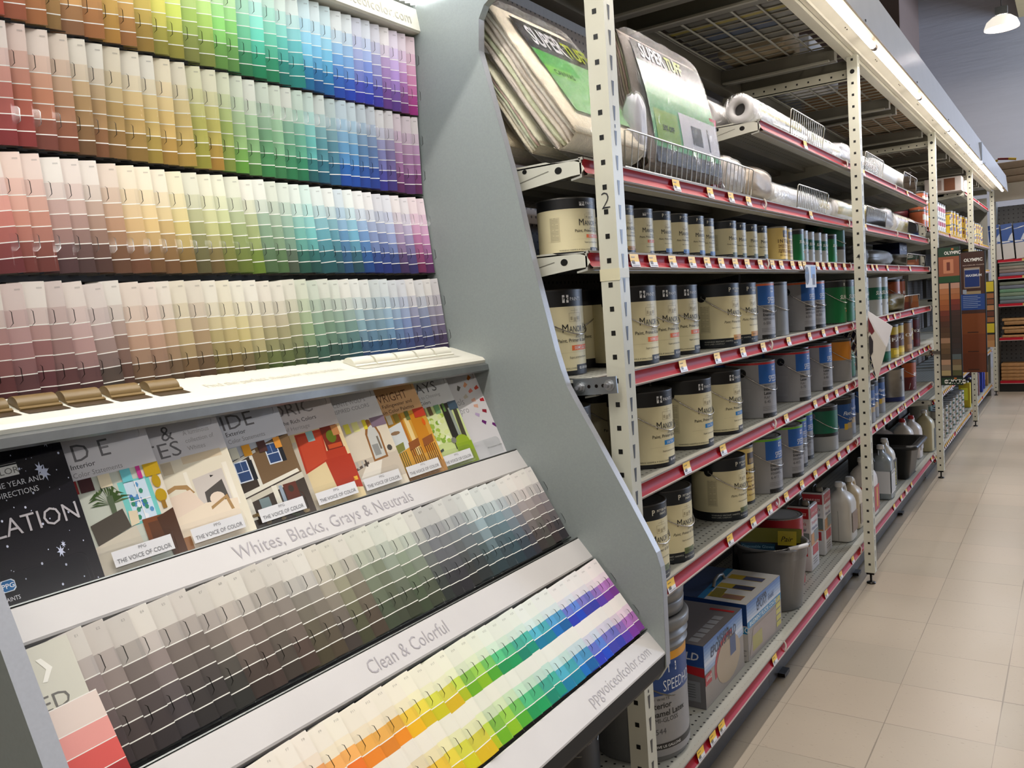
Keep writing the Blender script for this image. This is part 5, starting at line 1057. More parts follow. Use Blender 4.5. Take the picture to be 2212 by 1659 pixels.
# bucket
t = thing('mop_bucket', 'grey plastic bucket with pouring lip holding a glove packet', 'bucket', (-.985, 3.125, .186))
b = MB(); prof = [(.098, .0), (.104, .004), (.128, .20), (.131, .202), (.131, .235), (.139, .238), (.139, .246), (.131, .248), (.126, .24), (.124, .20), (.098, .008), (.001, .008)]
n = 48; vs = []
for r, z in prof:
    for k in range(n):
        a = 2*PI*k/n; d = abs(((a-math.radians(-48)+PI) % (2*PI))-PI); e = max(0, 1-d/.30)*.030*max(0, (z-.15)/.1) if r > .12 else 0
        vs.append(((r+e)*math.cos(a), (r+e)*math.sin(a), z+max(0, 1-d/.3)*.004*(z > .2)))
b.add(vs, [(i*n+k, i*n+(k+1) % n, (i+1)*n+(k+1) % n, (i+1)*n+k) for i in range(len(prof)-1) for k in range(n)]+[tuple(range(n))[::-1]], (122, 122, 124), 0, True); b.build('bucket_body', plastic, t)
b = MB(); pts = [(math.sin(PI*i/20)*.142, -math.cos(PI*i/20)*.142, .226+math.sin(PI*i/20)*.028) for i in range(21)]; pts = [Matrix.Rotation(math.radians(-30), 4, 'Z') @ Vector(p) for p in pts]; b.tube(pts, .0024, 6, (150, 150, 150)); b.build('wire_handle', chrome, t)
b = MB(); b.tube([Matrix.Rotation(math.radians(-30), 4, 'Z') @ Vector(p) for p in ((.139, -.045, .2525), (.1445, -.015, .254), (.1445, .015, .254), (.139, .045, .2525))], .008, 10, (206, 206, 208)); b.build('hand_grip', plastic, t)
t = thing('glove_packet', 'dark packet of disposable gloves with a yellow top standing in the bucket', 'glove packet', (-1.015, 3.15, .315)); t.rotation_euler = (math.radians(-8), math.radians(4), math.radians(26))
b = MB(); b.bbox((-.13, -.008, -.05), (.13, .008, .155), .006, (22, 24, 26)); b.quad([(-.13, -.0086, .10), (.13, -.0086, .10), (.13, -.0086, .155), (-.13, -.0086, .155)], (120, 118, 40)); b.quad([(-.10, -.009, .07), (.03, -.009, .07), (.03, -.009, .095), (-.10, -.009, .095)], (28, 74, 100)); b.text('Disposable Gloves', (-.095, -.0094, .077), (1, 0, 0), (0, 0, 1), .016, (130, 170, 190), offset=.01, width=.12)
b.quad([(.04, -.0092, .09), (.11, -.0092, .09), (.11, -.0092, .145), (.04, -.0092, .145)], (190, 170, 50)); b.text('Pair', (.05, -.0096, .105), (1, 0, 0), (0, 0, 1), .028, (30, 28, 26), shear=.3)
b.quad([(.055, -.0094, -.01), (.09, -.0094, .0), (.10, -.0094, .06), (.075, -.0094, .07), (.06, -.0094, .03)], (130, 130, 140))
for i in range(4):
    x = .040+i*.012; b.quad([(x, -.0095, -.03+.004*abs(i-1.5)), (x+.009, -.0095, -.03+.004*abs(i-1.5)), (x+.013, -.0095, .02), (x+.006, -.0095, .02)], (130, 130, 140))
for i in range(4): b.quad([(-.10+i*.035, -.0094, .03), (-.08+i*.035, -.0094, .03), (-.075+i*.035, -.0094, .045), (-.09+i*.035, -.0094, .055), (-.105+i*.035, -.0094, .045)], (130, 128, 60))
b.build('packet', gloss, t)
put('bonus_g', -1.035, 3.40, .187, 'red and white bonus size sealer can behind the bucket')
def tin(lab, loc, w_, d_, h_, rz=0):
    t = thing('rectangular_sealer_tin', lab, 'sealer tin', loc, rz, 'rectangular sealer tins')
    b = MB(); b.bbox((-w_/2, -d_/2, 0), (w_/2, d_/2, h_), .006, (206, 204, 204))
    for fx, ax in ((w_/2+.0006, 0), (-d_/2-.0006, 1)):
        hw = (d_ if ax == 0 else w_)/2-.006
        def q(u0, v0, u1, v1, c, o=0):
            if ax == 0: b.quad([(fx+o, u0, v0), (fx+o, u1, v0), (fx+o, u1, v1), (fx+o, u0, v1)], c)
            else: b.quad([(u0, fx-o, v0), (u1, fx-o, v0), (u1, fx-o, v1), (u0, fx-o, v1)], c)
        def tx(s, u, v, z_, c, wd): b.text(s, (fx+.0012, u, v) if ax == 0 else (u, fx-.0012, v), (0, 1, 0) if ax == 0 else (1, 0, 0), (0, 0, 1), z_, c, offset=.006, shear=.2, width=wd)
        q(-hw, h_*.82, hw, h_-.006, (168, 34, 40), .0003); tx('BONUS SIZE', -hw*.8, h_*.87, .016, (232, 214, 206), hw*1.6); tx("Thompson's", -hw*.85, h_*.72, .020, (190, 60, 64), hw*1.6); tx('WaterSeal', -hw*.85, h_*.63, .020, (36, 56, 116), hw*1.6)
        q(-hw, h_*.40, hw, h_*.58, (190, 132, 70), .0003); q(-hw*.2, h_*.42, hw, h_*.60, (110, 120, 116), .0006); q(-hw*.7, h_*.24, hw*.8, h_*.38, (180, 40, 44), .0004)
        for i in range(3): q(-hw*.7, h_*(.18-.04*i), hw*.5, h_*(.19-.04*i), (120, 110, 108), .0004)
    b.build('tin_body', satin, t)
    b = MB(); b.box((-w_/2+.01, -d_/2+.01, h_), (w_/2-.01, d_/2-.01, h_+.003), (50, 52, 48)); b.tube([(-.005, -d_/4, h_), (-.005, -d_/5, h_+.022), (-.005, d_/5, h_+.022), (-.005, d_/4, h_)], .003, 6, (70, 70, 68)); b.build('top_plate', steel, t)
    b = MB(); b.lathe([(.016, 0), (.017, .002), (.015, .018), (.010, .020)], 16, (w_/4, -d_/4, h_+.002), (120, 116, 106)); b.build('screw_cap', plastic, t)
tin('white and red sealer tin, nearer of the two rectangular tins', (-.995, 3.60, .187), .10, .125, .28, 0)
tin('white and red sealer tin, farther and taller of the two rectangular tins', (-1.0, 3.85, .187), .10, .125, .285, 0)
def jug(lab, loc, rz, w_, d_, h_, col, cap=(226, 224, 220), panels=(), capr=.019, mat=plastic, name='jug', neck=.80, cat='jug', group=None, texts=(), grip=True):
    t = thing(name, lab, cat, loc, rz, group); b = MB(); n = 28; prof = [(.86, 0), (.96, .012), (1, .03), (1, .60), (.98, .68), (.90, .75), (.70, .81), (.42, .865), (.27, .89), (.25, .95)]
    vs = []
    for s_, z in prof:
        for k in range(n):
            a = 2*PI*k/n; p = 4.0 if z < .6 else 4.0-2*(z-.6)/.37; ca, sa = math.cos(a), math.sin(a)
            rr = 1/((abs(ca)**p+abs(sa)**p)**(1/p)); sh = .0 if z < .6 else (z-.6)/.37*.52
            vs.append((ca*rr*w_/2*(s_ if z < .6 else max(s_, .0)*1.0), sa*rr*d_/2*s_-sh*d_*.5, z*h_))
    b.add(vs, [(i*n+k, i*n+(k+1) % n, (i+1)*n+(k+1) % n, (i+1)*n+k) for i in range(len(prof)-1) for k in range(n)]+[tuple(range(n))[::-1], tuple(range((len(prof)-1)*n, len(prof)*n))], col, 0, True)
    b.box((-.0005+w_*.0, -d_/2-.0008, h_*.03), (.0012, -d_/2-.0002, h_*.55), tuple(v*.6 for v in col)); b.build('jug_body', mat, t)
    if grip:
        b = MB(); b.tube([(0, -d_*.18, h_*.90), (0, d_*.02, h_*.945), (0, d_*.22, h_*.92), (0, d_*.34, h_*.82), (0, d_*.36, h_*.70)], [.010, .012, .013, .013, .014], 10, col); b.build('grip', mat, t)
    b = MB(); b.lathe([(capr, 0), (capr+.001, .002), (capr, .020), (capr-.003, .023)], 20, (0, -d_*.25, h_*.945), cap); b.build('screw_cap', plastic, t)
    if panels:
        b = MB()
        for (f, u0, v0, u1, v1, c, o) in panels:
            if f == 'x': b.quad([(w_/2+.001+o, u0*d_, v0*h_), (w_/2+.001+o, u1*d_, v0*h_), (w_/2+.001+o, u1*d_, v1*h_), (w_/2+.001+o, u0*d_, v1*h_)], c)
            else: b.quad([(u0*w_, -d_/2-.001-o, v0*h_), (u1*w_, -d_/2-.001-o, v0*h_), (u1*w_, -d_/2-.001-o, v1*h_), (u0*w_, -d_/2-.001-o, v1*h_)], c)
        for (f, s, u, v, z_, c, wd, vert) in texts:
            if f == 'x': O = (w_/2+.003, u*d_, v*h_); U = (0, 1, 0)
            else: O = (u*w_, -d_/2-.003, v*h_); U = (1, 0, 0)
            V = (0, 0, 1)
            if vert: U, V = V, tuple(-q for q in U)
            b.text(s, O, U, V, z_, c, offset=.02, width=wd)
        b.build('printed_label', satin, t)
    return t
WH = (206, 202, 194)
jug('white jug with a dark seam and brown label left of the upright marked 4', (-.945, 4.10, .187), 0, .115, .165, .275, WH, panels=[('x', -.3, .15, .35, .50, (120, 84, 40), 0)])
jug('dark bottle behind the farther sealer tin', (-1.11, 3.72, .187), 0, .11, .16, .28, (62, 60, 58), panels=[('y', -.3, .1, .3, .5, (120, 30, 34), 0)], texts=[('y', 'F', -.1, .35, .03, (160, 60, 60), None, False)])
jug('large pale jug at the back behind the white jug', (-1.16, 4.02, .187), 0, .15, .19, .32, (104, 98, 86))
jug('cream jug cut off by the upright marked 4', (-.95, 4.33, .187), 0, .10, .14, .25, (206, 190, 160), panels=[('x', -.3, .1, .3, .5, (150, 130, 110), 0)])
jug('white jug with red label showing a yellow sunburst', (-.945, 4.60, .187), 0, .125, .16, .30, (222, 216, 212), panels=[('x', -.36, .08, .40, .52, (176, 26, 34), 0), ('x', -.05, .14, .12, .48, (216, 160, 30), .0006), ('y', -.40, .08, .40, .52, (176, 26, 34), 0), ('y', .0, .14, .25, .48, (216, 160, 30), .0006)])
t = thing('spray_bottle', 'white spray bottle with black trigger behind the clear jug', 'spray bottle', (-.965, 4.80, .187))
b = MB(); b.lathe([(.040, 0), (.042, .01), (.042, .14), (.030, .19), (.014, .215), (.014, .23)], 20, col=(214, 206, 208)); b.build('bottle', plastic, t)
b = MB(); b.lathe([(.017, .225), (.017, .25), (.010, .255), (.012, .28)], 14, col=(18, 18, 18)); b.tube([(-.03, 0, .285), (.06, 0, .29)], .014, 10, (18, 18, 18)); b.tube([(.02, 0, .28), (.035, 0, .24)], .005, 6, (18, 18, 18)); b.build('trigger', plastic, t)
jug('clear bluish jug with white text label, right of the red labelled jug', (-.925, 5.00, .187), 0, .115, .15, .30, (132, 140, 144), panels=[('y', -.22, .12, .46, .54, (206, 206, 206), 0), ('x', -.45, .12, .30, .54, (206, 206, 206), 0)]+[('x', -.40, .16+.03*i, .2, .165+.03*i, (110, 110, 112), .0006) for i in range(10)], texts=[('x', 'FRESH START', -.40, .49, .014, (30, 30, 32), .085, False)], mat=vcmat('translucent_plastic', .25, noise=.04))
jug('white jug with yellow lettering on a black label beside the black tub', (-.945, 5.22, .187), 0, .10, .13, .30, (212, 208, 198), panels=[('x', -.38, .06, .40, .60, (34, 34, 30), 0), ('y', .1, .06, .46, .60, (34, 34, 30), 0)], texts=[('x', 'JOMAX', .05, .09, .034, (206, 196, 50), .14, True)])
# black tub
t = thing('mixing_tub', 'black plastic tub with wide rolled rim jutting over the base shelf', 'tub', (-.985, 5.62, .187))
b = MB(); b.prism([(-.15, -.12), (.10, -.12), (.12, .14), (-.15, .14)], 2, 0, .004, (16, 16, 17))
def rr(w_, d_, r, z, cx=0, n=5):
    out = []
    for (sx, sy, a0) in ((1, 1, 0), (-1, 1, PI/2), (-1, -1, PI), (1, -1, 1.5*PI)):
        for i in range(n+1):
            a = a0+PI/2*i/n; out.append((cx+sx*(w_/2-r)+r*math.cos(a), sy*(d_/2-r)+r*math.sin(a), z))
    return out
rings = [rr(.22, .24, .03, 0), rr(.24, .27, .03, .01), rr(.29, .36, .035, .20), rr(.35, .42, .04, .205), rr(.36, .43, .04, .198), rr(.37, .44, .04, .215), rr(.35, .42, .04, .226), rr(.29, .36, .035, .222), rr(.22, .24, .03, .012)]
n = len(rings[0]); vs = [p for r_ in rings for p in r_]
b.add(vs, [(i*n+k, i*n+(k+1) % n, (i+1)*n+(k+1) % n, (i+1)*n+k) for i in range(len(rings)-1) for k in range(n)]+[tuple(range((len(rings)-1)*n, len(rings)*n))], (20, 20, 21), 0, True); b.build('tub_body', plastic, t)
jug('round shouldered white jug behind the black tub', (-1.09, 5.96, .187), 0, .16, .17, .27, (196, 192, 196), name='jug', grip=False)
jug('white jug with red cap and yellow label behind the black tub', (-.975, 6.02, .187), 0, .12, .15, .30, (208, 202, 194), cap=(160, 26, 30), panels=[('x', -.3, .2, .4, .5, (210, 200, 60), 0)])
jug('white jug with red cap, farther one before the upright marked 6', (-.955, 6.24, .187), 0, .12, .15, .29, (208, 202, 200), cap=(160, 26, 30), panels=[('x', -.3, .2, .4, .5, (180, 176, 176), 0)])
jug('grey jug with red cap in shadow at the back of the base shelf', (-1.18, 5.65, .187), 0, .13, .16, .31, (90, 88, 84), cap=(130, 24, 28))
# ------------------------------------------------------------------ drop cloths and sheeting on the upper shelves
def leanM(xb, y, zb, L, rz=0):
    """local x = thickness outwards, y = along the shelf, z = up the slab"""
    return Matrix.Translation((xb, y, zb)) @ Matrix.Rotation(rz, 4, 'Z') @ Matrix.Rotation(-L, 4, 'Y')
def foldpack(lab, xb, y, zb, L, T, W, H, c, layers=8, wrap=True, seed=1, rz=0, art=None, sag=0.0, collapse=0.0):
    rr_ = random.Random(seed); t = thing('drop_cloth_pack', lab, 'drop cloth', (xb, y, zb)); M = Matrix.Rotation(rz, 4, 'Z') @ Matrix.Rotation(-L, 4, 'Y')
    b = MB(); th = T/layers
    for i in range(layers):
        outer = i in (0, layers-1); ns = 22; cv = .28*T*math.sqrt(max(0, 1-(2*(i+.5)/layers-1)**2)); a0 = -cv+(0 if outer else rr_.uniform(0, .012)); a1 = H+cv-(0 if outer else rr_.uniform(.0, .02))
        ph, am = rr_.uniform(0, 6), th*.35*(.4 if outer else 1)
        cen = []; 
        for k in range(ns+1):
            s = a0+(a1-a0)*k/ns; q = s/H
            off = am*math.sin(ph+q*9+i)+am*.5*math.sin(ph*2+q*23)+collapse*math.sin(q*PI*1.0)*T*.8*math.sin(q*7+1)
            e = min(1, (s-a0)/.010, (a1-s)/.010); e = math.sqrt(max(0, 1-(1-max(0, e))**2))
            cen.append((i*th+th/2+off+sag*math.sin(PI*q), s, th*.56*e+.0005))
        pl_ = [(n_-w_, s) for n_, s, w_ in cen]+[(n_+w_, s) for n_, s, w_ in cen[::-1]]
        cc = tuple(v*rr_.uniform(.93, 1.03) for v in c); ny = 10; vs = []
        for j in range(ny+1):
            yy = W*j/ny; ed = min(1, j/1.2, (ny-j)/1.2)*.5+.5 if True else 1
            for (n_, s) in pl_:
                mid = i*th+th/2; vs.append(M @ Vector((mid+(n_-mid)*ed, yy+rr_.uniform(-.001, .001)+(0 if outer else .004), s)))
        m = len(pl_); b.add(vs, [(j*m+k, j*m+(k+1) % m, (j+1)*m+(k+1) % m, (j+1)*m+k) for j in range(ny) for k in range(m)]+[tuple(range(m))[::-1], tuple(range(ny*m, (ny+1)*m))], cc, 0, True)
    # the outer fold wraps round the top and bottom
    for s0, sg in ((0.004, -1), (H-.004, 1)):
        n = 10; vs = []
        for j in (0, 1):
            for k in range(n+1):
                a = PI*k/n; vs.append(M @ Vector((T/2-math.cos(a)*T/2, j*W, s0+sg*math.sin(a)*T*.30)))
        b.add(vs, [(k, k+1, n+2+k, n+1+k) for k in range(n)], c, 0, True); 
    b.build('folded_cloth', cloth, t)
    if art:
        b = MB()
        fx = T+.006
        def q(u0, v0, u1, v1, cc, o=0):
            n = 8
            for k in range(n):
                a, d = v0+(v1-v0)*k/n, v0+(v1-v0)*(k+1)/n
                g = lambda s: fx+o+sag*math.sin(PI*s/H)
                b.quad([M @ Vector((g(a), u0, a)), M @ Vector((g(a), u1, a)), M @ Vector((g(d), u1, d)), M @ Vector((g(d), u0, d))], cc)
        def tx(s, u, v, size, cc, wd=None, sh=0, o=.0015):
            b.text(s, None, None, None, size, cc, offset=.025, shear=sh, width=wd, fn=lambda x, y_: M @ Vector((fx+o+sag*math.sin(PI*(v+y_)/H), u+x, v+y_)))
        art(q, tx, W, H); b.build('printed_insert', gloss, t)
    if wrap:
        b = MB(); nx, ny, nz = 7, 22, 26; g = .010
        bm = bmesh.new(); bmesh.ops.create_cube(bm, size=1)
        bmesh.ops.subdivide_edges(bm, edges=bm.edges[:], cuts=12, use_grid_fill=True)
        for v in bm.verts:
            p = Vector((v.co.x*(T+.024)+T/2+.004, v.co.y*(W+.02)+W/2, v.co.z*(H+.05)+H/2)); 
            q_ = v.co*2; r_ = (abs(q_.x)**8+abs(q_.y)**8+abs(q_.z)**8)**(1/8); p = Vector((T/2+.004, W/2, H/2))+(p-Vector((T/2+.004, W/2, H/2)))/max(r_, 1)
            p += Vector((rr_.uniform(-1, 1), rr_.uniform(-1, 1), rr_.uniform(-1, 1)))*.0016; p.x += sag*math.sin(PI*max(0, min(1, p.z/H))); v.co = M @ p
        b.add([v.co.copy() for v in bm.verts], [[v.index for v in f.verts] for f in bm.faces], (240, 240, 240), 0, True); bm.free()
        b.build('clear_wrap', wrapm, t)
    return t
CN = (232, 224, 206)
def tuff(q, tx, W, H):
    q(.05, H*.66, W, H*.93, (26, 26, 28)); q(.05, H*.14, W, H*.66, (120, 176, 110)); q(.05, H*.50, W*.62, H*.66, (60, 160, 50), .0006); q(.05, H*.44, W*.50, H*.52, (110, 190, 40), .001)
    tx('SUPER', .085, H*.72, .082, (206, 206, 210), .15); tx('TUFF', .24, H*.72, .070, (170, 186, 40), .12)
    tx('CANVAS', .08, H*.455, .022, (30, 60, 30), .09)
def tuff2(q, tx, W, H):
    q(.04, H*.80, W, H*.97, (30, 30, 32)); q(.04, H*.10, W, H*.80, (70, 150, 78)); q(W*.45, H*.17, W, H*.46, (196, 196, 204), .0006); q(W*.12, H*.16, W*.42, H*.42, (120, 160, 40), .0008); q(.04, 0, W, H*.12, (40, 40, 42), .0004)
    tx('SUPER', .08, H*.84, .055, (196, 196, 200), .15); tx('TUFF', .24, H*.84, .050, (170, 186, 40), .11); tx('50% OFF', W*.2, H*.26, .02, (30, 40, 24)); q(W*.60, H*.22, W*.75, H*.38, (40, 40, 44), .001); q(W*.84, H*.20, W*.86, H*.40, (40, 40, 44), .001)
ZA = LV['A']+.012
foldpack('large wrapped cream drop cloth with black and green print, frontmost beside the upright', -.916, 1.560, ZA+.018, math.radians(33.5), .066, .34, .36, CN, 6, True, 3, 0, tuff)
foldpack('cream folded drop cloth leaning behind the frontmost printed pack', -.975, 1.556, ZA+.018, math.radians(33.5), .034, .34, .27, (230, 220, 194), 5, True, 5)
foldpack('cream folded drop cloth farthest back against the display panel', -1.072, 1.553, ZA+.018, math.radians(36), .055, .34, .17, (226, 216, 196), 6, True, 8)
foldpack('green printed drop cloth pack with grey brown folds behind the long wire basket', -.925, 1.93, ZA+.015, math.radians(11), .060, .50, .33, (150, 136, 124), 9, True, 12, 0, tuff2, sag=.012, collapse=.22)
# crumpled plastic bag tops and other packages
def bag(name, lab, c, s, col, seed, cat='bag', wrap=False, label=None, crease=.12, group=None):
    rr_ = random.Random(seed); t = thing(name, lab, cat, c, 0, group); b = MB(); bm = bmesh.new(); bmesh.ops.create_icosphere(bm, subdivisions=4, radius=1)
    fr = [(Vector((rr_.gauss(0, 1), rr_.gauss(0, 1), rr_.gauss(0, 1))).normalized()*rr_.uniform(3, 9), rr_.uniform(0, 6), rr_.uniform(.2, 1)) for _ in range(9)]
    for v in bm.verts:
        d = v.co.copy(); p_ = 3.2; r_ = (abs(d.x)**p_+abs(d.y)**p_+abs(d.z)**p_)**(-1/p_); k = 1+crease*sum(a*(1-abs(math.sin(f.dot(d)+ph)))-.3*a for f, ph, a in fr)*.33
        v.co = Vector((d.x*r_*s[0]*k, d.y*r_*s[1]*k, max(-s[2]*.98, d.z*r_*s[2]*k)+s[2]))
    vs = [v.co.copy() for v in bm.verts]; fs = [[v.index for v in f.verts] for f in bm.faces]; b.add(vs, fs, col, 0, True)
    b.build(name+'_body', plastic, t)
    if label: b = MB(); label(b, s); b.build('printed_label', gloss, t)
    if wrap:
        b = MB(); b.add([v*1.04 for v in vs], fs, (240, 240, 240), 0, True); b.build('clear_wrap', wrapm, t)
    bm.free(); return t
bag('plastic_bag', 'crumpled white plastic package between the upright and the green pack', (-.885, 1.905, ZA+.03), (.022, .030, .075), (206, 206, 214), 4, 'plastic package', True)
# clear empty bag corner right of the green pack
t = thing('clear_bag', 'clear crumpled plastic bag end sticking out beside the green pack', 'plastic bag', (-.955, 2.42, ZA+.12)); b = MB(); bm = bmesh.new(); bmesh.ops.create_icosphere(bm, subdivisions=4, radius=1); rq = random.Random(9)
for v in bm.verts:
    d = v.co.copy(); v.co = Vector((d.x*.045-d.z*.06+.02*math.sin(9*d.z+4*d.y), d.y*.13, d.z*.16))*(1+.05*math.sin(13*d.x+7*d.y)+rq.uniform(-.015, .015))
b.add([v.co.copy() for v in bm.verts], [[v.index for v in f.verts] for f in bm.faces], (240, 240, 240), 0, True); bm.free(); b.build('clear_wrap', bagm, t)
t = thing('bristle_pack', 'red carded tool pack with white and blue label behind the wire basket', 'carded tool', (-.905, 2.40, ZA)); b = MB(); b.box((-.03, 0, 0), (.025, .05, .20), (196, 42, 30)); b.box((-.075, .02, .15), (-.035, .06, .30), (196, 42, 30)); b.quad([(.026, .006, .02), (.026, .046, .02), (.026, .046, .18), (.026, .006, .18)], (56, 66, 96)); b.quad([(.0265, .01, .02), (.0265, .044, .02), (.0265, .044, .06), (.0265, .01, .06)], (214, 212, 208)); b.quad([(.0265, .01, .11), (.0265, .026, .11), (.0265, .026, .17), (.0265, .01, .17)], (220, 218, 214))
b.quad([(-.03, -.001, 0), (.025, -.001, 0), (.025, -.001, .20), (-.03, -.001, .20)], (206, 60, 36)); b.build('tool_card', gloss, t)
bag('wrapped_bundle', 'white crumpled bundle right of the red tool pack', (-.93, 2.60, ZA), (.06, .11, .055), (214, 208, 200), 21, 'wrapped cloth', True)
bag('wrapped_bundle', 'beige rag bundle in clear film past the long wire basket', (-.92, 2.84, ZA), (.06, .13, .05), (196, 182, 164), 23, 'wrapped cloth', True)
def roll(lab, x, y, z, r, L, labelc=None, hole=.45, wrap=True, group='rolls of plastic sheeting', green=False, tilt=0):
    t = thing('sheeting_roll', lab, 'plastic sheeting roll', (x, y, z+r), 0, group); t.rotation_euler = (tilt, 0, 0)
    b = MB(); n = 28
    def ring(rr_, yy): return [(rr_*math.cos(2*PI*k/n), yy, rr_*math.sin(2*PI*k/n)) for k in range(n)]
    rg = [ring(r*hole, .03), ring(r*hole, 0), ring(r*.9, 0), ring(r, .008), ring(r, L-.008), ring(r*.9, L), ring(r*hole, L)]
    vs = [p for q in rg for p in q]; b.add(vs, [(i*n+k, i*n+(k+1) % n, (i+1)*n+(k+1) % n, (i+1)*n+k) for i in range(len(rg)-1) for k in range(n)], (212, 210, 208), 0, True); b.add(ring(r*hole, .03), [tuple(range(n))], (60, 58, 56)); b.build('roll', plastic, t)
    if labelc:
        b = MB()
        for a0, a1, c in labelc:
            m = 10
            for i in range(m):
                t0, t1 = a0+(a1-a0)*i/m, a0+(a1-a0)*(i+1)/m; b.quad([((r+.001)*math.cos(t0), L*.10, (r+.001)*math.sin(t0)), ((r+.001)*math.cos(t0), L*.88, (r+.001)*math.sin(t0)), ((r+.001)*math.cos(t1), L*.88, (r+.001)*math.sin(t1)), ((r+.001)*math.cos(t1), L*.10, (r+.001)*math.sin(t1))], c)
        for i in range(7):
            yy = L*(.13+.11*i); a = .35; c = (40, 120, 60) if i % 3 == 0 else (70, 66, 54) if i % 3 == 1 else (214, 212, 206)
            b.quad([((r+.0016)*math.cos(a+k*.22), yy+dy, (r+.0016)*math.sin(a+k*.22)) for k, dy in ((0, 0), (0, .035), (1, .035), (1, 0))], c)
        b.build('printed_label', gloss, t)
    if wrap:
        b = MB(); rr_ = random.Random(int(y*100)); pr = [(.15, -.012), (.6, -.016), (1.06, -.006), (1.08, L*.33), (1.07, L*.66), (1.06, L+.01), (.5, L+.03), (.1, L+.05)]; vs = []
        for q, yy in pr:
            for k in range(n): a = 2*PI*k/n; w_ = q+rr_.uniform(-.03, .03); vs.append((r*w_*math.cos(a), yy+rr_.uniform(-.003, .003), r*w_*math.sin(a)))
        b.add(vs, [(i*n+k, i*n+(k+1) % n, (i+1)*n+(k+1) % n, (i+1)*n+k) for i in range(len(pr)-1) for k in range(n)], (240, 240, 240), 0, True); b.build('clear_wrap', wrapm, t)
    return t
YL = [(-.2, .75, (214, 190, 50)), (.75, 1.0, (206, 204, 198))]
ZU = LV['U']+.003
roll('wrapped sheeting roll at the back left end of the top shelf', -1.04, 2.78, ZU, .047, .55)
roll('wrapped sheeting roll with yellow label, front left of the top shelf', -.925, 2.80, ZU, .048, .66, [(-.1, .5, (206, 186, 60))])
roll('wrapped sheeting roll in the middle of the top shelf behind the upright marked 4', -.925, 3.50, ZU, .044, .62, [(-.1, .4, (206, 200, 150))])
bag('wrapped_bundle', 'clear wrapped white bundle on the top shelf beside the upright marked 4', (-.93, 4.18, ZU), (.055, .14, .05), (206, 204, 204), 31, 'wrapped cloth', True)
roll('pinkish wrapped sheeting roll right of the upright marked 4 on the top shelf', -.925, 4.36, ZU, .052, .52, [(-.3, .6, (206, 184, 176))])
roll('thick white roll with dark core hole on the top shelf', -.945, 5.0, ZU, .070, 1.15, None, .36, False)
ZA2 = LV['A']+.003
roll('plain wrapped sheeting roll after the rag bundle on the second shelf', -.925, 3.00, ZA2, .046, .62)
roll('yellow labelled roll behind the middle wire basket on the second shelf', -.930, 3.42, ZA2, .044, .46, YL)
roll('yellow and green labelled roll left of the upright marked 4', -.925, 3.90, ZA2, .050, .42, [(-.5, .9, (206, 188, 50)), (.1, .35, (50, 120, 60))])
roll('yellow labelled roll right of the upright marked 4 on the second shelf', -.930, 4.34, ZA2, .060, .58, [(-.7, 1.2, (214, 194, 50))])
bag('wrapped_bundle', 'greyish film bundle between two yellow labelled rolls', (-.93, 5.10, ZA2), (.07, .16, .06), (186, 184, 184), 37, 'wrapped cloth', True)
roll('yellow labelled roll farthest right on the second shelf', -.930, 5.36, ZA2, .062, .72, [(-.8, 1.3, (206, 190, 50)), (.2, .5, (190, 180, 206))])
bag('wrapped_bundle', 'black and yellow bundle in clear film on the quart shelf', (-.98, 5.25, LV['B']+.003), (.07, .30, .045), (110, 106, 92), 41, 'wrapped cloth', True)
bag('wrapped_bundle', 'clear film bundle slumped on the quart shelf', (-.99, 4.70, LV['B']+.003), (.07, .16, .05), (60, 58, 56), 43, 'wrapped cloth', True)
bag('wrapped_bundle', 'silver film bundle at the right end of the quart shelf', (-.93, 5.80, LV['B']+.003), (.06, .30, .038), (120, 118, 110), 44, 'wrapped cloth', True)
bag('wrapped_bundle', 'yellow and black netted bundle on the upper gallon shelf', (-.95, 5.55, LV['C']+.003), (.07, .28, .05), (150, 136, 70), 45, 'wrapped cloth', True)
t = thing('paint_box', 'dark blue box with pale lettering at the back of the quart shelf', 'box', (-1.02, 6.02, LV['B']+.001)); b = MB(); b.box((-.08, -.14, 0), (.08, .14, .16), (28, 40, 84)); b.text('OLYMPIC', (.0812, -.12, .11), (0, 1, 0), (0, 0, 1), .04, (206, 208, 214), offset=.02, width=.22); b.text('PREMIUM', (.0812, -.06, .04), (0, 1, 0), (0, 0, 1), .035, (190, 180, 60), offset=.02, width=.16); b.build('carton', satin, t)
# wire baskets / fences
def fence(lab, y0, y1, z, h, x=-.853, n=26, solid=False):
    t = thing('wire_shelf_fence', lab, 'wire fence', (x, (y0+y1)/2, z), 0, 'wire fences on the upper shelves'); hw = (y1-y0)/2; b = MB(); c = (176, 172, 162); lean = .010
    P = [(0, -hw, 0), (lean, -hw-.01, h*.94), (lean, -hw+.005, h), (lean, hw-.005, h), (lean, hw+.01, h*.94), (0, hw, 0)]
    b.tube(P, .0022, 6, c, closed=True)
    for i in range(1, n): y = -hw+2*hw*i/n; b.tube([(0, y, 0), (lean, y, h)], .0013, 5, c)
    b.build('wire_grid', steel, t)
    if solid: b = MB(); b.box((lean*.5-.001, -hw+.004, .004), (lean*.5, hw-.004, h-.004), (150, 144, 130)); b.build('clear_panel', clear('smoked_plastic', (196, 190, 178), .10), t)
    return t
fence('long wire fence in front of the green drop cloth pack', 1.765, 2.66, LV['A']+.004, .082, n=27)
fence('wire fence in front of the yellow labelled roll left of the upright marked 4', 3.19, 3.62, LV['A']+.004, .082, n=17)
fence('wire fence right of the upright marked 4 on the second shelf', 4.40, 4.90, LV['A']+.004, .085, n=17, solid=True)
fence('plastic faced fence at the right end of the second shelf', 5.62, 6.34, LV['A']+.004, .080, n=2, solid=True)
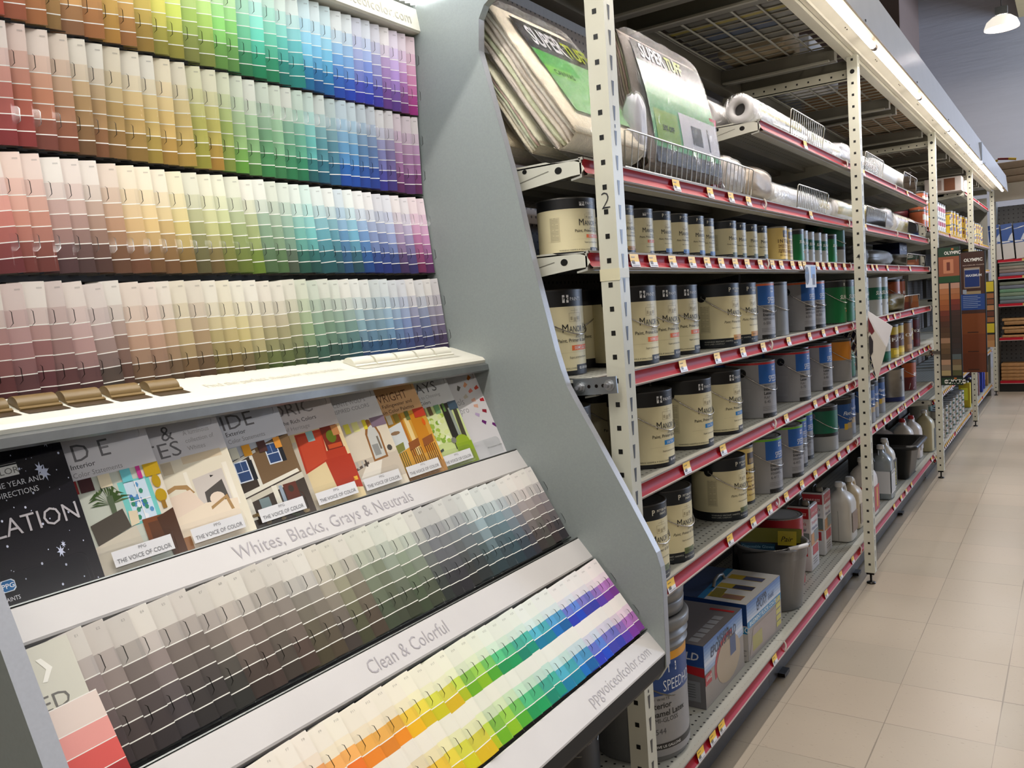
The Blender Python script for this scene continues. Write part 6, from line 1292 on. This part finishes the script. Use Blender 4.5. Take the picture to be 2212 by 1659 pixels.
fence('wire fence on the top shelf left of the upright marked 4', 3.14, 3.60, LV['U']+.004, .088, n=16)
fence('wire fence on the top shelf right of the upright marked 4', 4.42, 4.86, LV['U']+.004, .088, n=16)
fence('plastic faced fence in front of the thick white roll', 5.52, 5.98, LV['U']+.004, .100, n=2, solid=True)
fence('plastic faced fence in front of the silver bundle on the quart shelf', 5.55, 6.25, LV['B']+.004, .07, n=2, solid=True)
fence('plastic faced fence in front of the netted bundle', 5.40, 5.95, LV['C']+.004, .085, n=2, solid=True)
# hanging price card
t = thing('hanging_price_card', 'small white hanging card with blue pictures below the quart shelf', 'price card', (-.838, 3.285, 1.39)); b = MB(); b.box((0, -.075, 0), (.001, .075, .085), (206, 210, 216)); b.quad([(.0014, -.055+.03*math.cos(2*PI*k/16), .045+.034*math.sin(2*PI*k/16)) for k in range(16)], (36, 40, 52)); b.quad([(.0013, 0, .035), (.0013, .065, .035), (.0013, .065, .08), (.0013, 0, .08)], (110, 150, 206)); b.box((0.0012, .02, .01), (.0015, .055, .05), (60, 50, 60)); b.text('PAINT', (.0018, -.078, .05), (0, 1, 0), (0, 0, 1), .014, (120, 160, 210), offset=.01, width=.044); b.build('card', satin, t)
b = MB(); b.quad([(.0004, -.03, .085), (.0004, .02, .085), (.0004, .00, .125), (.0004, -.02, .125)], (196, 170, 180)); b.build('clip', clearp, t)
# bent cardboard sign behind the upright marked 4
t = thing('bent_cardboard_sign', 'bent white and maroon cardboard sign with dark lattice hooked behind the upright marked 4', 'cardboard sign', (-.80, 4.09, 1.10))
def sp_(pts, c, nm, th=.004):
    b = MB(); v = [(x+.80, y-4.09, z-1.10) for x, y, z in pts]; w_ = [(x, y+th, z) for x, y, z in v]; n = len(v); b.add(v+w_, [tuple(range(n)), tuple(range(n, 2*n))[::-1]]+[(i, n+i, n+(i+1) % n, (i+1) % n) for i in range(n)], c); return b
def onp(a, bq_, cq, u, v, o=-.001): return tuple(a[i]+(bq_[i]-a[i])*u+(cq[i]-a[i])*v+(o if i == 1 else 0) for i in range(3))
A_, B_, C_, D_ = (-.806, 4.07, 1.28), (-.700, 4.13, 1.19), (-.720, 4.09, 1.10), (-.762, 4.07, .945)
b = sp_([A_, B_, C_, (-.775, 4.075, 1.17)], (214, 212, 216), 'u'); b.build('upper_flap', matte, t)
b = sp_([(A_[0], 4.062, A_[2]), (-.772, 4.064, 1.195), (C_[0], 4.078, C_[2]), (D_[0], 4.066, D_[2]), (-.795, 4.062, 1.12)], (206, 200, 190), 'l')
def loc(p): return (p[0]+.80, p[1]-4.09-.0012, p[2]-1.10)
b.quad([loc(p) for p in ((A_[0], 4.062, A_[2]), (-.775, 4.062, 1.205), (-.765, 4.064, 1.175), (-.778, 4.063, 1.16), (-.786, 4.062, 1.175), (-.795, 4.062, 1.15))], (104, 22, 34)); b.quad([loc(p) for p in ((-.794, 4.062, 1.14), (-.784, 4.062, 1.16), (-.772, 4.062, 1.13), (-.774, 4.062, 1.08), (-.786, 4.062, 1.06))], (40, 34, 40)); b.build('lower_flap', matte, t)
b = MB()
for (ox, oz, nx, nz, bx, bz) in ((-.893, 1.165, 2, 4, .015, -.030), (-.800, 1.125, 2, 5, .007, -.034)):
    b = MB()
    for i in range(nx):
        for j in range(nz):
            cx_, cz = ox+i*.016+j*bx, oz+i*.026+j*bz
            pts = [(cx_-bx*.3+.004, cz-bz*.45+.010), (cx_+.010+bx*.2, cz+.006), (cx_+bx*.3-.004, cz+bz*.45-.010), (cx_-.010-bx*.2, cz-.006)]
            q4 = [(x+.80, .0, z-1.10) for x, z in pts]; b.quad(q4, (26, 30, 62)); 
            for k in range(4): b.tube([q4[k], q4[(k+1) % 4]], .0018, 4, (186, 178, 160))
    b.build('lattice', matte, t)
# ------------------------------------------------------------------ stain sample boards
def board(lab, x0, x1, y, z0, z1, draw, rz=0):
    t = thing('stain_sample_board', lab, 'sample board', ((x0+x1)/2, y, z0), rz); W = x1-x0; H = z1-z0; b = MB(); b.box((-W/2, -.006, 0), (W/2, .006, H), (22, 24, 22))
    q = lambda u0, v0, u1, v1, c, o=0: b.quad([(-W/2+u0*W, -.0066-o, v0*H), (-W/2+u1*W, -.0066-o, v0*H), (-W/2+u1*W, -.0066-o, v1*H), (-W/2+u0*W, -.0066-o, v1*H)], c)
    tx = lambda s, u, v, size, c, wd=None: b.text(s, (-W/2+u*W, -.0085, v*H), (1, 0, 0), (0, 0, 1), size, c, offset=.03, width=wd)
    draw(q, tx, W, H); b.build('board', satin, t)
    b = MB(); za = .895-z0; b.box((min(-W/2, -.848-(x0+x1)/2), .0065, za-.01), (W/2-.02, .0105, za+.01), (120, 118, 110)); b.build('mounting_arm', steel, t)
WD = [(196, 150, 120), (178, 116, 74), (170, 108, 62), (160, 92, 48), (150, 84, 44), (112, 50, 34), (96, 48, 32), (78, 48, 34), (80, 54, 36), (86, 62, 40), (160, 124, 96), (110, 84, 56), (98, 76, 50), (84, 66, 46), (176, 140, 112), (134, 116, 96), (172, 154, 110)]
WD2 = [(186, 142, 122), (172, 112, 74), (164, 100, 60), (120, 48, 34), (104, 44, 36), (66, 42, 38), (60, 40, 36), (56, 40, 34), (54, 38, 32), (50, 38, 32), (54, 40, 36), (52, 42, 40), (50, 44, 44), (84, 96, 98), (112, 92, 66), (134, 122, 90), (82, 84, 50)]
def d1(q, tx, W, H):
    q(.04, .93, .96, .995, (26, 62, 42)); q(.04, .79, .96, .93, (150, 84, 56)); q(.25, .81, .70, .91, (196, 130, 96), .0003); q(.40, .83, .55, .89, (110, 50, 36), .0006); q(.04, .745, .96, .79, (30, 74, 40)); tx('OLYMPIC', .30, .945, .030, (236, 236, 230), .10); tx('OLYMPIC', .16, .012, .032, (236, 236, 230), .13); q(.04, .005, .96, .055, (30, 60, 38))
    tx('OLYMPIC', .16, .018, .032, (236, 236, 230), .13); q(.62, .975, .72, .988, (200, 120, 60), .0012); q(.60, .045, .72, .055, (200, 120, 60), .0014)
    for k, L_ in enumerate((WD, WD2)):
        for i, c in enumerate(L_): v1 = .74-i*.0395; q(.05+k*.50, v1-.0385, .47+k*.48, v1, c, .0002)
def d2(q, tx, W, H):
    q(.04, 0.005, .96, .995, (66, 40, 32)); tx('OLYMPIC', .22, .92, .034, (236, 236, 230), .13); tx('MAXIMUM CLEAR', .18, .885, .012, (170, 150, 140), .15); q(.22, .70, .80, .87, (150, 130, 110), .0002); q(.24, .71, .78, .85, (30, 52, 112), .0004); tx('MAXIMUM', .28, .795, .026, (214, 216, 222), .11); q(.24, .85, .78, .86, (160, 160, 160), .0006)
    q(.16, .655, .30, .69, (150, 160, 176), .0008); q(.22, .65, .82, .675, (156, 138, 104), .0005); q(.04, .52, .96, .65, (36, 68, 134), .0003)
    for i in range(7): q(.16, .63-i*.015, .70+.1*(i % 2), .634-i*.015, (150, 166, 200), .0006)
    q(.04, .0, .96, .49, (124, 66, 30), .0002); q(.04, .0, .96, .32, (112, 56, 28), .0004); q(.04, .0, .96, .16, (100, 50, 28), .0006)
    for v in (.33, .17, .02): q(.3, v, .7, v+.008, (60, 34, 24), .0008)
board('tall green headed board of wood stain swatches mounted on the upright marked 6', -.792, -.655, 6.44, .665, 1.615, d1)
board('tall brown board with a blue can picture behind the green headed board', -.775, -.585, 7.45, .655, 1.60, d2, math.radians(-4))
def d3(q, tx, W, H):
    q(.05, .84, .95, .99, (196, 176, 40)); q(.05, .0, .95, .1, (176, 130, 84)); q(.05, .1, .95, .19, (160, 112, 70)); q(.3, .22, .95, .36, (196, 176, 40))
    for i in range(5):
        for j in range(2): q(.08+j*.45, .38+i*.09, .5+j*.45, .455+i*.09, ((120, 70, 40), (150, 96, 56), (96, 50, 34), (170, 120, 80))[(i+j) % 4], .0003)
board('small wood tone swatch board in a wire rack beyond the brown board', -.80, -.66, 9.3, .72, 1.36, d3)
# ------------------------------------------------------------------ small cans and tins in the far sections
mk('sm_y', 'small_can', '', 'small can', .040, .105, small((186, 152, 44), (96, 40, 30), (110, 70, 44)), handle=False, group='small yellow cans in the far sections')
mk('sm_y2', 'small_can', '', 'small can', .030, .09, small((214, 180, 50), (60, 50, 40), (150, 90, 40)), handle=False, group='small yellow cans in the far sections')
mk('sm_w', 'small_can', '', 'small can', .040, .11, small((206, 204, 198), (150, 40, 50), (90, 90, 96)), handle=False)
mk('sm_o', 'small_can', '', 'small can', .052, .125, small((206, 110, 70), (226, 220, 200), (60, 60, 56)), handle=False)
mk('zin', 'small_can', '', 'small can', .045, .060, small((190, 186, 176), (26, 66, 46), (120, 60, 40)), handle=False)
mk('zin_g', 'paint_can', '', 'paint can', .080, .165, small((190, 190, 182), (26, 66, 46), (96, 90, 80)), handle=False)
ZA3 = .0006+1.765
g = 'small cans on the top visible shelf of the far sections'
for k, y in enumerate((6.55, 6.68)): put('sm_o', -.925, y, ZA3, ('nearer' if k == 0 else 'farther')+' orange and white can beside the upright marked 6', g); put('sm_o', -.925, y, ZA3+.127, 'orange and white can stacked on the '+('nearer' if k == 0 else 'farther')+' orange can', g)
for k, y in enumerate((6.98, 7.10)): put('sm_y', -.91, y, ZA3, ('nearer' if k == 0 else 'farther')+' tall yellow can right of the upright marked 6', g); put('sm_y', -.91, y, ZA3+.107, 'yellow can stacked on the '+('nearer' if k == 0 else 'farther')+' tall yellow can', g)
for k, y in enumerate((7.24, 7.36, 7.48, 7.60)):
    nm = ('first', 'second', 'third', 'fourth')[k]; put('sm_w', -.91, y, ZA3, f'{nm} white and maroon can in the white group of the far shelf, lower', g); put('sm_w', -.91, y, ZA3+.112, f'{nm} white and maroon can in the white group of the far shelf, upper', g)
for zz, nm in ((ZA3, 'top'), (1.4906, 'second'), (1.2256, 'third')):
    for k in range(26 if nm == 'top' else 14):
        y = (8.0 if nm == 'top' else 9.5)+k*.115; key = 'sm_y' if k % 3 else 'sm_y2'
        for j in range(2): put(key, -.905-.01*(k % 2), y, zz+j*(.107 if key == 'sm_y' else .092), f'small yellow can in the far sections, {nm} row of yellow cans', f'small yellow cans, {nm} row of the far sections')
# big pails above the second shelf, behind
t = thing('joint_compound_pail', 'grey and maroon pail stacked behind the yellow labelled rolls', 'pail', (-1.08, 6.62, ZA3)); b = MB(); b.lathe([(.105, 0), (.115, .10), (.122, .105), (.120, .13), (.108, .135)], 32, col=(122, 52, 60)); b.lathe([(.110, .135), (.122, .14), (.122, .155), (.11, .16)], 32, col=(140, 142, 146)); b.build('pail_body', plastic, t)
t = thing('joint_compound_pail', 'grey and maroon pail on top of the lower maroon pail', 'pail', (-1.08, 6.62, ZA3+.162)); b = MB(); b.lathe([(.105, 0), (.115, .10), (.122, .105), (.124, .15), (.11, .155)], 32, col=(122, 52, 60)); b.lathe([(.124, .105), (.128, .11), (.128, .15), (.12, .155)], 32, col=(150, 152, 156)); b.build('pail_body', plastic, t)
gz = 'small white cans stacked on the base shelf of the fifth section'
for k in range(14):
    for j in range(4 if k < 13 else 2):
        y = 7.10+k*.115; put('zin', -.905-.012*(k % 2), y, .1506+j*.0615, 'small white and green can stacked on the fifth section base shelf', gz)
for k, (x, y, z) in enumerate(((-1.02, 6.92, .1506), (-1.03, 7.12, .1506), (-1.02, 7.32, .1506), (-1.02, 7.12, .1506+.168), (-1.03, 7.34, .1506+.168), (-1.02, 7.6, .1506), (-1.03, 7.62, .1506+.168))): put('zin_g', x, y, z, 'white and green gallon can in the stack behind the small white cans', 'white and green gallon cans on the fifth section base shelf')
jug('cream jug with dark label right of the upright marked 6', (-.94, 6.72, .152), 0, .12, .16, .30, (196, 186, 150), panels=[('x', -.1, .05, .45, .55, (40, 56, 56), 0)])
jug('white grey jug between the small cans and the farther upright', (-1.0, 8.55, .152), 0, .14, .15, .30, (170, 172, 178), panels=[('x', -.3, .1, .4, .4, (40, 60, 130), 0)])
def ttin(x, y, z, c, lab, h=.24):
    t = thing('tall_tin', lab, 'solvent tin', (x, y, z), 0, 'tall solvent tins at the aisle end'); b = MB(); b.bbox((-.05, -.038, 0), (.05, .038, h), .005, c); b.quad([(-.03, -.0386, h*.3), (.03, -.0386, h*.3), (.03, -.0386, h*.8), (-.03, -.0386, h*.8)], tuple(min(255, v*1.3+20) for v in c)); b.build('tin_body', satin, t)
    b = MB(); b.lathe([(.014, 0), (.015, .016), (.010, .018)], 14, (.02, 0, h), (190, 188, 184)); b.build('screw_cap', plastic, t)
cols = [(206, 184, 40), (40, 34, 40), (70, 60, 130), (130, 90, 90), (26, 52, 150), (26, 52, 150), (170, 130, 80)]
cn_ = ['yellow', 'black', 'violet blue', 'brown purple', 'blue', 'blue', 'tan']
pos_ = ['nearest', 'second', 'third', 'fourth', 'fifth', 'sixth', 'farthest']
for zz, rn in ((.1506, 'bottom'), (.5606, 'lower'), (.9106, 'upper')):
    for k in range(7): ttin(-.92-.008*(k % 2), 9.15+k*.32, zz, cols[k], f'{cn_[k]} tall tin, {pos_[k]} of seven on the {rn} shelf at the aisle end', .24 if rn == 'bottom' else .22)
for k in range(3): 
    t = thing('squeeze_bottle', ('nearest', 'middle', 'farthest')[k]+' white and teal squeeze bottle near the aisle end', 'squeeze bottle', (-.91, 10.55+k*.25, 1.2266)); b = MB(); b.lathe([(.04, 0), (.045, .01), (.045, .12), (.03, .15), (.018, .155), (.018, .18)], 20, col=(206, 208, 206)); b.lathe([(.0455, .03), (.0458, .10)], 20, col=(30, 90, 96), cap=False); b.build('bottle', plastic, t)
# carton on the high far shelf
t = thing('sink_carton', 'white carton with a line drawing on the high far shelf', 'carton', (-1.0, 8.85, 2.2006)); b = MB(); b.box((-.16, -.16, 0), (.14, .5, .13), (196, 186, 180)); b.quad([(-.10, -.1606, .02), (-.02, -.1606, .02), (-.02, -.1606, .11), (-.10, -.1606, .11)], (150, 130, 120)); b.box((-.0, -.161, .01), (.09, -.1602, .12), (110, 66, 40)); b.build('carton_body', cardboard, t)

# ------------------------------------------------------------------ things on top of the overhead racks
def pack(name, lab, a, bb, c, strips=(), cat='stored package', m=satin, group=None):
    cx_, cy, z = (a[0]+bb[0])/2, (a[1]+bb[1])/2, a[2]; t = thing(name, lab, cat, (cx_, cy, z), 0, group); b = MB(); hx, hy, h = (bb[0]-a[0])/2, (bb[1]-a[1])/2, bb[2]-a[2]
    b.bbox((-hx, -hy, 0), (hx, hy, h), min(.015, h*.2), c)
    for (u0, v0, u1, v1, cc) in strips: b.quad([(-hx+u0*2*hx, -hy+v0*2*hy, -.0008), (-hx+u0*2*hx, -hy+v1*2*hy, -.0008), (-hx+u1*2*hx, -hy+v1*2*hy, -.0008), (-hx+u1*2*hx, -hy+v0*2*hy, -.0008)], cc)
    b.build(name+'_body', m, t); return t
ZT = 2.3+.1295
pack('tarp_package', 'dark green folded tarp package on the nearest overhead rack deck', (-1.32, 1.75, ZT), (-.90, 2.55, ZT+.16), (18, 42, 36), ((.1, .2, .9, .26, (36, 60, 80)), (.1, .6, .9, .64, (70, 80, 80))))
pack('tarp_package', 'yellow and white striped package on the nearest overhead rack deck', (-1.33, 2.58, ZT), (-.88, 3.12, ZT+.14), (54, 54, 50), ((0, .1, 1, .2, (130, 116, 30)), (0, .36, 1, .42, (30, 110, 60)), (0, .6, 1, .8, (110, 106, 98)), (.3, .84, 1, .96, (30, 36, 80))))
pack('tarp_package', 'yellow labelled package farther along the nearest overhead rack deck', (-1.33, 3.16, ZT), (-.87, 3.62, ZT+.15), (96, 94, 88), ((0, .1, 1, .2, (140, 126, 36)), (.2, .4, .8, .6, (52, 66, 92))))
pack('wooden_stick_box', 'tan cardboard box at the far end of the nearest overhead rack', (-1.31, 3.70, ZT), (-1.02, 3.98, ZT+.12), (150, 134, 108), m=cardboard)
pack('stacked_cartons', 'white and blue cartons above the second overhead rack', (-1.33, 4.25, ZT), (-1.05, 4.85, ZT+.18), (150, 152, 160), ((.1, .1, .6, .5, (50, 70, 120)), (.2, .6, .9, .9, (196, 196, 200))))
for k in range(3): pack('cardboard_carton', ('nearest', 'middle', 'farthest')[k]+' long brown carton on the second overhead rack', (-1.33, 5.22+k*.40, ZT), (-.87, 5.60+k*.40, ZT+.12), (134, 104, 72), m=cardboard, cat='carton')
for k in range(4): pack('cardboard_carton', ('nearest', 'second', 'third', 'farthest')[k]+' dark brown carton on the third overhead rack', (-1.33, 6.8+k*.5, ZT), (-.87, 7.25+k*.5, ZT+.14), (84, 66, 52), m=cardboard, cat='carton')
for k in range(4): pack('cardboard_carton', ('nearest', 'second', 'third', 'farthest')[k]+' dark brown carton on the fourth overhead rack', (-1.33, 9.1+k*.5, ZT), (-.87, 9.55+k*.5, ZT+.14), (84, 66, 52), m=cardboard, cat='carton')

# ------------------------------------------------------------------ cross run at the aisle end, facing the camera
YB = 11.70
t = thing('end_run_frame', 'dark pegboard backed shelving run across the end of the aisle', 'shelving frame', (.2, YB+.4, 0))
b = MB(); b.box((-1.0, -.02, .12), (1.6, 0, 2.26)); o = b.build('pegboard', dotted('pegboard_end', (104, 104, 104), .0508, .0508, .008, (0, 2)), t)
b = MB(); b.box((-1.0, -.39, 0), (1.6, -.05, .12), (16, 14, 12)); b.build('kick_plate', matte, t)
b = MB(); b.box((-1.02, -.40, 2.30), (1.6, -.36, 2.50), (190, 182, 168)); b.box((-1.02, -.36, 2.47), (1.6, 0, 2.49), (150, 146, 136)); b.build('top_fascia', shelfm, t)
b = MB(); b.box((-1.03, -.39, 0), (-1.0, 0, 2.3), (140, 136, 126)); b.build('side_panel', shelfm, t)
for z, lab in ((.135, 'bottom'), (.66, 'second'), (1.07, 'third'), (1.40, 'fourth'), (1.60, 'fifth')):
    tt = thing('steel_shelf', f'{lab} shelf from the floor on the run across the aisle end', 'metal shelf', (.2, YB, z), 0, 'shelves across the aisle end'); b = MB(); b.box((-.99, .012, -.03), (1.59, .38, 0), (170, 168, 158)); b.build('deck', shelfm, tt)
    b = MB(); b.box((-.99, 0, -.034), (1.59, .012, 0), (186, 30, 48)); b.box((-.99, -.003, -.036), (1.59, .012, -.030), (206, 180, 176)); b.build('price_rail', railm, tt)
    for k in range(5): b = MB(); b.box((-.74+k*.32, -.003, -.028), (-.64+k*.32, -.001, -.004), (206, 190, 110)); b.build('price_tag', satin, tt)
for k in range(8):
    x = -.86+k*.132; t = thing('blue_carton', ('first', 'second', 'third', 'fourth', 'fifth', 'sixth', 'seventh', 'eighth')[k]+' blue and white upright box from the left on the end run', 'box', (x, YB+.03, 1.6005), 0, 'blue and white boxes on the end run'); t.rotation_euler = (0, math.radians(-4), 0)
    b = MB(); b.box((0, 0, 0), (.115, .25, .42), (206, 202, 200)); b.quad([(0, -.0008, .19), (.115, -.0008, .19), (.115, -.0008, .42), (0, -.0008, .42)], (36, 82, 160)); b.quad([(.0, -.0012, .36), (.04, -.0012, .365), (.07, -.0012, .375), (.115, -.0012, .38), (.115, -.0012, .372), (.06, -.0012, .36), (0, -.0012, .355)], (226, 230, 236)); b.quad([(.06, -.0012, .22), (.115, -.0012, .21), (.115, -.0012, .31), (.09, -.0012, .28)], (206, 214, 226)); b.quad([(0, -.0012, .20), (.09, -.0012, .20), (.07, -.0012, .215), (0, -.0012, .22)], (216, 220, 226)); b.build('carton', satin, t)
nth = ('bottom', 'second', 'third', 'fourth', 'fifth', 'topmost')
for zb, col, nm, nn in ((1.0705, (150, 148, 140), 'grey metal', 6), (.6605+.0, (150, 148, 140), 'pale grey metal', 0)):
    for k in range(nn): pack('boxed_slat_bundle', f'{nm} slat bundle, {nth[k]} of the grey stack below the blue boxes', (-.78, YB+.02, zb+k*.044), (.5+R.uniform(-.05, .1), YB+.3, zb+k*.044+.042), tuple(v*R.uniform(.75, 1.05) for v in col), cat='slat bundle', m=shelfm)
for k in range(4): pack('boxed_slat_bundle', f'grey slat bundle, {nth[k]} of the short stack under the fifth shelf', (-.78, YB+.02, 1.4005+k*.040), (.5+R.uniform(-.05, .1), YB+.3, 1.4005+k*.040+.038), tuple(v*R.uniform(.75, 1.05) for v in (150, 148, 140)), cat='slat bundle', m=shelfm)
for k in range(5): pack('wooden_plank', f'tan wooden plank, {nth[k]} of the upper wood stack on the end run', (-.76+.02*(k % 2), YB+.01, .6605+k*.050), (.6, YB+.28, .6605+k*.050+(.046 if k % 2 else .030)), (176, 132, 84) if k % 2 else (190, 146, 96), cat='wooden plank', m=wood)
for k in range(5): pack('wooden_plank', f'tan wooden plank, {nth[k]} of the lower wood stack on the end run', (-.78, YB+.01, .1355+k*.042), (.6, YB+.28, .1355+k*.042+.040), (186, 138, 88), cat='wooden plank', m=wood)
for k in range(3): pack('flat_carton', ('lowest', 'middle', 'top')[k]+' flat brown and white carton stacked above the end run', (-.95+.02*k, YB+.03, 2.5005+k*.085), (.6, YB+.38, 2.5005+k*.085+.083), (170, 150, 130), cat='carton', m=cardboard)
t = thing('hand_tool', 'red and yellow handled tool lying on the stacked cartons above the end run', 'tool', (-.72, YB+.05, 2.77)); b = MB(); b.tube([(-.12, 0, -.01), (-.05, 0, .02)], .014, 8, (206, 170, 50)); b.tube([(-.05, 0, .035), (.06, 0, .02)], .014, 8, (120, 20, 30)); b.tube([(.06, 0, .02), (.14, 0, .005)], .015, 8, (206, 170, 50)); b.build('handle', plastic, t)
# ------------------------------------------------------------------ overhead: beam and hanging lamp
b = MB(); b.box((-.672, 3.0, 5.22), (.2, 14.99, 5.7), (196, 176, 130)); b.box((-.45, 3.0, 5.20), (-.40, 14.99, 5.22), (220, 204, 160)); o = b.build('trim_1', vcmat('beam_paint', .5)); struct(o)
t = thing('hanging_lamp', 'bright dome shaped lamp hanging high before the end wall', 'ceiling lamp', (-.775, 13.0, 4.62))
b = MB(); b.lathe([(.20, 0), (.198, .02), (.17, .09), (.11, .14), (.05, .16), (.05, .165), (.115, .146), (.176, .094), (.204, .02), (.203, 0)], 32, col=(214, 208, 196), cap=False); b.build('reflector', simple('glowing_reflector', (236, 228, 214), emit=1.3), t)
b = MB(); b.box((-.07, -.05, .17), (.07, .05, .27), (160, 166, 172)); b.tube([(0, 0, .27), (0, 0, 1.45)], .006, 6, (90, 88, 86)); b.build('ballast_box', steel, t)
b = MB(); b.lathe([(.02, .13), (.05, .10), (.06, .05), (.04, .01), (.001, .0)], 20, cap=False); b.build('bulb', simple('lit_bulb', (255, 240, 225), emit=22), t)
area('hanging_lamp_light', (-.775, 13.0, 4.58), .25, .25, 30, (1, .93, .85))
